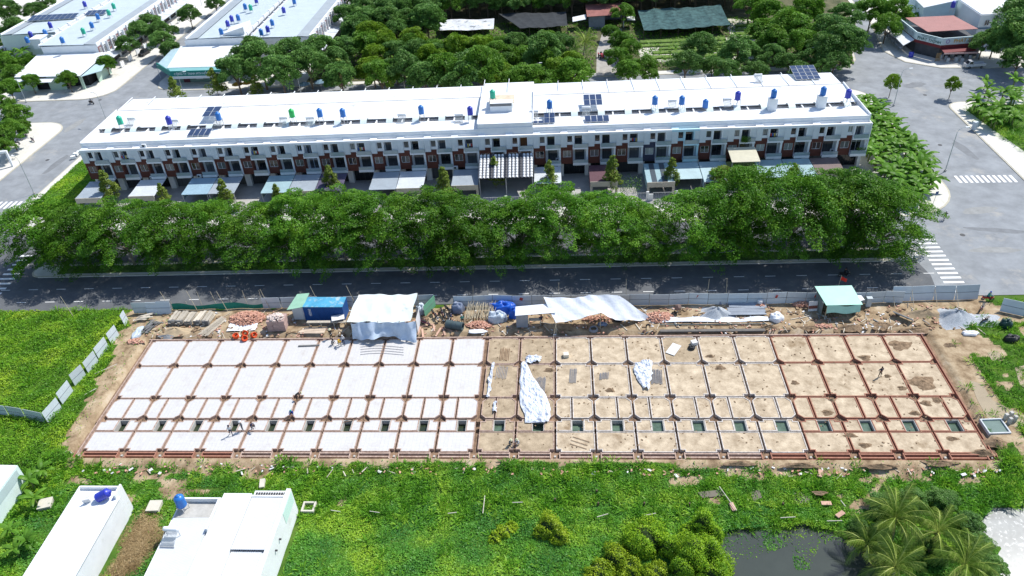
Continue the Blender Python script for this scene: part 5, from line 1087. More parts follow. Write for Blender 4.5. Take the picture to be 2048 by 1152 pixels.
appl = mat('appliance_white', (0.50, 0.53, 0.55), .4, .1, 1, objvar=.25)
for k, (u, v) in enumerate([(1883, 114), (1892, 117), (1896, 121), (1904, 113), (1912, 119), (1918, 116), (1924, 121), (1932, 113), (1940, 115), (1956, 113), (1888, 106), (1900, 104), (1912, 105), (1925, 106)]):
    p = G(u, v, .5); t = thing('washing_machine', 'second-hand white appliance standing before the corner shop', 'appliance', (p.x, p.y, .13), rnd.uniform(-.5, .5), 'appliances before the corner shop')
    obj('cabinet', MB().box(-.32, .32, -.32, .32, 0, 1.0), appl, t); obj('lid', MB().box(-.28, .28, -.26, .26, 1.005, 1.05), appl, t); obj('control_panel', MB().box(-.32, .32, .2, .32, 1.0, 1.14), alu, t)
t = thing('pallet_rack', 'slatted wooden rack standing on the corner shop pavement', 'rack', (*G(1874, 124)[:2], .13), .2)
for k in range(7): obj('slat', MB().box(-.6, .6, 0, .05, .2+k*.28, .36+k*.28), mat('rack_wood', (0.30, 0.20, 0.10), .8, .2, 2), t)
obj('upright', MB().box(-.6, -.52, .055, .1, 0, 2.2), MATS['rack_wood'], t); obj('upright', MB().box(.52, .6, .055, .1, 0, 2.2), MATS['rack_wood'], t)
tag(obj('blue_drum', MB().lathe([(.5, 0), (.58, .1), (.55, .6), (.58, 1.1), (.5, 1.2), (.1, 1.22)], 14), TM['royal'], None, (*G(1821, 115)[:2], .13), smooth=True), 'violet blue drum on the pavement before the corner shop', 'drum')
p = G(1903, 22, 6); tank('royal', (p.x, p.y, 5.5), 1.4, 'violet blue water tank behind the red-brown roof of the corner shop')
# white and pale blue buildings beyond the corner shop
a = thing('white_house', 'two-storey white house with bright flat roof beside the corner shop', 'house', (0, 0, .13))
obj('wall', MB().prism([(111.8, 133.5), (136, 134.5), (136, 152), (111.8, 150)], 0, 6.6), white_wall, a)
obj('roof', MB().prism([(112.0, 133.7), (135.8, 134.7), (135.8, 151.8), (112, 149.8)], 6.61, 6.8), white_roof, a)
obj('eaves_band', MB().box(111.7, 122, 133.2, 133.45, 3.2, 3.5), mat('blue_band', (0.12, 0.2, 0.28), .7, .1, 1), a)
win(a, 113.2, 114.3, 4.0, 5.4, 133.46, white_frame); win(a, 115.4, 116.6, 4.0, 5.4, 133.5, white_frame)
obj('porch_roof', MB().hexa([(118, 129, 3.4), (126, 129.3, 3.4), (126, 134, 4.0), (118, 133.6, 4.0)], [(118, 129, 3.5), (126, 129.3, 3.5), (126, 134, 4.1), (118, 133.6, 4.1)]), steel_light, a)
a = thing('pale_blue_house', 'pale blue rendered house with shed roof behind the corner shop', 'house', (0, 0, .13))
obj('wall', MB().hexa([(103, 146, 0), (110.8, 145, 0), (111.5, 158, 0), (104, 159, 0)], [(103, 146, 5.2), (110.8, 145, 7.2), (111.5, 158, 7.2), (104, 159, 5.2)]), mat('pale_blue_wall', (0.45, 0.60, 0.66), .85, .06, .8), a)
obj('roof', MB().hexa([(102.7, 145.7, 5.22), (111.1, 144.7, 7.24), (111.8, 158.3, 7.24), (103.7, 159.3, 5.22)], [(102.7, 145.7, 5.35), (111.1, 144.7, 7.37), (111.8, 158.3, 7.37), (103.7, 159.3, 5.35)]), white_roof, a)
a = thing('white_workshop', 'long white-roofed building far beyond the corner shop', 'building', (0, 0, .13))
obj('wall', MB().box(112.5, 150, 160, 185, 0, 6), white_wall, a); obj('roof', MB().box(112.2, 150.3, 159.7, 185.3, 6.01, 6.2), white_roof, a)
# ---------------------------------------------------------------- sheds, nets and plots in the orchard
netm = mat('black_shade_net', (0.035, 0.04, 0.045), .9, .3, .6, wave=('X', 1.2, .05)); netg = mat('green_shade_net', (0.025, 0.065, 0.072), .9, .35, .8, c2=(0.05, 0.11, 0.11), stain=((0.02, 0.03, 0.03), .5, .66))
def shade(label, q, m, sag=.25, nx=10, ny=5):
    q = [Vector(p) for p in q]; t = thing('shade_house', label, 'shade house', (0, 0, .1))
    obj('net', MB().grid(lambda u, v: (q[0].lerp(q[1], u)).lerp(q[3].lerp(q[2], u), v)+Vector((0, 0, -sag*abs(math.sin(u*math.pi*5))*.5+.12*math.sin(9*u+5*v))), nx*3, ny), m, t)
    for u in (0, .2, .4, .6, .8, 1):
        for v in (0, 1):
            p = (q[0].lerp(q[1], u)).lerp(q[3].lerp(q[2], u), v); obj('post', MB().tube((p.x, p.y, 0), (p.x, p.y, p.z), .06, n=5), bark, t)
    return t
shade('shade house under black netting behind the orchard', [(-5.6, 149.1, 2.7), (7.8, 149.6, 2.8), (7.5, 161.6, 3.1), (-12.5, 162.6, 3.1)], netm)
shade('large shade house under torn blue-green netting', [(28.6, 143.8, 2.6), (52.2, 145.4, 2.8), (51.9, 160.6, 3.8), (28.2, 159.7, 3.5)], netg, .5)
shade('long low shelter with patched white sheet roof behind the orchard', [(-28.7, 151, 2.3), (-13.2, 150.4, 2.3), (-13.5, 158.5, 2.8), (-29.7, 159.5, 2.8)], mat('patched_sheet', (0.60, 0.62, 0.64), .6, .2, .8, stain=((0.12, 0.14, 0.15), .5, .56)), .1)
a = thing('red_roof_shed', 'open shed with rusty red-brown roof at the end of the lane', 'shed', (0, 0, .1))
obj('roof', MB().hexa([(13.4, 153.9, 3.7), (24.6, 154.5, 3.8), (24.4, 163.4, 4.3), (13.2, 163.9, 4.2)], [(13.4, 153.9, 3.8), (24.6, 154.5, 3.9), (24.4, 163.4, 4.4), (13.2, 163.9, 4.3)]), mat('rusty_roof', (0.28, 0.115, 0.10), .8, .2, .6), a)
obj('wall', MB().box(14, 18.5, 154.6, 154.8, 0, 3.7).box(14, 14.2, 154.8, 163, 0, 3.9).box(14.2, 24, 162.8, 163, 0, 4.1), mat('grey_block_wall', (0.22, 0.23, 0.26), .9, .15, .8), a)
obj('post', MB().box(23.8, 24, 154.6, 154.8, 0, 3.75), posts, a); obj('side_roof', MB().hexa([(9.3, 153.0, 2.7), (13.2, 154.0, 3.0), (13.2, 158.5, 3.0), (9.3, 157.2, 2.7)], [(9.3, 153.0, 2.8), (13.2, 154.0, 3.1), (13.2, 158.5, 3.1), (9.3, 157.2, 2.8)]), white_roof, a)
obj('side_roof', MB().hexa([(24.8, 153.6, 2.5), (27.0, 153.4, 2.4), (27.0, 157, 2.4), (24.8, 157, 2.5)], [(24.8, 153.6, 2.6), (27.0, 153.4, 2.5), (27.0, 157, 2.5), (24.8, 157, 2.6)]), white_roof, a)
struct('lane', MB().add([(14.6, 117.5, .15), (20.4, 117.5, .15), (21.0, 135, .15), (23.5, 154.4, .15), (18.2, 154.4, .15), (15.5, 136, .15)], [(0, 1, 2, 3, 4, 5)]), mat('gravel_lane', (0.36, 0.34, 0.31), .95, .2, .8))
bedg = mat('nursery_green', (0.07, 0.14, 0.025), .95, .4, 1.5, c2=(0.13, 0.2, 0.04), bump=.15, bscale=5); pathw = mat('pale_path', (0.55, 0.52, 0.44), .95, .12, 1)
struct('nursery_path', MB().add([(26.5, 126, .152), (62, 126, .152), (66, 156, .152), (53, 160, .152), (52.4, 143, .152), (26.5, 143, .152)], [(0, 1, 2, 3, 4, 5)]), pathw)
for k, (x0, x1, y0, y1) in enumerate([(27.5, 50.5, 140.2, 142.4), (27.5, 52, 137.2, 139.0), (32, 55, 134.6, 136.0), (30, 58, 131.6, 133.4), (28, 60, 128, 130), (54, 64, 141, 143), (54, 64, 144.6, 146.4), (54.4, 64.5, 148, 149.6), (55, 65, 151.2, 153)]):
    tag(obj('planting_bed', MB().prism([(x0, y0), (x1, y0+.3), (x1, y1+.3), (x0, y1)], .14, .5), bedg), 'long planting bed of low green seedlings beside the shade house', 'planting bed', 'planting beds by the shade house')
# ---------------------------------------------------------------- street lamps
lampm = mat('lamp_steel', (0.42, 0.46, 0.47), .4, .1, 2, metal=.3); lamph = mat('lamp_head', (0.75, 0.77, 0.78), .4, .05, 2)
def lamp(loc, rz, h, label, group=None):
    t = thing('street_lamp', label, 'street lamp', loc, rz, group)
    obj('pole', MB().tube((0, 0, 0), (0, 0, h*.9), .09, .05, 8).path([Vector((0, 0, h*.9)), Vector((.25, 0, h*.97)), Vector((.9, 0, h)), Vector((1.5, 0, h))], .035, 6), lampm, t)
    obj('base', MB().box(-.18, .18, -.18, .18, 0, .25), concrete, t)
    obj('lamp_head', MB().rbox((1.75, 0, h+.02), (.75, .3, .12)), lamph, t)
    return t
for (u, v, rz, h, lab) in [(1890, 343, .2, 8.6, 'tall street lamp on the pavement corner beyond the banana grove'), (1787, 212, .1, 8.2, 'tall street lamp beside the lone street tree at the back corner'), (69, 388, 2.6, 8.0, 'street lamp on the kerb beside the terrace-end grass'), (216, 248, 2.6, 7.5, 'street lamp beside the lawn-end roof of the terrace'), (53, 205, -.6, 7.5, 'street lamp before the white-roofed annexe'), (2035, 118, 3.4, 7.5, 'street lamp under the dark trees beside the corner shop'), (370, 196, .3, 6.5, 'white street lamp before the green signboard')]:
    p = G(u, v); lamp((p.x, p.y, .12), rz, h, lab)
for (u, v) in ((605, 200), (812, 195), (1069, 180), (1606, 150)):
    p = G(u, v); lamp((p.x, p.y, .1), .3, 6.4, 'street lamp along the back road behind the terrace', 'street lamps along the back road')
t = thing('traffic_sign', 'small road sign on a leaning post at the grove corner', 'road sign', (*G(1864, 413)[:2], .13)); obj('post', MB().tube((0, 0, 0), (.2, .1, 2.6), .04), lampm, t); obj('sign_plate', MB().rbox((.2, .07, 2.5), (.6, .03, .6), .3), mat('sign_blue', (0.05, 0.10, 0.22), .4, .1, 1), t)
t = thing('gateway', 'white concrete gateway beside the western street', 'gate', (*G(8, 335)[:2], .13), .1)
obj('pillar', MB().box(-2.2, -1.8, -.2, .2, 0, 3.2), white_wall, t); obj('pillar', MB().box(1.8, 2.2, -.2, .2, 0, 3.2), white_wall, t); obj('lintel', MB().box(-2.2, 2.2, -.25, .25, 3.2, 3.7), white_wall, t)
tag(obj('street_cabinet', MB().box(-.4, .4, -.3, .3, 0, 1.6).box(-.45, .45, -.35, .35, 1.6, 1.68), steel_light, None, (*G(1947, 260)[:2], .13), .3), 'small grey utility cabinet on the eastern pavement', 'cabinet')
for i, (u, v) in enumerate(((153, 312), (160, 308), (148, 318))):
    tag(obj('cement_block', MB().rbox((0, 0, .3), (.9, .7, .6), .3*i), white_wall, None, (*G(u, v)[:2], .13)), 'white concrete block on the kerb at the terrace corner', 'block', 'white blocks at the terrace corner')
# ---------------------------------------------------------------- hoarding and clutter at the rear of the site
hoard = mat('hoarding_sheet', (0.50, 0.56, 0.60), .5, .06, .8, objvar=.10, stain=((0.40, 0.42, 0.42), .5, .64))
rail = mat('hoarding_rail', (0.20, 0.22, 0.24), .6, .15, 2)
redpaint = mat('red_paint', (0.38, 0.06, 0.05), .7, .2, 2)
def hpanel(par, a, b, h=2.0, lean=0.0, m=hoard):
    a = Vector((*a, 0)); b = Vector((*b, 0)); d = (b-a); n = Vector((-d.y, d.x, 0)).normalized()*lean; k = Vector((-d.y, d.x, 0)).normalized()*.04; a2, b2 = a.lerp(b, .015), a.lerp(b, .985); U = Vector((0, 0, h))
    p = obj('panel', MB().hexa([a2, b2, b2+k, a2+k], [a2+n+U, b2+n+U, b2+n+k+U, a2+n+k+U]), m, par)
    mid = n*.5+U*.5-k*.6; obj('rail', MB().hexa([a2+mid, b2+mid, b2+mid+k*.55, a2+mid+k*.55], [q+Vector((0, 0, .06)) for q in (a2+mid, b2+mid, b2+mid+k*.55, a2+mid+k*.55)]), rail, p)
    return p
def bamboo(par, base, tip, name='prop'): return obj(name, MB().tube(base, tip, .04, .03, 5), bamb, par)
bamb = mat('bamboo_pole', (0.52, 0.45, 0.32), .7, .2, 3)
fe = thing('site_hoarding', 'grey sheet metal hoarding between the site and the main road', 'fence', (0, 0, 0))
ed = [G(908+39.0*i, 614-0.36*i-(3 if i % 5 == 2 else 0)*.5, 0) for i in range(24)]
for i in range(23):
    q = hpanel(fe, ed[i][:2], ed[i+1][:2], 2.0, rnd.uniform(-.05, .12)); obj('post', MB().tube((ed[i].x, ed[i].y+.08, 0), (ed[i].x, ed[i].y+.1, 2.05), .04, n=5), rail, fe)
    if i in (3, 6, 12, 16, 18): obj('paint_mark', MB().rbox(((ed[i].x+ed[i+1].x)/2-.1, ed[i].y-.02, 1.4), (.5 if i in (3,) else .3, .03, .5), 0, 0, .3), redpaint, q)
for (u, v, tu, tv) in ((947, 612, 978-32, 578), (1116, 607, 1110, 572), (1252, 600, 1252, 555), (1413, 600, 1412, 568), (1452, 598, 1455, 557), (979, 610, 976, 572)):
    b_ = G(u, v); tp = G(tu, tv, 3.8) if False else b_+Vector((rnd.uniform(-.3, .3), .3, 3.6)); bamboo(fe, b_, tp, 'pole')
fr_ = thing('leaning_hoarding', 'four hoarding panels propped and leaning back beside the zebra crossing', 'fence', (0, 0, 0))
e2 = [G(1782, 602), G(1820, 602), G(1866, 600), G(1908, 600), G(1956, 598)]
for i in range(4): hpanel(fr_, e2[i][:2], e2[i+1][:2], 2.25, .55); bamboo(fr_, (e2[i].x, e2[i].y-1.6, 0), (e2[i].x, e2[i].y+.3, 1.7))
fs = thing('hoarding_stub', 'short leaning hoarding panel by the site entrance', 'fence'); a_, b_ = G(1998, 622), G(2052, 634); hpanel(fs, a_[:2], b_[:2], 2.0, .5)
fl = thing('west_hoarding', 'row of separate light grey panels between the weeds and the site', 'fence', (0, 0, 0))
for (a_, b_) in (((97, 848), (125, 816)), ((125, 809), (147, 781)), ((150, 772), (173, 750)), ((177, 747), (198, 722)), ((198, 719), (219, 694)), ((223, 689), (239, 670)), ((250, 652), (257, 640))):
    hpanel(fl, G(*a_)[:2], G(*b_)[:2], 2.0, .12)
fw_ = thing('overgrown_hoarding', 'vine-grown hoarding panels along the lower edge of the weed lot', 'fence', (0, 0, 0))
for (a_, b_) in (((-10, 828), (18, 832)), ((20, 832), (52, 837)), ((54, 838), (92, 846))): hpanel(fw_, G(*a_)[:2], G(*b_)[:2], 1.8, .05)
fb = thing('stacked_hoarding', 'spare hoarding sheets stacked against the fence corner by the weeds', 'fence', (0, 0, 0))
for k, (u0, u1, v, l_) in enumerate(((268, 318, 627, .1), (294, 344, 629, .5), (318, 345, 624, .1))): hpanel(fb, G(u0, v)[:2], G(u1, v-1)[:2], 2.0, l_)
# green netting strung between poles
ng = mat('debris_net', (0.02, 0.22, 0.16), .8, .15, 1.0)
nf = thing('debris_netting', 'green debris netting strung low along the road edge', 'netting', (0, 0, 0))
n0, n1 = G(347, 620), G(528, 616)
obj('net', MB().grid(lambda u, v: n0.lerp(n1, u)+Vector((0, .1*math.sin(19*u), v*(1.0+.25*math.sin(11*u+1)))), 36, 3), ng, nf)
for k in range(7): q = n0.lerp(n1, k/6); obj('post', MB().tube(q, q+Vector((rnd.uniform(-.6, -.1), .3, rnd.choice((1.4, 3.2)))), .035, n=5), bamb, nf)
for i, (u, v) in enumerate(((395, 622), (455, 622), (345, 623), (540, 618), (640, 612), (713, 612), (146, 632))):
    b_ = G(u, v); tag(obj('bamboo_pole', MB().tube(b_, b_+Vector((-.9-.1*(i % 3), .5, 3.5)), .05, .03, 5), bamb), 'thin bamboo pole leaning out of the roadside edge of the site', 'pole', 'bamboo poles along the site edge')
fe2 = thing('short_hoarding', 'grey hoarding panels behind the blue container', 'fence', (0, 0, 0))
for k in range(3): hpanel(fe2, G(527+38*k, 617-k)[:2], G(563+38*k, 616-k)[:2], 2.0, .05)
for k in range(2): hpanel(fe2, G(690+20*k, 614)[:2], G(708+20*k, 614)[:2], 2.0, .05)
fe3 = thing('green_panel_screen', 'green and grey panels standing at right angles beside the tarpaulin shed', 'fence', (0, 0, 0))
hpanel(fe3, G(829, 612)[:2], G(870, 610)[:2], 2.0, .03); hpanel(fe3, G(850, 634)[:2], G(872, 611)[:2], 2.0, .05, mat('green_panel', (0.16, 0.40, 0.26), .6, .1, 1))
# ---- timber
timber = mat('formwork_timber', (0.50, 0.45, 0.37), .9, .15, 2, objvar=.2); greyt = mat('grey_timber', (0.17, 0.17, 0.17), .9, .2, 2, objvar=.2)
def plankpile(name, label, loc, rz, n, L_, W_, m, group=None, h=.08, jit=.25, cols=2, cat='timber stack', ang=.05):
    t = thing(name, label, cat, loc, rz, group)
    for i in range(n):
        c, r_ = i % cols, i//cols
        obj('board', MB().rbox((rnd.uniform(-jit, jit), (c-(cols-1)/2)*W_*1.15+rnd.uniform(-.05, .05), .05+r_*h*1.05), (L_*rnd.uniform(.85, 1.05), W_, h), rnd.uniform(-ang, ang)), m, t)
    return t
for i, (u, v) in enumerate(((352, 640), (367, 640), (384, 640), (402, 640), (419, 640))):
    p = G(u, v)
    t = plankpile('formwork_stack', 'stack of formwork boards with splayed pale ends, one of five in a row', (p.x, p.y, 0), math.pi/2-.1, 18, 2.4, .42, timber, 'five formwork stacks', .085, .3, 2)
    obj('dark_boards', MB().box(-1.3, -.9, -.55, .5, .02, .8), greyt, t)
p = G(298, 656); plankpile('plank_heap', 'untidy heap of grey planks at the corner of the site', (p.x, p.y, 0), 1.2, 24, 2.6, .25, greyt, None, .06, .4, 5, ang=.3)
p = G(287, 648); plankpile('plank_heap', 'pale planks thrown across the corner heap', (p.x-.5, p.y+1.2, .3), .5, 9, 2.4, .22, timber, None, .06, .5, 4, ang=.5)
p = G(426, 655); t = thing('pole_bundle', 'bundle of pale poles lying diagonally beside the sand heap', 'pole bundle', (p.x, p.y, .05), 1.15)
for k in range(12): y_ = (k-6)*.13; obj('pole', MB().tube((-2.2+rnd.uniform(-.4, .4), y_, .08+.05*(k % 3)), (2.2+rnd.uniform(-.4, .4), y_*.8, .08+.05*(k % 3)), .05, n=5), timber, t)
p = G(868, 661)
for k, (dx, dy, r_) in enumerate(((-2.2, 0, 1.5), (-1.6, -.6, 1.8), (0, .4, 1.85), (.7, -.4, 1.3), (1.5, -.2, 1.9), (1.9, .3, 2.6), (-1.2, 1.2, .3))):
    tag(obj('plank', MB().rbox((0, 0, .04), (2.0, .28, .06), r_), mat('pinkish_plank', (0.52, 0.33, 0.25), .85, .12, 2, objvar=.1), None, (p.x+dx, p.y+dy, 0)), 'loose pinkish plank on the bare ground beside the tarpaulin shed', 'plank', 'loose planks beside the tarpaulin shed')
# ---- heaps
sandp = mat('sand_heap', (0.44, 0.34, 0.22), .95, .12, 1.5, bump=.05, bscale=8); gravelm = mat('gravel', (0.34, 0.37, 0.41), .95, .25, 9, c2=(0.44, 0.47, 0.50), bump=.08, bscale=14); darkgravel = mat('dark_gravel', (0.20, 0.21, 0.22), .95, .2, 6)
def heap(name, label, u, v, rx, ry, h, m, seed, cat='heap'):
    p = G(u, v); o = mound(name, 0, 0, rx, ry, h, m, None, seed, 0, 26); o.location = (p.x, p.y, -.05); return tag(o, label, cat)
heap('sand_heap', 'heap of pale sand beside the formwork stacks', 352, 663, 2.6, 1.3, .7, sandp, 1); heap('gravel_heap', 'small patch of grey grit at the edge of the sand heap', 334, 673, 1.3, .7, .35, darkgravel, 2)
heap('gravel_heap', 'grey gravel heap in front of the hoarding beside stacked sheets', 1433, 628, 2.6, 1.6, 1.2, gravelm, 3)
heap('gravel_heap', 'large bluish gravel heap by the site entrance', 1910, 637, 3.0, 2.4, 1.5, gravelm, 4); heap('soil_heap', 'bank of loose brown earth beside the large gravel heap', 1850, 628, 3.4, 1.2, .9, mat('loose_earth', (0.36, 0.27, 0.17), .95, .25, 2, bump=.08, bscale=5), 5)
heap('gravel_spread', 'thin spread of grey gravel beside the fallen motorbike', 1965, 640, 3.0, 1.6, .25, gravelm, 6)
for i, (u, v, rx, ry, h) in enumerate(((1700, 655, 2.2, .8, .4), (1770, 650, 2.0, .9, .35), (1620, 655, 1.8, .6, .3), (1835, 660, 2.0, .7, .4), (1540, 655, 1.6, .5, .5), (1900, 690, 1.0, .5, .3), (1990, 885, 1.6, .9, .5), (1965, 905, 1.4, .6, .5), (1880, 925, 2.0, .5, .3), (1600, 930, 2.2, .4, .35), (1480, 926, 2.0, .4, .3), (1760, 932, 2.0, .4, .35), (1640, 985, .8, .3, .2))):
    heap('soil_heap', 'low bank of dug brown soil along the foundation edge', u, v, rx, ry, h, darksoil, 20+i)['group'] = 'dug soil banks along the foundation'
brickbit = mat('brick_bits', (0.46, 0.20, 0.12), .9, .35, 2.5, c2=(0.56, 0.34, 0.26)); whitebit = mat('white_bits', (0.66, 0.66, 0.66), .9, .2, 3); paleb = mat('pale_block', (0.62, 0.52, 0.47), .9, .15, 2)
def bits(par, n, rx, ry, h, m, seed, size=(.22, .1, .08), name='brick_rubble', z0=.0):
    r_ = random.Random(seed); mb = MB()
    for i in range(n):
        a = r_.uniform(0, 6.28); q = math.sqrt(r_.random()); zz = h*(1-q*q)*r_.uniform(.8, 1.05)
        mb.rbox((rx*q*math.cos(a), ry*q*math.sin(a), z0+zz+.05), [s_*r_.uniform(.7, 1.5) for s_ in size], r_.uniform(0, 3), r_.uniform(-.6, .6), r_.uniform(-.4, .4))
    o = obj(name, mb, m, par); o['kind'] = 'stuff'; return o
def rubble(label, u, v, rx, ry, h, n, m, core, seed, size=(.3, .14, .1)):
    p = G(u, v); t = thing('rubble_pile', label, 'rubble pile', (p.x, p.y, 0), 0); mound('mound', 0, 0, rx, ry, h, core, t, seed); bits(t, n, rx, ry, h, m, seed, size); return t
rubble('heap of broken red bricks beside the pole bundle', 495, 638, 2.7, 1.6, .9, 420, brickbit, brick, 1, (.45, .18, .12))
rubble('spilled orange bricks under the bamboo bundle', 958, 651, 1.9, .9, .4, 160, brickbit, brick, 2, (.25, .14, .12)); rubble('scatter of brick rubble at the site corner', 272, 683, 1.4, .6, .25, 70, brickbit, sandp, 3)
rubble('mixed heap of bricks and white bags at the tarpaulin end', 1320, 636, 2.0, 1.2, .6, 160, brickbit, paleb, 4, (.3, .2, .14)); rubble('heap of red bricks in front of the green shed', 1604, 610, 1.3, .6, .5, 120, brickbit, brick, 5); rubble('red brick scatter below the green shed', 1648, 653, 1.3, .4, .15, 60, brickbit, sandp, 6); rubble('bricks piled by the bright white drum', 1520, 613, .9, .6, .4, 60, brickbit, brick, 7)
p = G(558, 655); t = thing('block_stack', 'tall cubed stack of pinkish blocks with a ragged top', 'block stack', (p.x, p.y, 0), .05)
for k in range(5):
    for j in range(3): obj('block_layer', MB().rbox((-.9+j*.9+rnd.uniform(-.03, .03), 0, .2+k*.38), (.86, 1.9, .36), rnd.uniform(-.02, .02)), mat('pink_block', (0.42, 0.30, 0.27), .9, .15, 2, objvar=.12), t)
bits(t, 60, 1.2, .9, .4, paleb, 9, (.35, .25, .2), 'loose_blocks', 1.9)
# orange hose coils on a white sheet
wsheet = mat('white_plastic', (0.74, 0.76, 0.80), .45, .05, 1.2, bump=.06, bscale=2.5)
hosem = mat('orange_hose', (0.70, 0.085, 0.02), .5, .1, 3)
p = G(485, 655); tag(obj('ground_sheet', MB().grid(lambda u, v: (-2.2+4.4*u, -1.1+2.2*v, .06+.06*math.sin(7*u+3*v)+.05*math.cos(9*v)), 12, 8), wsheet, None, (p.x, p.y+.2, 0), .05), 'white plastic sheet spread under the orange hose coils', 'sheet')
for k, (u, v, tilt) in enumerate(((472, 672, .2), (490, 665, .9), (488, 676, .7), (505, 669, 1.0))):
    p = G(u, v, .3); m = MB()
    for j in range(5): m.torus((0, 0, .06+j*.10), .40, .065, 'Z', 20, 6)
    for j in range(2): m.torus((0, 0, .1+j*.2), .26, .06, 'Z', 16, 6)
    o = obj('hose_coil', m, hosem, None, (p.x, p.y, .1), 0, True); o.rotation_euler = (tilt, 0, .4*k); tag(o, 'coil of bright orange ducting hose on the white sheet', 'hose coil', 'orange hose coils')
# ---- container, lean-to
p = G(625, 640); cb = mat('container_blue', (0.015, 0.085, 0.30), .5, .12, 1, wave=('X', 4.0, .05)); cbr = mat('container_roof', (0.08, 0.33, 0.52), .55, .2, .9, stain=((0.40, 0.52, 0.55), .8, .52))
t = thing('shipping_container', 'blue shipping container with rust-streaked pale roof beside the hoarding', 'container', (p.x-.9, p.y-.2, .1), -.02)
obj('body', MB().box(0, 6.06, 0, 2.44, 0, 2.5), cb, t); obj('roof', MB().box(-.02, 6.08, -.02, 2.46, 2.51, 2.6), cbr, t)
for x in (0, 5.92): obj('corner_post', MB().box(x, x+.15, -.05, .02, 0, 2.55), cb, t)
obj('label_plate', MB().box(.7, 1.1, -.04, -.005, .9, 2.2), whitebit, t)
for k in range(26): obj('rib', MB().box(.3+k*.215, .40+k*.215, -.05, 0, .12, 2.45), cb, t)
p = G(590, 640); t = thing('green_lean_to', 'small hut with tilted pale green roof against the blue container', 'hut', (p.x-.3, p.y, 0), 0)
obj('roof', MB().hexa([(-.3, -.5, 2.3), (2.1, -.1, 2.5), (2.5, 2.6, 3.1), (.6, 2.5, 3.0)], [(-.3, -.5, 2.36), (2.1, -.1, 2.56), (2.5, 2.6, 3.16), (.6, 2.5, 3.06)]), mat('pale_green_sheet', (0.30, 0.52, 0.38), .6, .12, 1), t)
obj('wall', MB().box(.2, 1.9, .1, .2, 0, 2.25).box(.2, .3, .2, 2.3, 0, 2.4), hoard, t)
p = G(660, 655); t = thing('work_bench', 'long plank bench with stacked boards before the container', 'bench', (p.x-3.4, p.y, 0), 0); obj('bench_top', MB().box(0, 6, 0, .5, .85, .95), timber, t)
for x in (.2, 2, 4, 5.6): obj('leg', MB().box(x, x+.1, .2, .3, 0, .85), timber, t)
p = G(676, 636, 1.2); tag(obj('white_table', MB().rbox((0, 0, 1.3), (1.9, 1.3, .05), .3).rbox((-.7, -.4, .65), (.08, .08, 1.3)).rbox((.7, .4, .65), (.08, .08, 1.3)), whitebit, None, (p.x, p.y, 0)), 'white sheet resting on trestles at the container end', 'table')
p = G(628, 662); plankpile('board_pile', 'low pile of pale boards in front of the bench', (p.x, p.y, 0), .03, 8, 3.6, .3, mat('pale_board', (0.58, 0.47, 0.36), .85, .1, 2), None, .06, .3, 4)
# ---- tarpaulin shed
tarp = mat('striped_tarpaulin', (0.42, 0.52, 0.66), .5, .06, 1, c2=(0.58, 0.66, 0.76), wave=('Z', 3.2, .02)); roofw = mat('tarp_roof_sheet', (0.66, 0.72, 0.72), .5, .12, .6, stain=((0.40, 0.44, 0.42), .7, .62))
a0, b0 = G(706, 678), G(836, 676)
t = thing('tarpaulin_shed', 'open shed with white sheet roof and hanging striped blue tarpaulin front', 'shed', (a0.x, a0.y, 0), math.atan2(b0.y-a0.y, b0.x-a0.x)); Ls = (b0-a0).length
obj('roof', MB().grid(lambda u, v: (-.5+.7*v+u*(Ls-.3-.4*v)+.1*math.sin(9*v), .3+5.7*v+.15*math.sin(7*u), 2.95+.7*v-.18*abs(math.sin(9.4*u))*(1-.3*v)+.05*math.sin(23*u+11*v)), 40, 12), roofw, t, smooth=True)
obj('tarpaulin', MB().grid(lambda u, v: (u*(Ls-.1)+.1, .22-1.0*(1-v)+.45*math.sin(9*u+2)*(1-v)+.16*math.sin(31*u+3*v)+.10*math.sin(13*u-8*v), (.25+.75*max(0, math.sin(math.pi*u*1.6-.4)))*(1-v)+2.85*v-.25*math.sin(math.pi*v)*abs(math.sin(7*u))), 44, 8), tarp, t, smooth=True)
for x in (.1, Ls*.27, Ls*.42, Ls*.75, Ls): obj('post', MB().tube((x, .35, 0), (x, .35, 3.0), .05, n=5), bamb, t); 
for x in (.3, Ls-.5): obj('post', MB().tube((x, 6, 0), (x, 6, 3.7), .05, n=5), bamb, t)
obj('side_sheet', MB().grid(lambda u, v: (Ls-.05, .3+3.2*u, .4+2.5*v+.1*math.sin(6*u)), 8, 3), wsheet, t)
# ---- big white tarpaulin tent
tp = [G(1087, 594, 3.6), G(1150, 596, 3.4), G(1180, 590, 3.9), G(1237, 590, 3.9), G(1298, 634, .2)]; bt = [G(1112, 646, 1.9), G(1150, 640, 2.3), G(1201, 625, 3.0), G(1230, 640, 1.6), G(1283, 641, .2)]
t = thing('tarpaulin_tent', 'big sagging white tarpaulin pitched on poles over stored bricks', 'tent', (0, 0, 0))
def poly(pts, u):
    q = u*(len(pts)-1); i = min(int(q), len(pts)-2); return pts[i].lerp(pts[i+1], q-i)
obj('tarpaulin', MB().grid(lambda u, v: poly(bt, u).lerp(poly(tp, u), v)+Vector((0, 0, -.35*math.sin(math.pi*v)*(.6+.4*math.sin(13*u))+.07*math.sin(37*u+9*v))), 40, 12), mat('white_tarp', (0.70, 0.73, 0.79), .5, .06, .8, bump=.12, bscale=1.5), t, smooth=True)
for q in (tp[0], tp[2], tp[3], bt[0], bt[2]): obj('pole', MB().tube((q.x, q.y, 0), (q.x, q.y, q.z), .05, n=5), bamb, t)
obj('guy_rope', MB().tube(bt[0], (bt[0].x-.6, bt[0].y-3.0, 0), .02, n=4), bamb, t)
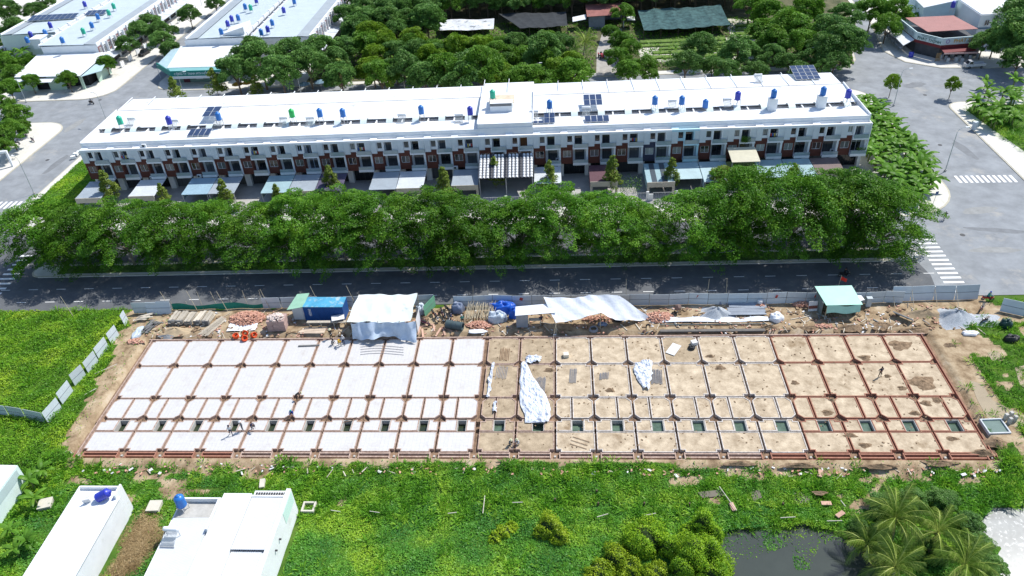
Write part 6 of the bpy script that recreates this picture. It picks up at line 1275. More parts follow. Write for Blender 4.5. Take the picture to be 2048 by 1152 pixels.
rubble('bricks and bags stored in the shade of the white tarpaulin', 1195, 640, 2.2, .9, .6, 90, brickbit, darksoil, 11)
p = G(1250, 637); tag(obj('black_barrow_cover', MB().lathe([(.9, 0), (.85, .5), (.5, .95), (.1, 1.05)], 10), mat('black_plastic', (0.025, 0.027, 0.03), .5, .2, 2), None, (p.x-1, p.y, 0)), 'black plastic covered load under the tarpaulin edge', 'covered load')
# kiosk with table
p = G(1044, 655); t = thing('tool_kiosk', 'small grey-sheeted kiosk with white flat roof beside the tarpaulin', 'kiosk', (p.x, p.y, 0), 0)
obj('body', MB().box(-.8, .9, 0, 1.4, 0, 2.2), mat('grey_sheet', (0.30, 0.32, 0.36), .6, .15, 1), t); obj('roof', MB().hexa([(-.9, -.1, 2.25), (5.0, .2, 2.5), (5.0, 2.0, 2.9), (-.9, 1.6, 2.6)], [(-.9, -.1, 2.3), (5.0, .2, 2.55), (5.0, 2.0, 2.95), (-.9, 1.6, 2.65)]), wsheet, t); obj('counter', MB().box(1.0, 2.8, .4, 1.0, .9, 1.0).box(1.0, 1.1, .4, 1.0, 0, .9).box(2.7, 2.8, .4, 1.0, 0, .9), timber, t); obj('post', MB().tube((4.8, .4, 0), (4.8, .4, 2.5), .05, n=5), bamb, t)
# covered goods
def lump(name, label, u, v, rx, ry, h, m, seed, cat='covered goods'):
    p = G(u, v); r_ = random.Random(seed); ph = [r_.uniform(0, 6) for _ in range(4)]
    o = obj(name, MB().grid(lambda a, b: (rx*(math.sin(b*1.57)**.6)*math.cos(6.283*a)*(1+.14*math.sin(5*6.283*a+ph[0])), ry*(math.sin(b*1.57)**.6)*math.sin(6.283*a)*(1+.14*math.sin(4*6.283*a+ph[1])), h*(1-b**3)*(1+.18*math.sin(9*b+6.283*3*a+ph[2]))), 22, 9), m, None, (p.x, p.y, 0), 0, True); return tag(o, label, cat)
bluet = mat('blue_tarp', (0.015, 0.10, 0.50), .4, .15, 1.5); cleart = mat('clear_sheet', (0.45, 0.52, 0.60), .3, .2, 2, bump=.15, bscale=3); slatet = mat('slate_cover', (0.20, 0.24, 0.33), .5, .2, 2)
lump('covered_bags', 'slate grey covered bags behind the bamboo bundle', 916, 622, 1.0, .8, 1.3, slatet, 1); lump('blue_tarp_pile', 'bright blue tarpaulin thrown over goods beside the hoarding', 1005, 622, 2.0, .9, 1.4, bluet, 2); lump('clear_sheet_pile', 'clear plastic sheeting wrapped over goods below the blue tarpaulin', 994, 640, 1.4, .9, 1.3, cleart, 3); lump('blue_sack', 'blue wrapped sack beside the grey kiosk', 1027, 634, .7, .6, 1.5, bluet, 4); lump('grey_drum_cover', 'dark grey covered drum in front of the plastic sheeting', 1008, 641, .5, .4, .9, slatet, 5)
lump('dark_green_bag', 'dark green plastic covered pump east of the gravel', 2010, 652, .8, .7, 1.0, mat('dark_green_bag', (0.015, 0.05, 0.045), .35, .2, 2), 6); lump('black_bag', 'torn black plastic bag heap on the eastern grass', 2022, 680, 1.0, .6, .7, mat('black_plastic', (0, 0, 0)), 7); lump('white_bag', 'crumpled white sheet on the eastern grass', 1940, 668, 1.1, .5, .35, wsheet, 8)
lump('white_bag', 'white torn bag at the end of the long plastic strip', 1552, 638, 1.0, .9, .8, wsheet, 9); lump('slate_bag', 'slate grey sheeting bundle behind the gravel heap', 1440, 606, .5, .4, .7, slatet, 10); lump('side_cover', 'clear plastic cover over red bricks beside the shed', 842, 625, .7, .9, 1.3, cleart, 11); lump('white_cover', 'white plastic over planks at the corner heap', 276, 668, .6, 1.6, .5, cleart, 12); lump('white_bag', 'clutter of white plastic below the bamboo bundle', 955, 663, 1.4, .5, .12, wsheet, 13); lump('blue_cloth', 'grey-blue bag beside the coiled tyre', 1205, 650, .7, .4, .4, slatet, 14)
# bamboo bundle
p = G(958, 632); t = thing('bamboo_bundle', 'fan of pale bamboo poles stacked against the hoarding', 'bamboo bundle', (p.x, p.y, 0), 0)
for k in range(44): x = -2.2+4.4*k/44; obj('pole', MB().tube((x+rnd.uniform(-.2, .2), -.9+rnd.uniform(-.3, .2), .1+rnd.uniform(0, .3)), (x+.5+rnd.uniform(-.3, .3), 1.3+rnd.uniform(-.3, .4), 1.3+rnd.uniform(-.2, .4)), .045, .03, 5), bamb, t)
# culvert pipe and tyre
p = G(910, 657); t = thing('culvert_pipe', 'dark concrete culvert pipe lying on its side', 'pipe', (p.x, p.y, .62), -.25); m = MB(); n = 22
m.add([(x, r_*math.cos(6.283*i/n), r_*math.sin(6.283*i/n)) for x, r_ in ((-1.3, .62), (1.3, .62), (1.3, .5), (-1.3, .5)) for i in range(n)], [(k*n+i, k*n+(i+1) % n, ((k+1) % 4)*n+(i+1) % n, ((k+1) % 4)*n+i) for k in range(4) for i in range(n)]); obj('barrel', m, mat('dark_pipe', (0.06, 0.09, 0.10), .6, .2, 3), t)
for x in (-1.2, -.4, .4, 1.2): obj('hoop', MB().torus((x, 0, 0), .63, .05, 'X', 20, 6), MATS['dark_pipe'], t)
p = G(1187, 660); m = MB()
for j in range(3): m.torus((0, 0, .07+.1*j), .6-.04*j, .09, 'Z', 22, 7)
tag(obj('cable_coil', m, mat('grey_cable', (0.26, 0.27, 0.30), .5, .1, 3), None, (p.x, p.y, 0), 0, True), 'thick grey cable coil on bare earth before the tarpaulin', 'cable coil')
# stacked sheets, strip, mixer, drum
p = G(1493, 620); t = thing('sheet_stack', 'long stack of grey corrugated roofing sheets beside the gravel', 'sheet stack', (p.x, p.y, 0), -.03); shm = mat('corrugated_grey', (0.30, 0.34, 0.40), .4, .12, 1, wave=('Y', 3.0, .04), objvar=.15)
for k in range(9): obj('sheet', MB().rbox((rnd.uniform(-.3, .3), -1.3+k*.34, .25+.02*(k % 3)), (5.4, .30, .12), rnd.uniform(-.03, .03), .1), shm, t)
p0, p1 = G(1322, 646), G(1538, 643); tag(obj('plastic_strip', MB().grid(lambda u, v: p0.lerp(p1, u)+Vector((0, v*.9, .12+.12*math.sin(23*u)*v+.1*math.sin(7*u)+.1*v)), 46, 4), mat('white_strip', (0.66, 0.70, 0.76), .45, .1, 1.5, bump=.1, bscale=3)), 'long strip of crumpled white plastic laid along the rear of the plots', 'plastic sheet')
p0, p1 = G(1320, 664), G(1530, 662); tag(obj('dark_board', MB().rbox(((p0.x+p1.x)/2, p0.y+.1, .1), ((p1-p0).length, .5, .2), .0), mat('weathered_board', (0.15, 0.14, 0.13), .9, .2, 2)), 'long dark weathered board behind the sand plots', 'board')
p0, p1 = G(1320, 651), G(1530, 649); tag(obj('iron_pipe', MB().tube((p0.x, p0.y, .12), (p1.x, p1.y, .12), .09, n=8), mat('dark_pipe', (0, 0, 0))), 'long dark pipe on pegs along the plastic strip', 'pipe')
p = G(1355, 625); t = thing('concrete_mixer', 'small rusty concrete mixer near the brick and bag heap', 'concrete mixer', (p.x, p.y, 0), .6); o = obj('drum', MB().lathe([(.2, -.5), (.42, -.3), (.48, .1), (.3, .5), (.24, .52)], 14), mat('rusty_drum', (0.20, 0.13, 0.11), .7, .25, 3), t, (0, 0, .95)); o.rotation_euler = (.7, 0, 0)
for s_ in (-1, 1):
    w_ = obj('wheel', MB().torus((s_*.5, 0, .25), .2, .06, 'X', 14, 6), mat('tyre_rubber', (0.02, 0.02, 0.02), .8, .2, 3), t); obj('leg', MB().tube((s_*.5, .3, .05), (s_*.45, 0, .95), .04, n=5), rail, t)
tag(obj('white_drum', MB().lathe([(.35, 0), (.38, .05), (.38, .9), (.3, .95), (.05, .96)], 14), whitebit, None, (*G(1519, 610)[:2], 0), smooth=True), 'upright white drum beside the stacked roofing sheets', 'drum')
# green shed and toilets
p = G(1648, 634); sg_ = mat('mint_sheet', (0.36, 0.66, 0.55), .5, .08, 1, stain=((0.45, 0.55, 0.50), .8, .64)); t = thing('mint_shed', 'small shed with mint green sheet roof and drooping front', 'shed', (p.x, p.y, 0), .02)
obj('roof', MB().hexa([(-.2, -.3, 2.3), (4.9, -.3, 2.3), (4.4, 3.4, 3.0), (-.9, 3.4, 3.0)], [(-.2, -.3, 2.36), (4.9, -.3, 2.36), (4.4, 3.4, 3.06), (-.9, 3.4, 3.06)]), sg_, t)
obj('front_sheet', MB().grid(lambda u, v: (-.1+4.7*u, -.4-.3*(1-v), 1.2+.15*math.sin(8*u)+1.1*v), 12, 3), sg_, t); obj('side_wall', MB().box(-.5, -.4, .2, 3.2, 0, 2.4).box(4.4, 4.5, .2, 3.2, 0, 2.4).box(-.4, 4.4, 3.1, 3.2, 0, 2.8), mat('shed_wall', (0.16, 0.20, 0.20), .8, .2, 1), t)
for x in (0, 4.6): obj('post', MB().tube((x, -.25, 0), (x, -.25, 2.3), .05, n=5), bamb, t)
p = G(1668, 590); t = thing('red_flag', 'small red flag on a thin pole above the hoarding', 'flag', (p.x, p.y-.5, 0)); obj('pole', MB().tube((0, 0, 0), (.2, 0, 3.9), .03, n=5), bamb, t); obj('cloth', MB().grid(lambda u, v: (.2+.9*u, .1*math.sin(6*u), 3.1+.6*v-.35*u), 8, 3), mat('flag_red', (0.60, 0.03, 0.02), .7, .1, 2), t)
p = G(1624, 622); t = thing('notice_panel', 'striped red and white panel leaning before the mint shed', 'panel', (p.x, p.y, 0), .1); obj('face', MB().rbox((0, 0, .9), (1.3, .06, 1.6), 0, -.2), whitebit, t); obj('stripe', MB().rbox((0, -.05, .75), (1.28, .03, .5), 0, -.2), mat('rust_stripe', (0.22, 0.08, 0.06), .8, .2, 2), t)
p = G(1735, 612); tag(obj('grey_locker', MB().box(-.35, .35, -.25, .25, 0, 1.5).box(-.4, .4, -.3, .3, 1.5, 1.56), hoard, None, (p.x, p.y, 0)), 'upright grey locker beside the mint shed', 'locker')
p = G(1805, 638); tag(obj('fallen_panel', MB().rbox((0, 0, .5), (2.8, .06, 1.2), -.75, .8), hoard, None, (p.x, p.y, 0)), 'folded grey sheet lying across the brown earth bank', 'panel')
p = G(1712, 612); tag(obj('white_tarp_corner', MB().rbox((0, 0, 1.5), (1.4, 1.2, .05), .3, .2).rbox((-.5, 0, .75), (.06, .06, 1.5)).rbox((.5, .3, .75), (.06, .06, 1.5)), wsheet, None, (p.x, p.y, 0)), 'white board table at the corner of the mint shed', 'table')
# ---- things lying on the plots
silver = mat('silver_tarp', (0.62, 0.66, 0.74), .3, .12, 1.5, bump=.25, bscale=2.2)
def crumple(label, outline, seed, z=.08, m=silver):
    """a rumpled sheet inside an outline given along its left and right edges"""
    Lh = [G(*q) for q in outline[0]]; Rh = [G(*q) for q in outline[1]]; r_ = random.Random(seed); ph = [r_.uniform(0, 6) for _ in range(6)]
    sd = int(seed)*17
    def fold(p): return .55*abs(float(vnoise(np.array(p.x*1.3+sd), np.array(p.y*1.1), sd))-.5)+.40*abs(float(vnoise(np.array(p.x*2.9), np.array(p.y*2.6+sd), sd+1))-.5)+.14*float(vnoise(np.array(p.x*6.3), np.array(p.y*6.0), sd+2))
    def sp(u, v):
        p = poly(Lh, v).lerp(poly(Rh, v), u); p.x += .35*(float(vnoise(np.array(v*9+sd), np.array(u*2.), sd+3))-.5); p.y += .3*(float(vnoise(np.array(u*6+sd), np.array(v*3.), sd+4))-.5)
        return p+Vector((0, 0, z+fold(p)*min(1, .25+5*u, .25+5*(1-u))))
    o = obj('tarpaulin', MB().grid(sp, 30, 44), m, None, None, 0, False); return tag(o, label, 'tarpaulin')
crumple('long crumpled silver tarpaulin lying across three sand plots', ([(1041, 730), (1040, 765), (1042, 800), (1050, 845), (1085, 848)], [(1052, 725), (1065, 755), (1088, 785), (1104, 822), (1095, 846)]), 1); crumple('crumpled silver sheet bundle over a wall at the top plot', ([(1052, 714), (1050, 728)], [(1082, 713), (1080, 726)]), 2); crumple('crumpled silver sheet beside a pile of steel bars', ([(1270, 728), (1268, 748), (1288, 778)], [(1303, 724), (1304, 750), (1296, 780)]), 3)
crumple('narrow white plastic trailing along the boundary trench', ([(983, 728), (978, 755), (972, 798)], [(988, 728), (984, 760), (980, 796)]), 4); crumple('small white plastic scrap across the sand plot wall', ([(987, 805), (986, 825)], [(993, 805), (994, 826)]), 5)
barm = mat('steel_bars', (0.25, 0.26, 0.29), .5, .2, 4); rustbar = mat('rusty_bars', (0.24, 0.14, 0.08), .8, .2, 4)
def bars(label, u, v, n, L_, rz, m, wd=.14):
    p = G(u, v); t = thing('bar_bundle', label, 'steel bars', (p.x, p.y, -.02), rz)
    for k in range(n): a_, c_ = rnd.uniform(-.15, .15), rnd.uniform(-.03, .03); obj('bar', MB().tube((-L_/2+a_, (k-n/2)*wd, .05), (L_/2+a_, (k-n/2)*wd+c_, .05), .035, n=5), m, t)
bars('bundle of straight steel bars laid across a sand plot', 1145, 752, 7, 2.8, 1.5, barm); bars('short bundle of steel bars in a sand plot', 1207, 752, 9, 1.3, 1.5, barm); bars('rusty plates and bars near the sheeting edge', 1008, 708, 7, 2.6, 1.55, rustbar, .2); bars('steel bars under the silver sheet corner', 1312, 753, 11, 2.8, 1.5, barm); bars('grey bars beside the long silver tarpaulin', 1080, 768, 10, 2.6, 1.5, barm); bars('steel bars in the plot beside the white sheeting', 1002, 745, 8, 2.4, 1.5, barm, .2); bars('scattered bars at the front sand plot', 1160, 882, 3, 2.2, -.4, rustbar, .6); bars('two thin bars crossing a white plot', 700, 838, 2, 1.6, .3, rustbar, .4)
for k in range(4): p = G(762, 694+5*k); tag(obj('rubber_hose', MB().path([Vector((p.x-3+.9*j, p.y+.25*math.sin(.55*j), .04)) for j in range(8)], .03, 5), mat('grey_cable', (0, 0, 0))), 'thin dark hose lying curved on the white sheeting', 'hose', 'hoses on the white sheeting')
p = G(618, 692); tag(obj('dark_beam', MB().rbox((0, 0, .08), (3.1, .22, .14), .05), greyt, None, (p.x, p.y, 0)), 'dark timber beam on the white sheeting', 'beam')
p = G(1347, 699); tag(obj('white_board', MB().rbox((0, 0, .06), (1.3, 2.4, .05), -.55), whitebit, None, (p.x, p.y, 0)), 'bright white board lying on a wet sand plot', 'board'); p = G(1388, 688); tag(obj('white_box', MB().rbox((0, 0, .25), (.8, .7, .5), .3), whitebit, None, (p.x, p.y, 0)), 'small white box in the wet sand plot', 'box'); p = G(1383, 697); lump('black_bag', 'small black bag beside the white box', 1383, 697, .5, .4, .4, mat('black_plastic', (0, 0, 0)), 31)
p = G(1132, 712); tag(obj('white_box', MB().rbox((0, 0, .25), (.75, .7, .5), .1), mat('cream_box', (0.68, 0.63, 0.52), .8, .1, 1), None, (p.x, p.y, -.03)), 'cream carton standing alone on a sand plot', 'box')
p = G(1990, 853); t = thing('concrete_tank', 'open concrete tank full of water at the foundation corner', 'tank', (p.x, p.y, 0), .05); obj('rim', MB().box(-1.3, -1.15, -1.2, 1.2, -.3, .15).box(1.15, 1.3, -1.2, 1.2, -.3, .15).box(-1.15, 1.15, -1.2, -1.05, -.3, .15).box(-1.15, 1.15, 1.05, 1.2, -.3, .15), mat('new_concrete', (0.55, 0.58, 0.60), .8, .08, 1), t); obj('water', MB().box(-1.14, 1.14, -1.04, 1.04, -.3, -.03), mat('green_water', (0.16, 0.22, 0.19), .1, .1, 1, spec=.5), t)
for k, (u, v) in enumerate(((2010, 838), (2020, 834), (2028, 842), (2018, 846))): tag(obj('pile_head', MB().box(-.18, .18, -.18, .18, 0, .9), concrete, None, (*G(u, v)[:2], -.05), .2), 'concrete pile head standing in the mud beside the tank', 'pile head', 'pile heads in the mud')
muddy = mat('muddy_water', (0.36, 0.29, 0.19), .12, .10, .5, spec=.5)
for nm, pl in (('puddle', [(1940, 760), (1965, 768), (1985, 800), (2048, 830), (2048, 858), (2000, 845), (1975, 835), (1955, 800)]), ('puddle', [(2030, 735), (2080, 720), (2080, 790), (2040, 770)]), ('puddle', [(1975, 705), (1995, 700), (2005, 715), (1985, 722)])): struct(nm, MB().add([(*G(a_, b_)[:2], -.035) for a_, b_ in pl], [tuple(range(len(pl)))]), muddy)
for nm, pl in (('puddle', [(1575, 990), (1600, 984), (1622, 995), (1615, 1008), (1590, 1008)]), ('puddle', [(1500, 985), (1518, 980), (1524, 995), (1508, 1004)]), ('puddle', [(1395, 985), (1440, 980), (1450, 992), (1405, 996)])): struct(nm, MB().add([(*G(a_, b_, -.55)[:2], -.5) for a_, b_ in pl], [tuple(range(len(pl)))]), mat('grey_puddle', (0.17, 0.15, 0.11), .1, .1, 1, spec=.5))
# low scraps of plastic, brick and timber along the foundation edges
sc_ = thing('litter_strip', 'scraps of plastic, brick and board littering the front of the foundation', 'litter', (0, -7.0, -.45))
for m_, n_, sd, sz in ((whitebit, 80, 1, (.4, .25, .06)), (brickbit, 200, 2, (.3, .16, .1)), (timber, 40, 3, (.9, .1, .05))):
    r_ = random.Random(sd); mb = MB()
    for i in range(n_): mb.rbox((r_.uniform(-54, 57), r_.uniform(-1.6, .5), r_.uniform(0, .15)), [q*r_.uniform(.5, 1.5) for q in sz], r_.uniform(0, 3), r_.uniform(-.4, .4))
    o = obj('scraps', mb, m_, sc_); o['kind'] = 'stuff'
sc2 = thing('litter_strip', 'scraps of brick and board littering the rear yard of the site', 'litter', (0, 19.5, 0))
for m_, n_, sd, sz in ((whitebit, 110, 4, (.35, .2, .05)), (brickbit, 420, 5, (.3, .16, .1)), (timber, 170, 6, (1.3, .1, .05)), (darksoil, 360, 7, (.5, .35, .14)), (rail, 60, 8, (1.0, .08, .08))):
    r_ = random.Random(sd); mb = MB()
    for i in range(n_): mb.rbox((r_.uniform(-57, 64), r_.uniform(-2.6, 3.6), .03), [q*r_.uniform(.5, 1.5) for q in sz], r_.uniform(0, 3), r_.uniform(-.2, .2))
    o = obj('scraps', mb, m_, sc2); o['kind'] = 'stuff'
sc3 = thing('litter_strip', 'pebbles, clods and wire ends scattered over the sand plots', 'litter', (25, 5, -.03))
r_ = random.Random(8); mb = MB()
for i in range(420): mb.rbox((r_.uniform(-29, 30), r_.uniform(-10, 11), 0), [q*r_.uniform(.4, 1.4) for q in (.22, .14, .08)], r_.uniform(0, 3))
o = obj('scraps', mb, darksoil, sc3); o['kind'] = 'stuff'
for k, (u, v, L_, rz) in enumerate(((968, 1012, 2.4, 1.55), (1035, 1008, 1.2, 0), (905, 1029, 1.0, .1), (750, 1027, 1.2, -.2), (672, 1025, 1.2, -.2), (1205, 1034, 1.3, .3), (1300, 1032, 1.3, .2), (1575, 1038, 1.6, .05), (1668, 1045, 1.6, 0), (1455, 1000, 3.6, -1.2), (1685, 1010, .9, -1.3), (120, 915, 2.2, .9), (140, 905, 1.6, -.6), (185, 790, 1.6, .8), (215, 745, 3.2, .7))):
    p = G(u, v, -.4); tag(obj('weathered_pole', MB().tube((-L_/2, 0, .25), (L_/2, 0, .32), .05, n=5), mat('pale_pole', (0.56, 0.52, 0.44), .8, .15, 3), None, (p.x, p.y, -.4 if v > 900 else 0), rz), 'weathered pale pole lying in the weeds of the lot', 'pole', 'weathered poles lying in the weeds')
for k, (u, v) in enumerate(((1652, 1008), (1680, 1030), (1640, 948), (1465, 1015))): p = G(u, v, -.5); tag(obj('concrete_slab_piece', MB().rbox((0, 0, .12), (1.1, .5, .16), .6*k), mat('pinkish_plank', (0, 0, 0)), None, (p.x, p.y, -.5)), 'broken pinkish slab lying on the grass before the foundation', 'slab piece', 'broken slab pieces on the grass')
for k, (u, v) in enumerate(((1110, 1002), (1196, 1010), (1288, 1010), (1378, 1011), (1565, 1011), (1193, 985))): p = G(u, v, -.5); tag(obj('timber_stump', MB().tube((0, 0, -.1), (.03, 0, .5), .12, .11, 8), mat('dark_stump', (0.10, 0.07, 0.05), .9, .2, 3), None, (p.x, p.y, -.55)), 'short dark timber stump in the grass row', 'stump', 'timber stumps in a row')
# ---------------------------------------------------------------- white houses in the foreground
bright = mat('bright_white_render', (0.76, 0.78, 0.79), .8, .06, .6, stain=((0.62, 0.63, 0.60), .7, .60)); lid = mat('roof_grey_white', (0.60, 0.63, 0.66), .5, .05, .6, wave=('X', 2.4, .03))
a = thing('white_house', 'narrow white house with bare white roof and a toppled blue tank', 'house', (0, 0, -.6))
obj('wall', MB().box(-49.6, -44.5, -48, -13.7, 0, 3.7), bright, a)
obj('roof', MB().hexa([(-49.4, -48, 3.6), (-46.2, -48, 3.85), (-46.2, -14.9, 3.85), (-49.4, -14.9, 3.6)], [(-49.4, -48, 3.72), (-46.2, -48, 3.98), (-46.2, -14.9, 3.98), (-49.4, -14.9, 3.72)]), white_roof, a)
obj('roof', MB().hexa([(-46.15, -48, 3.85), (-44.3, -48, 3.62), (-44.3, -14.9, 3.62), (-46.15, -14.9, 3.85)], [(-46.15, -48, 3.98), (-44.3, -48, 3.74), (-44.3, -14.9, 3.74), (-46.15, -14.9, 3.98)]), white_roof, a)
obj('parapet', MB().box(-49.6, -49.45, -48, -13.7, 3.7, 4.1).box(-44.7, -44.5, -15.3, -13.7, 3.7, 4.45).box(-49.45, -44.7, -13.9, -13.7, 3.7, 4.15), bright, a)
o = tank('royal', (-46.4, -15.6, 3.75), 0.0, 'violet blue water tank lying on the narrow white house roof', None, 1.0); o.rotation_euler = (1.2, 0, 1.9)
tag(obj('roof_hatch', MB().rbox((0, 0, .45), (.8, .06, .8), .3, .25).rbox((-.1, .3, .2), (.06, .6, .06), .3), whitebit, None, (-47.6, -15.9, 3.12)), 'small square hatch lid propped open beside the toppled tank', 'hatch')
a = thing('white_house', 'low white house with grey-white roof, corner tank and solar heater', 'house', (0, 0, -.6))
obj('wall', MB().box(-37.2, -32.3, -48, -15.2, 0, 3.45), bright, a); obj('roof', MB().hexa([(-37.0, -48, 3.5), (-32.6, -48, 3.6), (-32.6, -17.6, 3.6), (-37.0, -17.6, 3.5)], [(-37.0, -48, 3.58), (-32.6, -48, 3.7), (-32.6, -17.6, 3.7), (-37.0, -17.6, 3.58)]), lid, a)
obj('parapet', MB().box(-37.2, -32.3, -15.4, -15.2, 3.45, 4.1).box(-32.5, -32.3, -19.5, -15.4, 3.45, 4.3), bright, a); obj('terrace_floor', MB().box(-37.0, -32.52, -17.5, -15.42, 3.46, 3.52), concrete, a)
p_ = tank('blue', (-36.3, -16.4, 2.92), .7, 'bright blue water tank on a stand at the corner of the low white house'); heater((-36.0, -20.6, 3.0), -.05, 'solar water heater standing on the grey-white roof of the low house', None)
a = thing('white_house', 'white house with long ribbed roof and pale green gable beside the creeper lot', 'house', (0, 0, -.6))
obj('wall', MB().box(-32.2, -29.0, -48, -14.6, 0, 4.1).box(-28.95, -24.75, -48, -13.9, 0, 3.7), bright, a); obj('roof', MB().box(-32.1, -29.05, -48, -14.7, 4.11, 4.22), white_roof, a)
obj('roof', MB().hexa([(-28.9, -21.8, 3.95), (-25.3, -21.8, 3.95), (-25.3, -15.0, 3.8), (-28.9, -15.0, 3.8)], [(-28.9, -21.8, 4.05), (-25.3, -21.8, 4.05), (-25.3, -15.0, 3.9), (-28.9, -15.0, 3.9)]), lid, a)
obj('roof', MB().hexa([(-28.9, -48, 3.72), (-25.6, -48, 3.72), (-25.6, -21.9, 3.72), (-28.9, -21.9, 3.72)], [(-28.9, -48, 3.80), (-25.6, -48, 3.80), (-25.6, -21.9, 3.80), (-28.9, -21.9, 3.80)]), lid, a)
for k in range(18): obj('roof_rib', MB().box(-28.8+.2*k, -28.76+.2*k, -21.86, -21.80, 3.82, 4.04), alu, a)
obj('gable_parapet', MB().box(-25.25, -24.75, -48, -13.9, 3.7, 4.1).box(-28.95, -25.25, -14.9, -14.7, 3.7, 3.95), bright, a)
for k in range(12): obj('vent_block', MB().box(-28.7+.29*k, -28.5+.29*k, -14.68, -14.2, 3.72, 3.8), alu, a)
obj('green_patch', MB().box(-24.74, -24.72, -17.2, -14.1, 2.2, 3.9), mat('mint_render', (0.55, 0.74, 0.68), .8, .04, 1), a)
for y_ in (-19.6, -21.0): obj('drain_spout', MB().box(-24.74, -24.5, y_, y_+.15, 2.6, 2.75), alu, a)
a = thing('white_house', 'white house with pale green side wall beyond the young bananas', 'house', (0, 0, -.6))
obj('wall', MB().box(-68, -59.5, -48, -10.1, 0, 3.4), mat('mint_white_render', (0.66, 0.77, 0.75), .8, .05, .8), a); obj('roof', MB().hexa([(-68, -48, 3.5), (-59.6, -48, 3.42), (-59.6, -10.2, 3.42), (-68, -10.2, 3.5)], [(-68, -48, 3.7), (-59.6, -48, 3.54), (-59.6, -10.2, 3.54), (-68, -10.2, 3.7)]), white_roof, a); obj('side_band', MB().box(-59.49, -59.46, -16, -10.6, 2.0, 3.2), mat('grey_band', (0.45, 0.55, 0.55), .8, .05, 1), a)
# straw, septic boxes
straw = mat('straw', (0.36, 0.25, 0.12), .95, .2, 3)
p = G(275, 1095, -.6); t = thing('straw_heap', 'long heap of dry brown straw between the two white houses', 'straw heap', (p.x, p.y, -.65), 0); mound('mound', 0, 0, 1.5, 3.9, .6, straw, t, 3)
rng = np.random.default_rng(5); n = 9000; q = np.sqrt(rng.random(n))*rng.uniform(.9, 1.25, n); an = rng.random(n)*6.283; ir = 1+.25*np.sin(3*an+1)+.2*np.sin(7*an); X_ = 1.9*q*ir*np.cos(an)+.3*rng.normal(size=n); Y_ = 4.7*q*ir*np.sin(an)+.3*rng.normal(size=n); Z_ = np.maximum(.03, .6*(1-q**2))+rng.random(n)*.15
N_ = np.stack([rng.normal(size=n)*.5, rng.normal(size=n)*.5, np.ones(n)], 1); N_ /= np.linalg.norm(N_, axis=1, keepdims=True)
me = quads_mesh('stalks', leaf_quads(np.stack([X_, Y_, Z_], 1), N_, rng.uniform(.4, .9, n), .04, rng), rng.random(n)); me.materials.append(foliage('stalk', (0.20, 0.13, 0.06), (0.38, 0.27, 0.13), (0.58, 0.44, 0.24), .1)); o = obj('stalks', me, None, t); o['kind'] = 'stuff'
for k, (u, v, lab) in enumerate(((310, 1015, 'square concrete septic lid beside the narrow white house'), (92, 1010, 'square concrete septic lid under the young bananas'), (525, 968, 'upright concrete block in the grass before the foundation'))):
    p = G(u, v, -.4); tag(obj('septic_box', MB().box(-.7, .7, -.7, .7, 0, .5).box(-.75, .75, -.75, .75, .5, .6), mat('pale_concrete', (0.56, 0.53, 0.45), .9, .1, 1), None, (p.x, p.y, -.6), .3*k if k else 0.05), lab, 'septic box') if k < 2 else tag(obj('concrete_post', MB().rbox((0, 0, .25), (.6, 1.2, .4), .2, .1), MATS['pale_concrete'], None, (p.x, p.y, -.6)), lab, 'block')
p = G(612, 1018, -.6); t = thing('open_manhole', 'open square concrete manhole at the ribbed house corner', 'manhole', (p.x+.4, p.y, -.6))
obj('ring', MB().box(-.75, -.55, -.7, .7, 0, .5).box(.55, .75, -.7, .7, 0, .5).box(-.55, .55, -.7, -.5, 0, .5).box(-.55, .55, .5, .7, 0, .5), MATS['pale_concrete'], t)
p = G(800, 1000, -.5)
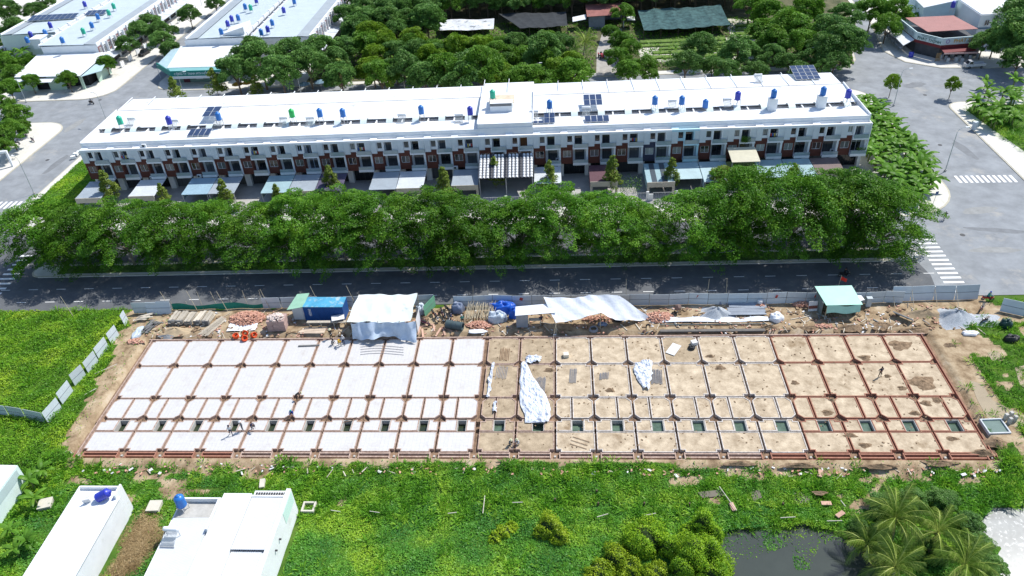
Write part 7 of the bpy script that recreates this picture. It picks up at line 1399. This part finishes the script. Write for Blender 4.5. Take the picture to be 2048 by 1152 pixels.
# ---------------------------------------------------------------- people
def person(loc, rz, pose, shirt, trousers, label, hat=None, group=None, s=1.0, hair=(0.012, 0.010, 0.009)):
    P = {'pel': (0, 0, .93), 'bel': (0, .0, 1.12), 'che': (0, 0, 1.34), 'nek': (0, 0, 1.47), 'hed': (0, -.02, 1.60), 'top': (0, -.01, 1.70)}
    L = {}
    for sd, sx in (('l', 1), ('r', -1)): L[sd] = dict(hip=(sx*.10, 0, .88), kne=(sx*.11, -.02, .48), ank=(sx*.11, .02, .08), toe=(sx*.13, -.16, .03), sho=(sx*.19, 0, 1.40), elb=(sx*.25, .02, 1.12), wri=(sx*.26, -.06, .88))
    if pose == 'walk': L['l'].update(kne=(.11, -.18, .50), ank=(.11, -.20, .08), toe=(.12, -.38, .05)); L['r'].update(kne=(-.11, .05, .48), ank=(-.11, .30, .14), toe=(-.12, .18, .03)); L['r'].update(elb=(-.25, -.08, 1.13), wri=(-.24, -.26, .98)); L['l'].update(elb=(.25, .12, 1.14), wri=(.25, .08, .90))
    if pose == 'akimbo':
        for sd, sx in (('l', 1), ('r', -1)): L[sd].update(elb=(sx*.42, .06, 1.16), wri=(sx*.20, -.06, 1.00), kne=(sx*.15, -.02, .48), ank=(sx*.20, .02, .08), toe=(sx*.24, -.15, .03))
    if pose == 'bend':
        P.update(bel=(0, -.16, 1.02), che=(0, -.40, 1.08), nek=(0, -.52, 1.08), hed=(0, -.64, 1.06), top=(0, -.74, 1.04))
        for sd, sx in (('l', 1), ('r', -1)): L[sd].update(sho=(sx*.18, -.44, 1.07), elb=(sx*.22, -.48, .80), wri=(sx*.16, -.56, .56))
    if pose == 'crouch':
        P.update(pel=(0, .10, .34), bel=(0, .0, .50), che=(0, -.10, .70), nek=(0, -.15, .82), hed=(0, -.20, .93), top=(0, -.22, 1.03))
        for sd, sx in (('l', 1), ('r', -1)): L[sd].update(hip=(sx*.12, .06, .30), kne=(sx*.18, -.30, .48), ank=(sx*.16, .0, .08), toe=(sx*.17, -.18, .03), sho=(sx*.19, -.10, .76), elb=(sx*.27, -.26, .54), wri=(sx*.14, -.46, .42))
    if pose == 'ride':
        P.update(pel=(0, .12, .80), bel=(0, .06, .98), che=(0, -.02, 1.20), nek=(0, -.05, 1.33), hed=(0, -.08, 1.46), top=(0, -.08, 1.56))
        for sd, sx in (('l', 1), ('r', -1)): L[sd].update(hip=(sx*.12, .10, .76), kne=(sx*.20, -.26, .66), ank=(sx*.20, -.14, .28), toe=(sx*.20, -.34, .26), sho=(sx*.19, -.03, 1.27), elb=(sx*.32, -.24, 1.08), wri=(sx*.30, -.50, 1.00))
    vs, es, rad, reg = [], [], [], []
    def v(p, r_, g): vs.append(p); rad.append(r_); reg.append(g); return len(vs)-1
    pe = v(P['pel'], (.15, .11), 2); be = v(P['bel'], (.135, .10), 1); ch = v(P['che'], (.16, .11), 1); ne = v(P['nek'], (.055, .055), 0); he = v(P['hed'], (.085, .10), 0); tp_ = v(P['top'], (.065, .07), 0)
    es += [(pe, be), (be, ch), (ch, ne), (ne, he), (he, tp_)]
    for sd, sx in (('l', 1), ('r', -1)):
        q = L[sd]; a_ = v(q['hip'], (.09, .09), 2); b_ = v(q['kne'], (.062, .062), 2); c_ = v(q['ank'], (.042, .042), 2); d_ = v(q['toe'], (.045, .03), 3); e_ = v(q['sho'], (.07, .07), 1); f_ = v(q['elb'], (.045, .045), 1); w_ = v(q['wri'], (.03, .03), 0)
        es += [(pe, a_), (a_, b_), (b_, c_), (c_, d_), (ch, e_), (e_, f_), (f_, w_)]
        dv = (Vector(q['wri'])-Vector(q['elb'])).normalized(); sv = dv.cross(Vector((0, 0, 1))); sv = sv.normalized() if sv.length > .1 else Vector((1, 0, 0)); W_ = Vector(q['wri']); pm = v(tuple(W_+dv*.08), (.036, .018), 0); es.append((w_, pm))
        for k, (o_, ln) in enumerate(((-.03, .07), (-.01, .085), (.01, .08), (.03, .065))):
            m_ = v(tuple(W_+dv*(.10+ln*.5)+sv*o_), (.009, .009), 0); n_ = v(tuple(W_+dv*(.10+ln*.9)+sv*o_+Vector((0, -.015, -.01))), (.008, .008), 0); es += [(pm, m_), (m_, n_)]
        th = v(tuple(W_+dv*.06+sv*.05), (.011, .011), 0); t2 = v(tuple(W_+dv*.10+sv*.065), (.009, .009), 0); es += [(pm, th), (th, t2)]
    me = bpy.data.meshes.new('body'); me.from_pydata(vs, es, []); o = bpy.data.objects.new('body', me); COL.objects.link(o)
    o.modifiers.new('skin', 'SKIN')
    for i, sv_ in enumerate(me.skin_vertices[0].data): sv_.radius = rad[i]; sv_.use_root = (i == 0)
    o.modifiers.new('sub', 'SUBSURF').levels = 1
    dg = bpy.context.evaluated_depsgraph_get(); m2 = bpy.data.meshes.new_from_object(o.evaluated_get(dg)); bpy.data.objects.remove(o, do_unlink=True); m2.name = 'body'
    m2.materials.clear()
    for mm in (mat('skin', (0.36, 0.20, 0.13), .6, .05, 4), shirt, trousers, mat('shoe', (0.03, 0.03, 0.03), .7, .1, 3)): m2.materials.append(mm)
    segs = []
    for a_, b_ in es: segs.append((Vector(vs[a_]), Vector(vs[b_]), reg[a_], reg[b_]))
    for pl in m2.polygons:
        c = pl.center; best = (9, 0)
        for a_, b_, ra, rb_ in segs:
            d = b_-a_; t_ = max(0, min(1, (c-a_).dot(d)/(d.length_squared+1e-9))); ds = (c-(a_+d*t_)).length
            if ds < best[0]: best = (ds, (ra if t_ < .55 else rb_) if {ra, rb_} != {1, 0} else (1 if t_ < (.75 if ra == 1 else .25) else 0))
        pl.material_index = best[1]; pl.use_smooth = True
    t = thing('person', label, 'person', loc, rz, group); t.scale = (s, s, s); obj('body', m2, None, t)
    H_ = Vector(P['hed']); U_ = (Vector(P['top'])-Vector(P['nek'])).normalized()
    qh = U_.to_track_quat('Z', 'Y')
    hm = obj('hair', MB().lathe([(.095, -.02), (.105, .04), (.09, .10), (.05, .13), (.01, .14)], 10), mat('hair', hair, .8, .1, 4), t, H_+U_*.02); hm.rotation_mode = 'QUATERNION'; hm.rotation_quaternion = qh
    fc = MB()
    for sx in (-.035, .035): fc.rbox((sx, -.092, .015), (.022, .012, .012))
    fc.rbox((0, -.10, -.02), (.022, .03, .04)).rbox((0, -.092, -.055), (.045, .01, .01)).rbox((.092, 0, 0), (.015, .03, .05)).rbox((-.092, 0, 0), (.015, .03, .05))
    f2 = obj('face', fc, mat('face_detail', (0.20, 0.10, 0.07), .6, .1, 4), t, H_); f2.rotation_mode = 'QUATERNION'; f2.rotation_quaternion = qh
    if hat:
        kind, hmx = hat
        pr_ = [(.26, 0), (.16, .09), (.02, .20)] if kind == 'cone' else ([(.20, 0), (.115, .01), (.11, .08), (.06, .12), (.01, .125)] if kind == 'hat' else [(.125, -.03), (.13, .04), (.10, .11), (.04, .15), (.01, .15)])
        ho = obj('hat', MB().lathe(pr_, 14), hmx, t, H_+U_*.07); ho.rotation_mode = 'QUATERNION'; ho.rotation_quaternion = qh
    return t
def cl_(n, c): return mat('cloth_'+n, c, .9, .08, 3)
Wt, Nv, Bk, Bl, Gr, Ye, Te, Rd, Cr = cl_('white', (.62, .63, .65)), cl_('navy', (.02, .025, .06)), cl_('black', (.018, .018, .02)), cl_('blue', (.02, .06, .35)), cl_('grey', (.20, .21, .23)), cl_('yellow', (.62, .36, .03)), cl_('teal', (.02, .28, .25)), cl_('red', (.40, .03, .04)), cl_('cream', (.55, .52, .36))
def at(u, v, z=0.0): q = G(u, v, z); return (q.x, q.y, z)
person(at(463, 870), .6, 'walk', Wt, Nv, 'worker in white shirt and navy trousers walking across the white sheeting', ('cap', Nv)); person(at(486, 861), -.6, 'stand', Gr, Gr, 'worker in grey clothes standing on the white sheeting beside a pit', ('hat', Wt)); person(at(505, 858), .9, 'bend', Nv, Nv, 'worker in navy bending over a column pit on the white sheeting', ('cap', Bk))
person(at(584, 830), .3, 'crouch', Bl, Nv, 'worker in bright blue shirt and teal cap crouching by a column pit', ('cap', Te)); person(at(594, 800), 2.0, 'bend', Bk, Bk, 'dark clothed worker with conical hat bent over a pit in the sheeting', ('cone', Cr))
person(at(663, 676), .2, 'stand', Bk, Bk, 'worker in black with a pale conical hat beside the tarpaulin shed', ('cone', Cr)); person(at(679, 689), .5, 'bend', Ye, Cr, 'worker in yellow shirt stooping at the top of the white sheeting', ('hat', Ye)); person(at(688, 689), .3, 'walk', Wt, Nv, 'worker in white shirt and dark trousers beside the yellow-shirted worker', ('cap', Wt)); person(at(665, 689), 1.2, 'crouch', Gr, Bk, 'worker in grey crouching at the top of the white sheeting', ('cap', Bk))
person(at(1020, 889), .9, 'crouch', Gr, Bk, 'crouching worker with pale helmet in the front sand plot', ('hat', Cr)); person(at(1037, 888), -.8, 'crouch', Wt, Gr, 'crouching worker in white with pale hat across the trench', ('hat', Cr))
person(at(1759, 753), .4, 'akimbo', Nv, Bk, 'man in dark blue standing hands on hips on a sand plot'); person(at(1292, 660), 1.3, 'bend', Bk, Bk, 'worker in black with white hat bending on bare earth behind the plots', ('hat', Wt)); person(at(1083, 648), .1, 'stand', Nv, Bk, 'worker in navy standing in the shade of the white tarpaulin'); person(at(925, 648), .3, 'stand', Te, Bk, 'worker in teal jacket and white helmet beside the bamboo bundle', ('cap', Wt))
person(at(45, 700), .3, 'stand', Gr, Gr, 'x') if False else None
# ---------------------------------------------------------------- two-wheelers and cars
rubber = mat('tyre_rubber', (0.02, 0.02, 0.02), .8, .2, 3); chrome = mat('chrome', (0.5, 0.5, 0.52), .25, .1, 3, metal=.8); blackp = mat('black_plastic', (0, 0, 0))
def paintm(n, c): return mat('bike_'+n, c, .3, .08, 3, spec=.5)
def motorbike(loc, rz, pm, label, group=None, lean=0.0):
    t = thing('motorbike', label, 'motorbike', loc, rz, group); t.rotation_euler = (0, lean, rz)
    for y_ in (-.62, .62):
        w_ = obj('wheel', MB().torus((0, y_, .29), .24, .05, 'X', 18, 6), rubber, t); obj('rim', MB().lathe([(.03, -.02), (.19, -.015), (.20, 0), (.19, .015), (.03, .02)], 14, (0, y_, .29), 'X'), chrome, w_)
    obj('body', MB().hexa([(-.09, -.15, .38), (.09, -.15, .38), (.11, .75, .45), (-.11, .75, .45)], [(-.10, -.12, .62), (.10, -.12, .62), (.14, .85, .72), (-.14, .85, .72)]).hexa([(-.08, -.5, .35), (.08, -.5, .35), (.08, -.15, .35), (-.08, -.15, .35)], [(-.2, -.55, .9), (.2, -.55, .9), (.1, -.35, .62), (-.1, -.35, .62)]), pm, t)
    obj('seat', MB().hexa([(-.12, -.12, .66), (.12, -.12, .66), (.13, .75, .73), (-.13, .75, .73)], [(-.11, -.08, .76), (.11, -.08, .76), (.12, .72, .83), (-.12, .72, .83)]), blackp, t)
    obj('front_fork', MB().tube((.06, -.62, .29), (.05, -.48, .85), .03, n=5).tube((-.06, -.62, .29), (-.05, -.48, .85), .03, n=5), chrome, t); obj('handlebar', MB().tube((-.33, -.38, 1.0), (.33, -.38, 1.0), .02, n=5).tube((0, -.47, .85), (0, -.4, 1.0), .05, n=6), blackp, t)
    obj('headlight', MB().lathe([(.02, -.06), (.09, -.05), (.10, 0), (.05, .06)], 10, (0, -.56, .86), 'Y'), chrome, t); obj('exhaust', MB().tube((.14, .1, .28), (.16, .8, .36), .045, .055, 8), chrome, t); obj('mudguard', MB().rbox((0, -.62, .58), (.10, .40, .04)), pm, t)
    for sx in (-1, 1): obj('mirror', MB().tube((sx*.25, -.38, 1.0), (sx*.32, -.36, 1.17), .01, n=4).rbox((sx*.34, -.36, 1.2), (.1, .02, .07)), blackp, t)
    return t
cols = {'red': (.35, .02, .025), 'black': (.02, .02, .022), 'white': (.6, .6, .6), 'blue': (.03, .07, .25), 'plum': (.12, .03, .08), 'grey': (.22, .23, .25)}
for k, (u, v, c, rz) in enumerate(((868, 632, 'red', .5), (874, 640, 'white', .4), (884, 628, 'plum', .3), (890, 638, 'black', .2), (897, 644, 'grey', .1), (902, 632, 'blue', .2), (895, 622, 'black', .6), (845, 644, 'red', .9), (852, 650, 'plum', 1.1))):
    motorbike(at(u, v), rz, paintm(c, cols[c]), f'{c} motorbike parked among others beside the green panel screen', f'{c} motorbikes by the green panel')
motorbike(at(1962, 620), -.7, paintm('red', cols['red']), 'red motorbike parked on the grass below the leaning hoarding'); o = motorbike(at(1966, 643), -1.0, paintm('plum', cols['plum']), 'motorbike resting on its stand on the gravel spread', None, .25)
motorbike(at(1974, 601), 1.45, paintm('red', cols['red']), 'red motorbike ridden past the end of the leaning hoarding'); person((*at(1974, 601)[:2], .02), 1.45, 'ride', Te, Nv, 'rider in teal shirt on the red motorbike by the hoarding end', ('cap', Bl))
motorbike(at(1688, 553), 1.6, paintm('black', cols['black']), 'black motorbike travelling on the shaded main road'); person((*at(1688, 553)[:2], .02), 1.6, 'ride', Bk, Bk, 'rider in black on the shaded main road', ('cap', Bk))
motorbike(at(184, 208, .0), 1.2, paintm('black', cols['black']), 'black motorbike crossing the junction behind the terrace'); person((*at(184, 208)[:2], .02), 1.2, 'ride', Gr, Bk, 'rider in grey crossing the junction behind the terrace', ('cap', Wt))
motorbike((*at(67, 284)[:2], .13), .9, paintm('plum', cols['plum']), 'motorbike parked on the pale western pavement')
for k, (u, v) in enumerate(((35, 290), (40, 282), (46, 275), (52, 268), (58, 262))): motorbike((*at(u, v)[:2], .14), 1.5, paintm('grey' if k % 2 else 'black', cols['grey' if k % 2 else 'black']), 'motorbike in the row under the western verge trees', 'motorbikes under the verge trees')
def bicycle(loc, rz):
    t = thing('bicycle', 'racing bicycle on the sunlit junction beside the zebra crossings', 'bicycle', loc, rz)
    for y_ in (-.52, .52):
        w_ = obj('wheel', MB().torus((0, y_, .34), .33, .018, 'X', 22, 5), rubber, t); m = MB()
        for k in range(8): a_ = .785*k; m.tube((0, y_, .34), (0, y_+.32*math.cos(a_), .34+.32*math.sin(a_)), .004, n=3)
        obj('spokes', m, chrome, w_)
    obj('frame', MB().tube((0, -.42, .85), (0, .2, .85), .02, n=5).tube((0, .2, .88), (0, .02, .30), .02, n=5).tube((0, -.40, .78), (0, .02, .30), .02, n=5).tube((0, .02, .30), (0, .52, .34), .015, n=5).tube((0, .2, .82), (0, .52, .34), .015, n=5).tube((0, -.42, .88), (0, -.52, .34), .02, n=5), Nv, t)
    obj('saddle', MB().rbox((0, .22, .95), (.13, .26, .05)), blackp, t); obj('handlebar', MB().tube((-.21, -.46, .98), (.21, -.46, .98), .015, n=5).tube((0, -.42, .86), (0, -.46, .98), .015, n=5), blackp, t); obj('pedals', MB().rbox((.1, -.1, .22), (.1, .08, .02)).rbox((-.1, .12, .38), (.1, .08, .02)).tube((.05, -.1, .22), (-.05, .12, .38), .012, n=4), blackp, t)
bicycle(at(1888, 440), 2.6); person((*at(1888, 440)[:2], .14), 2.6, 'ride', Nv, Nv, 'cyclist in navy with white helmet leaning over the racing bicycle', ('cap', Wt), s=.98)
def car(loc, rz, pm, label, pick=False):
    t = thing('pickup_truck' if pick else 'parked_car', label, 'pickup truck' if pick else 'car', loc, rz); gl = mat('car_glass', (.02, .025, .03), .08, .1, 2, spec=.6)
    if pick:
        obj('body', MB().hexa([(-2.3, -.8, .45), (-.6, -.8, .45), (-.6, .8, .45), (-2.3, .8, .45)], [(-2.25, -.78, 1.05), (-.6, -.8, 1.05), (-.6, .8, 1.05), (-2.25, .78, 1.05)]).box(-.6, 2.3, -.8, .8, .5, .72), pm, t)
        cab = obj('cab', MB().hexa([(-1.95, -.78, 1.06), (-.62, -.78, 1.06), (-.62, .78, 1.06), (-1.95, .78, 1.06)], [(-1.45, -.66, 1.75), (-.68, -.66, 1.75), (-.68, .66, 1.75), (-1.45, .66, 1.75)]), pm, t)
        obj('windscreen', MB().hexa([(-1.97, -.66, 1.12), (-1.97, .66, 1.12), (-1.9, .66, 1.12), (-1.9, -.66, 1.12)], [(-1.55, -.58, 1.68), (-1.55, .58, 1.68), (-1.48, .58, 1.68), (-1.48, -.58, 1.68)]), gl, cab)
        for s_ in (-1, 1): obj('side_window', MB().hexa([(-1.7, s_*.775, 1.12), (-.75, s_*.775, 1.12), (-.75, s_*.785, 1.12), (-1.7, s_*.785, 1.12)], [(-1.4, s_*.68, 1.65), (-.75, s_*.68, 1.65), (-.75, s_*.70, 1.65), (-1.4, s_*.70, 1.65)]), gl, cab)
        obj('load_bed', MB().box(-.55, 2.3, -.82, -.76, .72, 1.15).box(-.55, 2.3, .76, .82, .72, 1.15).box(2.24, 2.3, -.76, .76, .72, 1.15).box(-.55, -.49, -.76, .76, .72, 1.15), pm, t)
    else:
        obj('body', MB().hexa([(-2.1, -.82, .3), (2.1, -.82, .3), (2.1, .82, .3), (-2.1, .82, .3)], [(-2.0, -.8, .85), (2.05, -.8, .9), (2.05, .8, .9), (-2.0, .8, .85)]), pm, t)
        cab = obj('cabin', MB().hexa([(-1.2, -.78, .88), (1.7, -.78, .9), (1.7, .78, .9), (-1.2, .78, .88)], [(-.5, -.62, 1.45), (1.1, -.62, 1.45), (1.1, .62, 1.45), (-.5, .62, 1.45)]), gl, t); obj('roof', MB().box(-.45, 1.05, -.6, .6, 1.451, 1.5), pm, cab)
    for x in (-1.4, 1.4):
        for s_ in (-1, 1): w_ = obj('wheel', MB().torus((x, s_*.78, .3), .22, .09, 'Y', 16, 7), rubber, t); obj('rim', MB().lathe([(.02, -.05), (.17, -.04), (.17, .04), (.02, .05)], 12, (x, s_*.78, .3), 'Y'), chrome, w_)
    for s_ in (-1, 1): obj('headlight', MB().rbox((-2.15 if not pick else -2.3, s_*.55, .7), (.06, .28, .14)), chrome, t); obj('tail_light', MB().rbox((2.1 if not pick else 2.32, s_*.65, .75), (.05, .14, .2)), paintm('red', cols['red']), t)
car((*at(1947, 135)[:2], 0), .05, paintm('white', cols['white']), 'small white pickup truck parked at the corner shop kerb', True); car((*at(290, 110)[:2], .13), 1.45, paintm('black', cols['black']), 'dark car parked under the street trees between the terraces')
t = thing('tractor', 'small red tractor parked on the gravel lane by the coconut palm', 'tractor', (*at(1203, 117)[:2], .15), .15)
obj('bonnet', MB().hexa([(-.3, -1.2, .6), (.3, -1.2, .6), (.35, .1, .6), (-.35, .1, .6)], [(-.25, -1.15, 1.15), (.25, -1.15, 1.15), (.33, .1, 1.25), (-.33, .1, 1.25)]), paintm('red', cols['red']), t); obj('seat', MB().box(-.25, .25, .45, .9, .9, 1.0).box(-.25, .25, .85, .92, 1.0, 1.4), blackp, t); obj('mudguard', MB().box(-.85, -.5, .1, 1.1, 1.05, 1.12).box(.5, .85, .1, 1.1, 1.05, 1.12), paintm('red', cols['red']), t); obj('axle', MB().box(-.6, .6, .4, .6, .45, .65).box(-.5, .5, -.95, -.85, .3, .42), blackp, t); obj('steering_wheel', MB().torus((0, .3, 1.35), .18, .02, 'Z', 14, 5).tube((0, .3, 1.35), (0, .1, 1.1), .02, n=4), blackp, t)
for x, y_, R_ in ((-.65, .55, .5), (.65, .55, .5), (-.5, -.9, .32), (.5, -.9, .32)): w_ = obj('wheel', MB().torus((x, y_, R_), R_*.75, R_*.27, 'X', 16, 7), rubber, t); obj('rim', MB().lathe([(.02, -.05), (R_*.55, -.04), (R_*.55, .04), (.02, .05)], 12, (x, y_, R_), 'X'), chrome, w_)
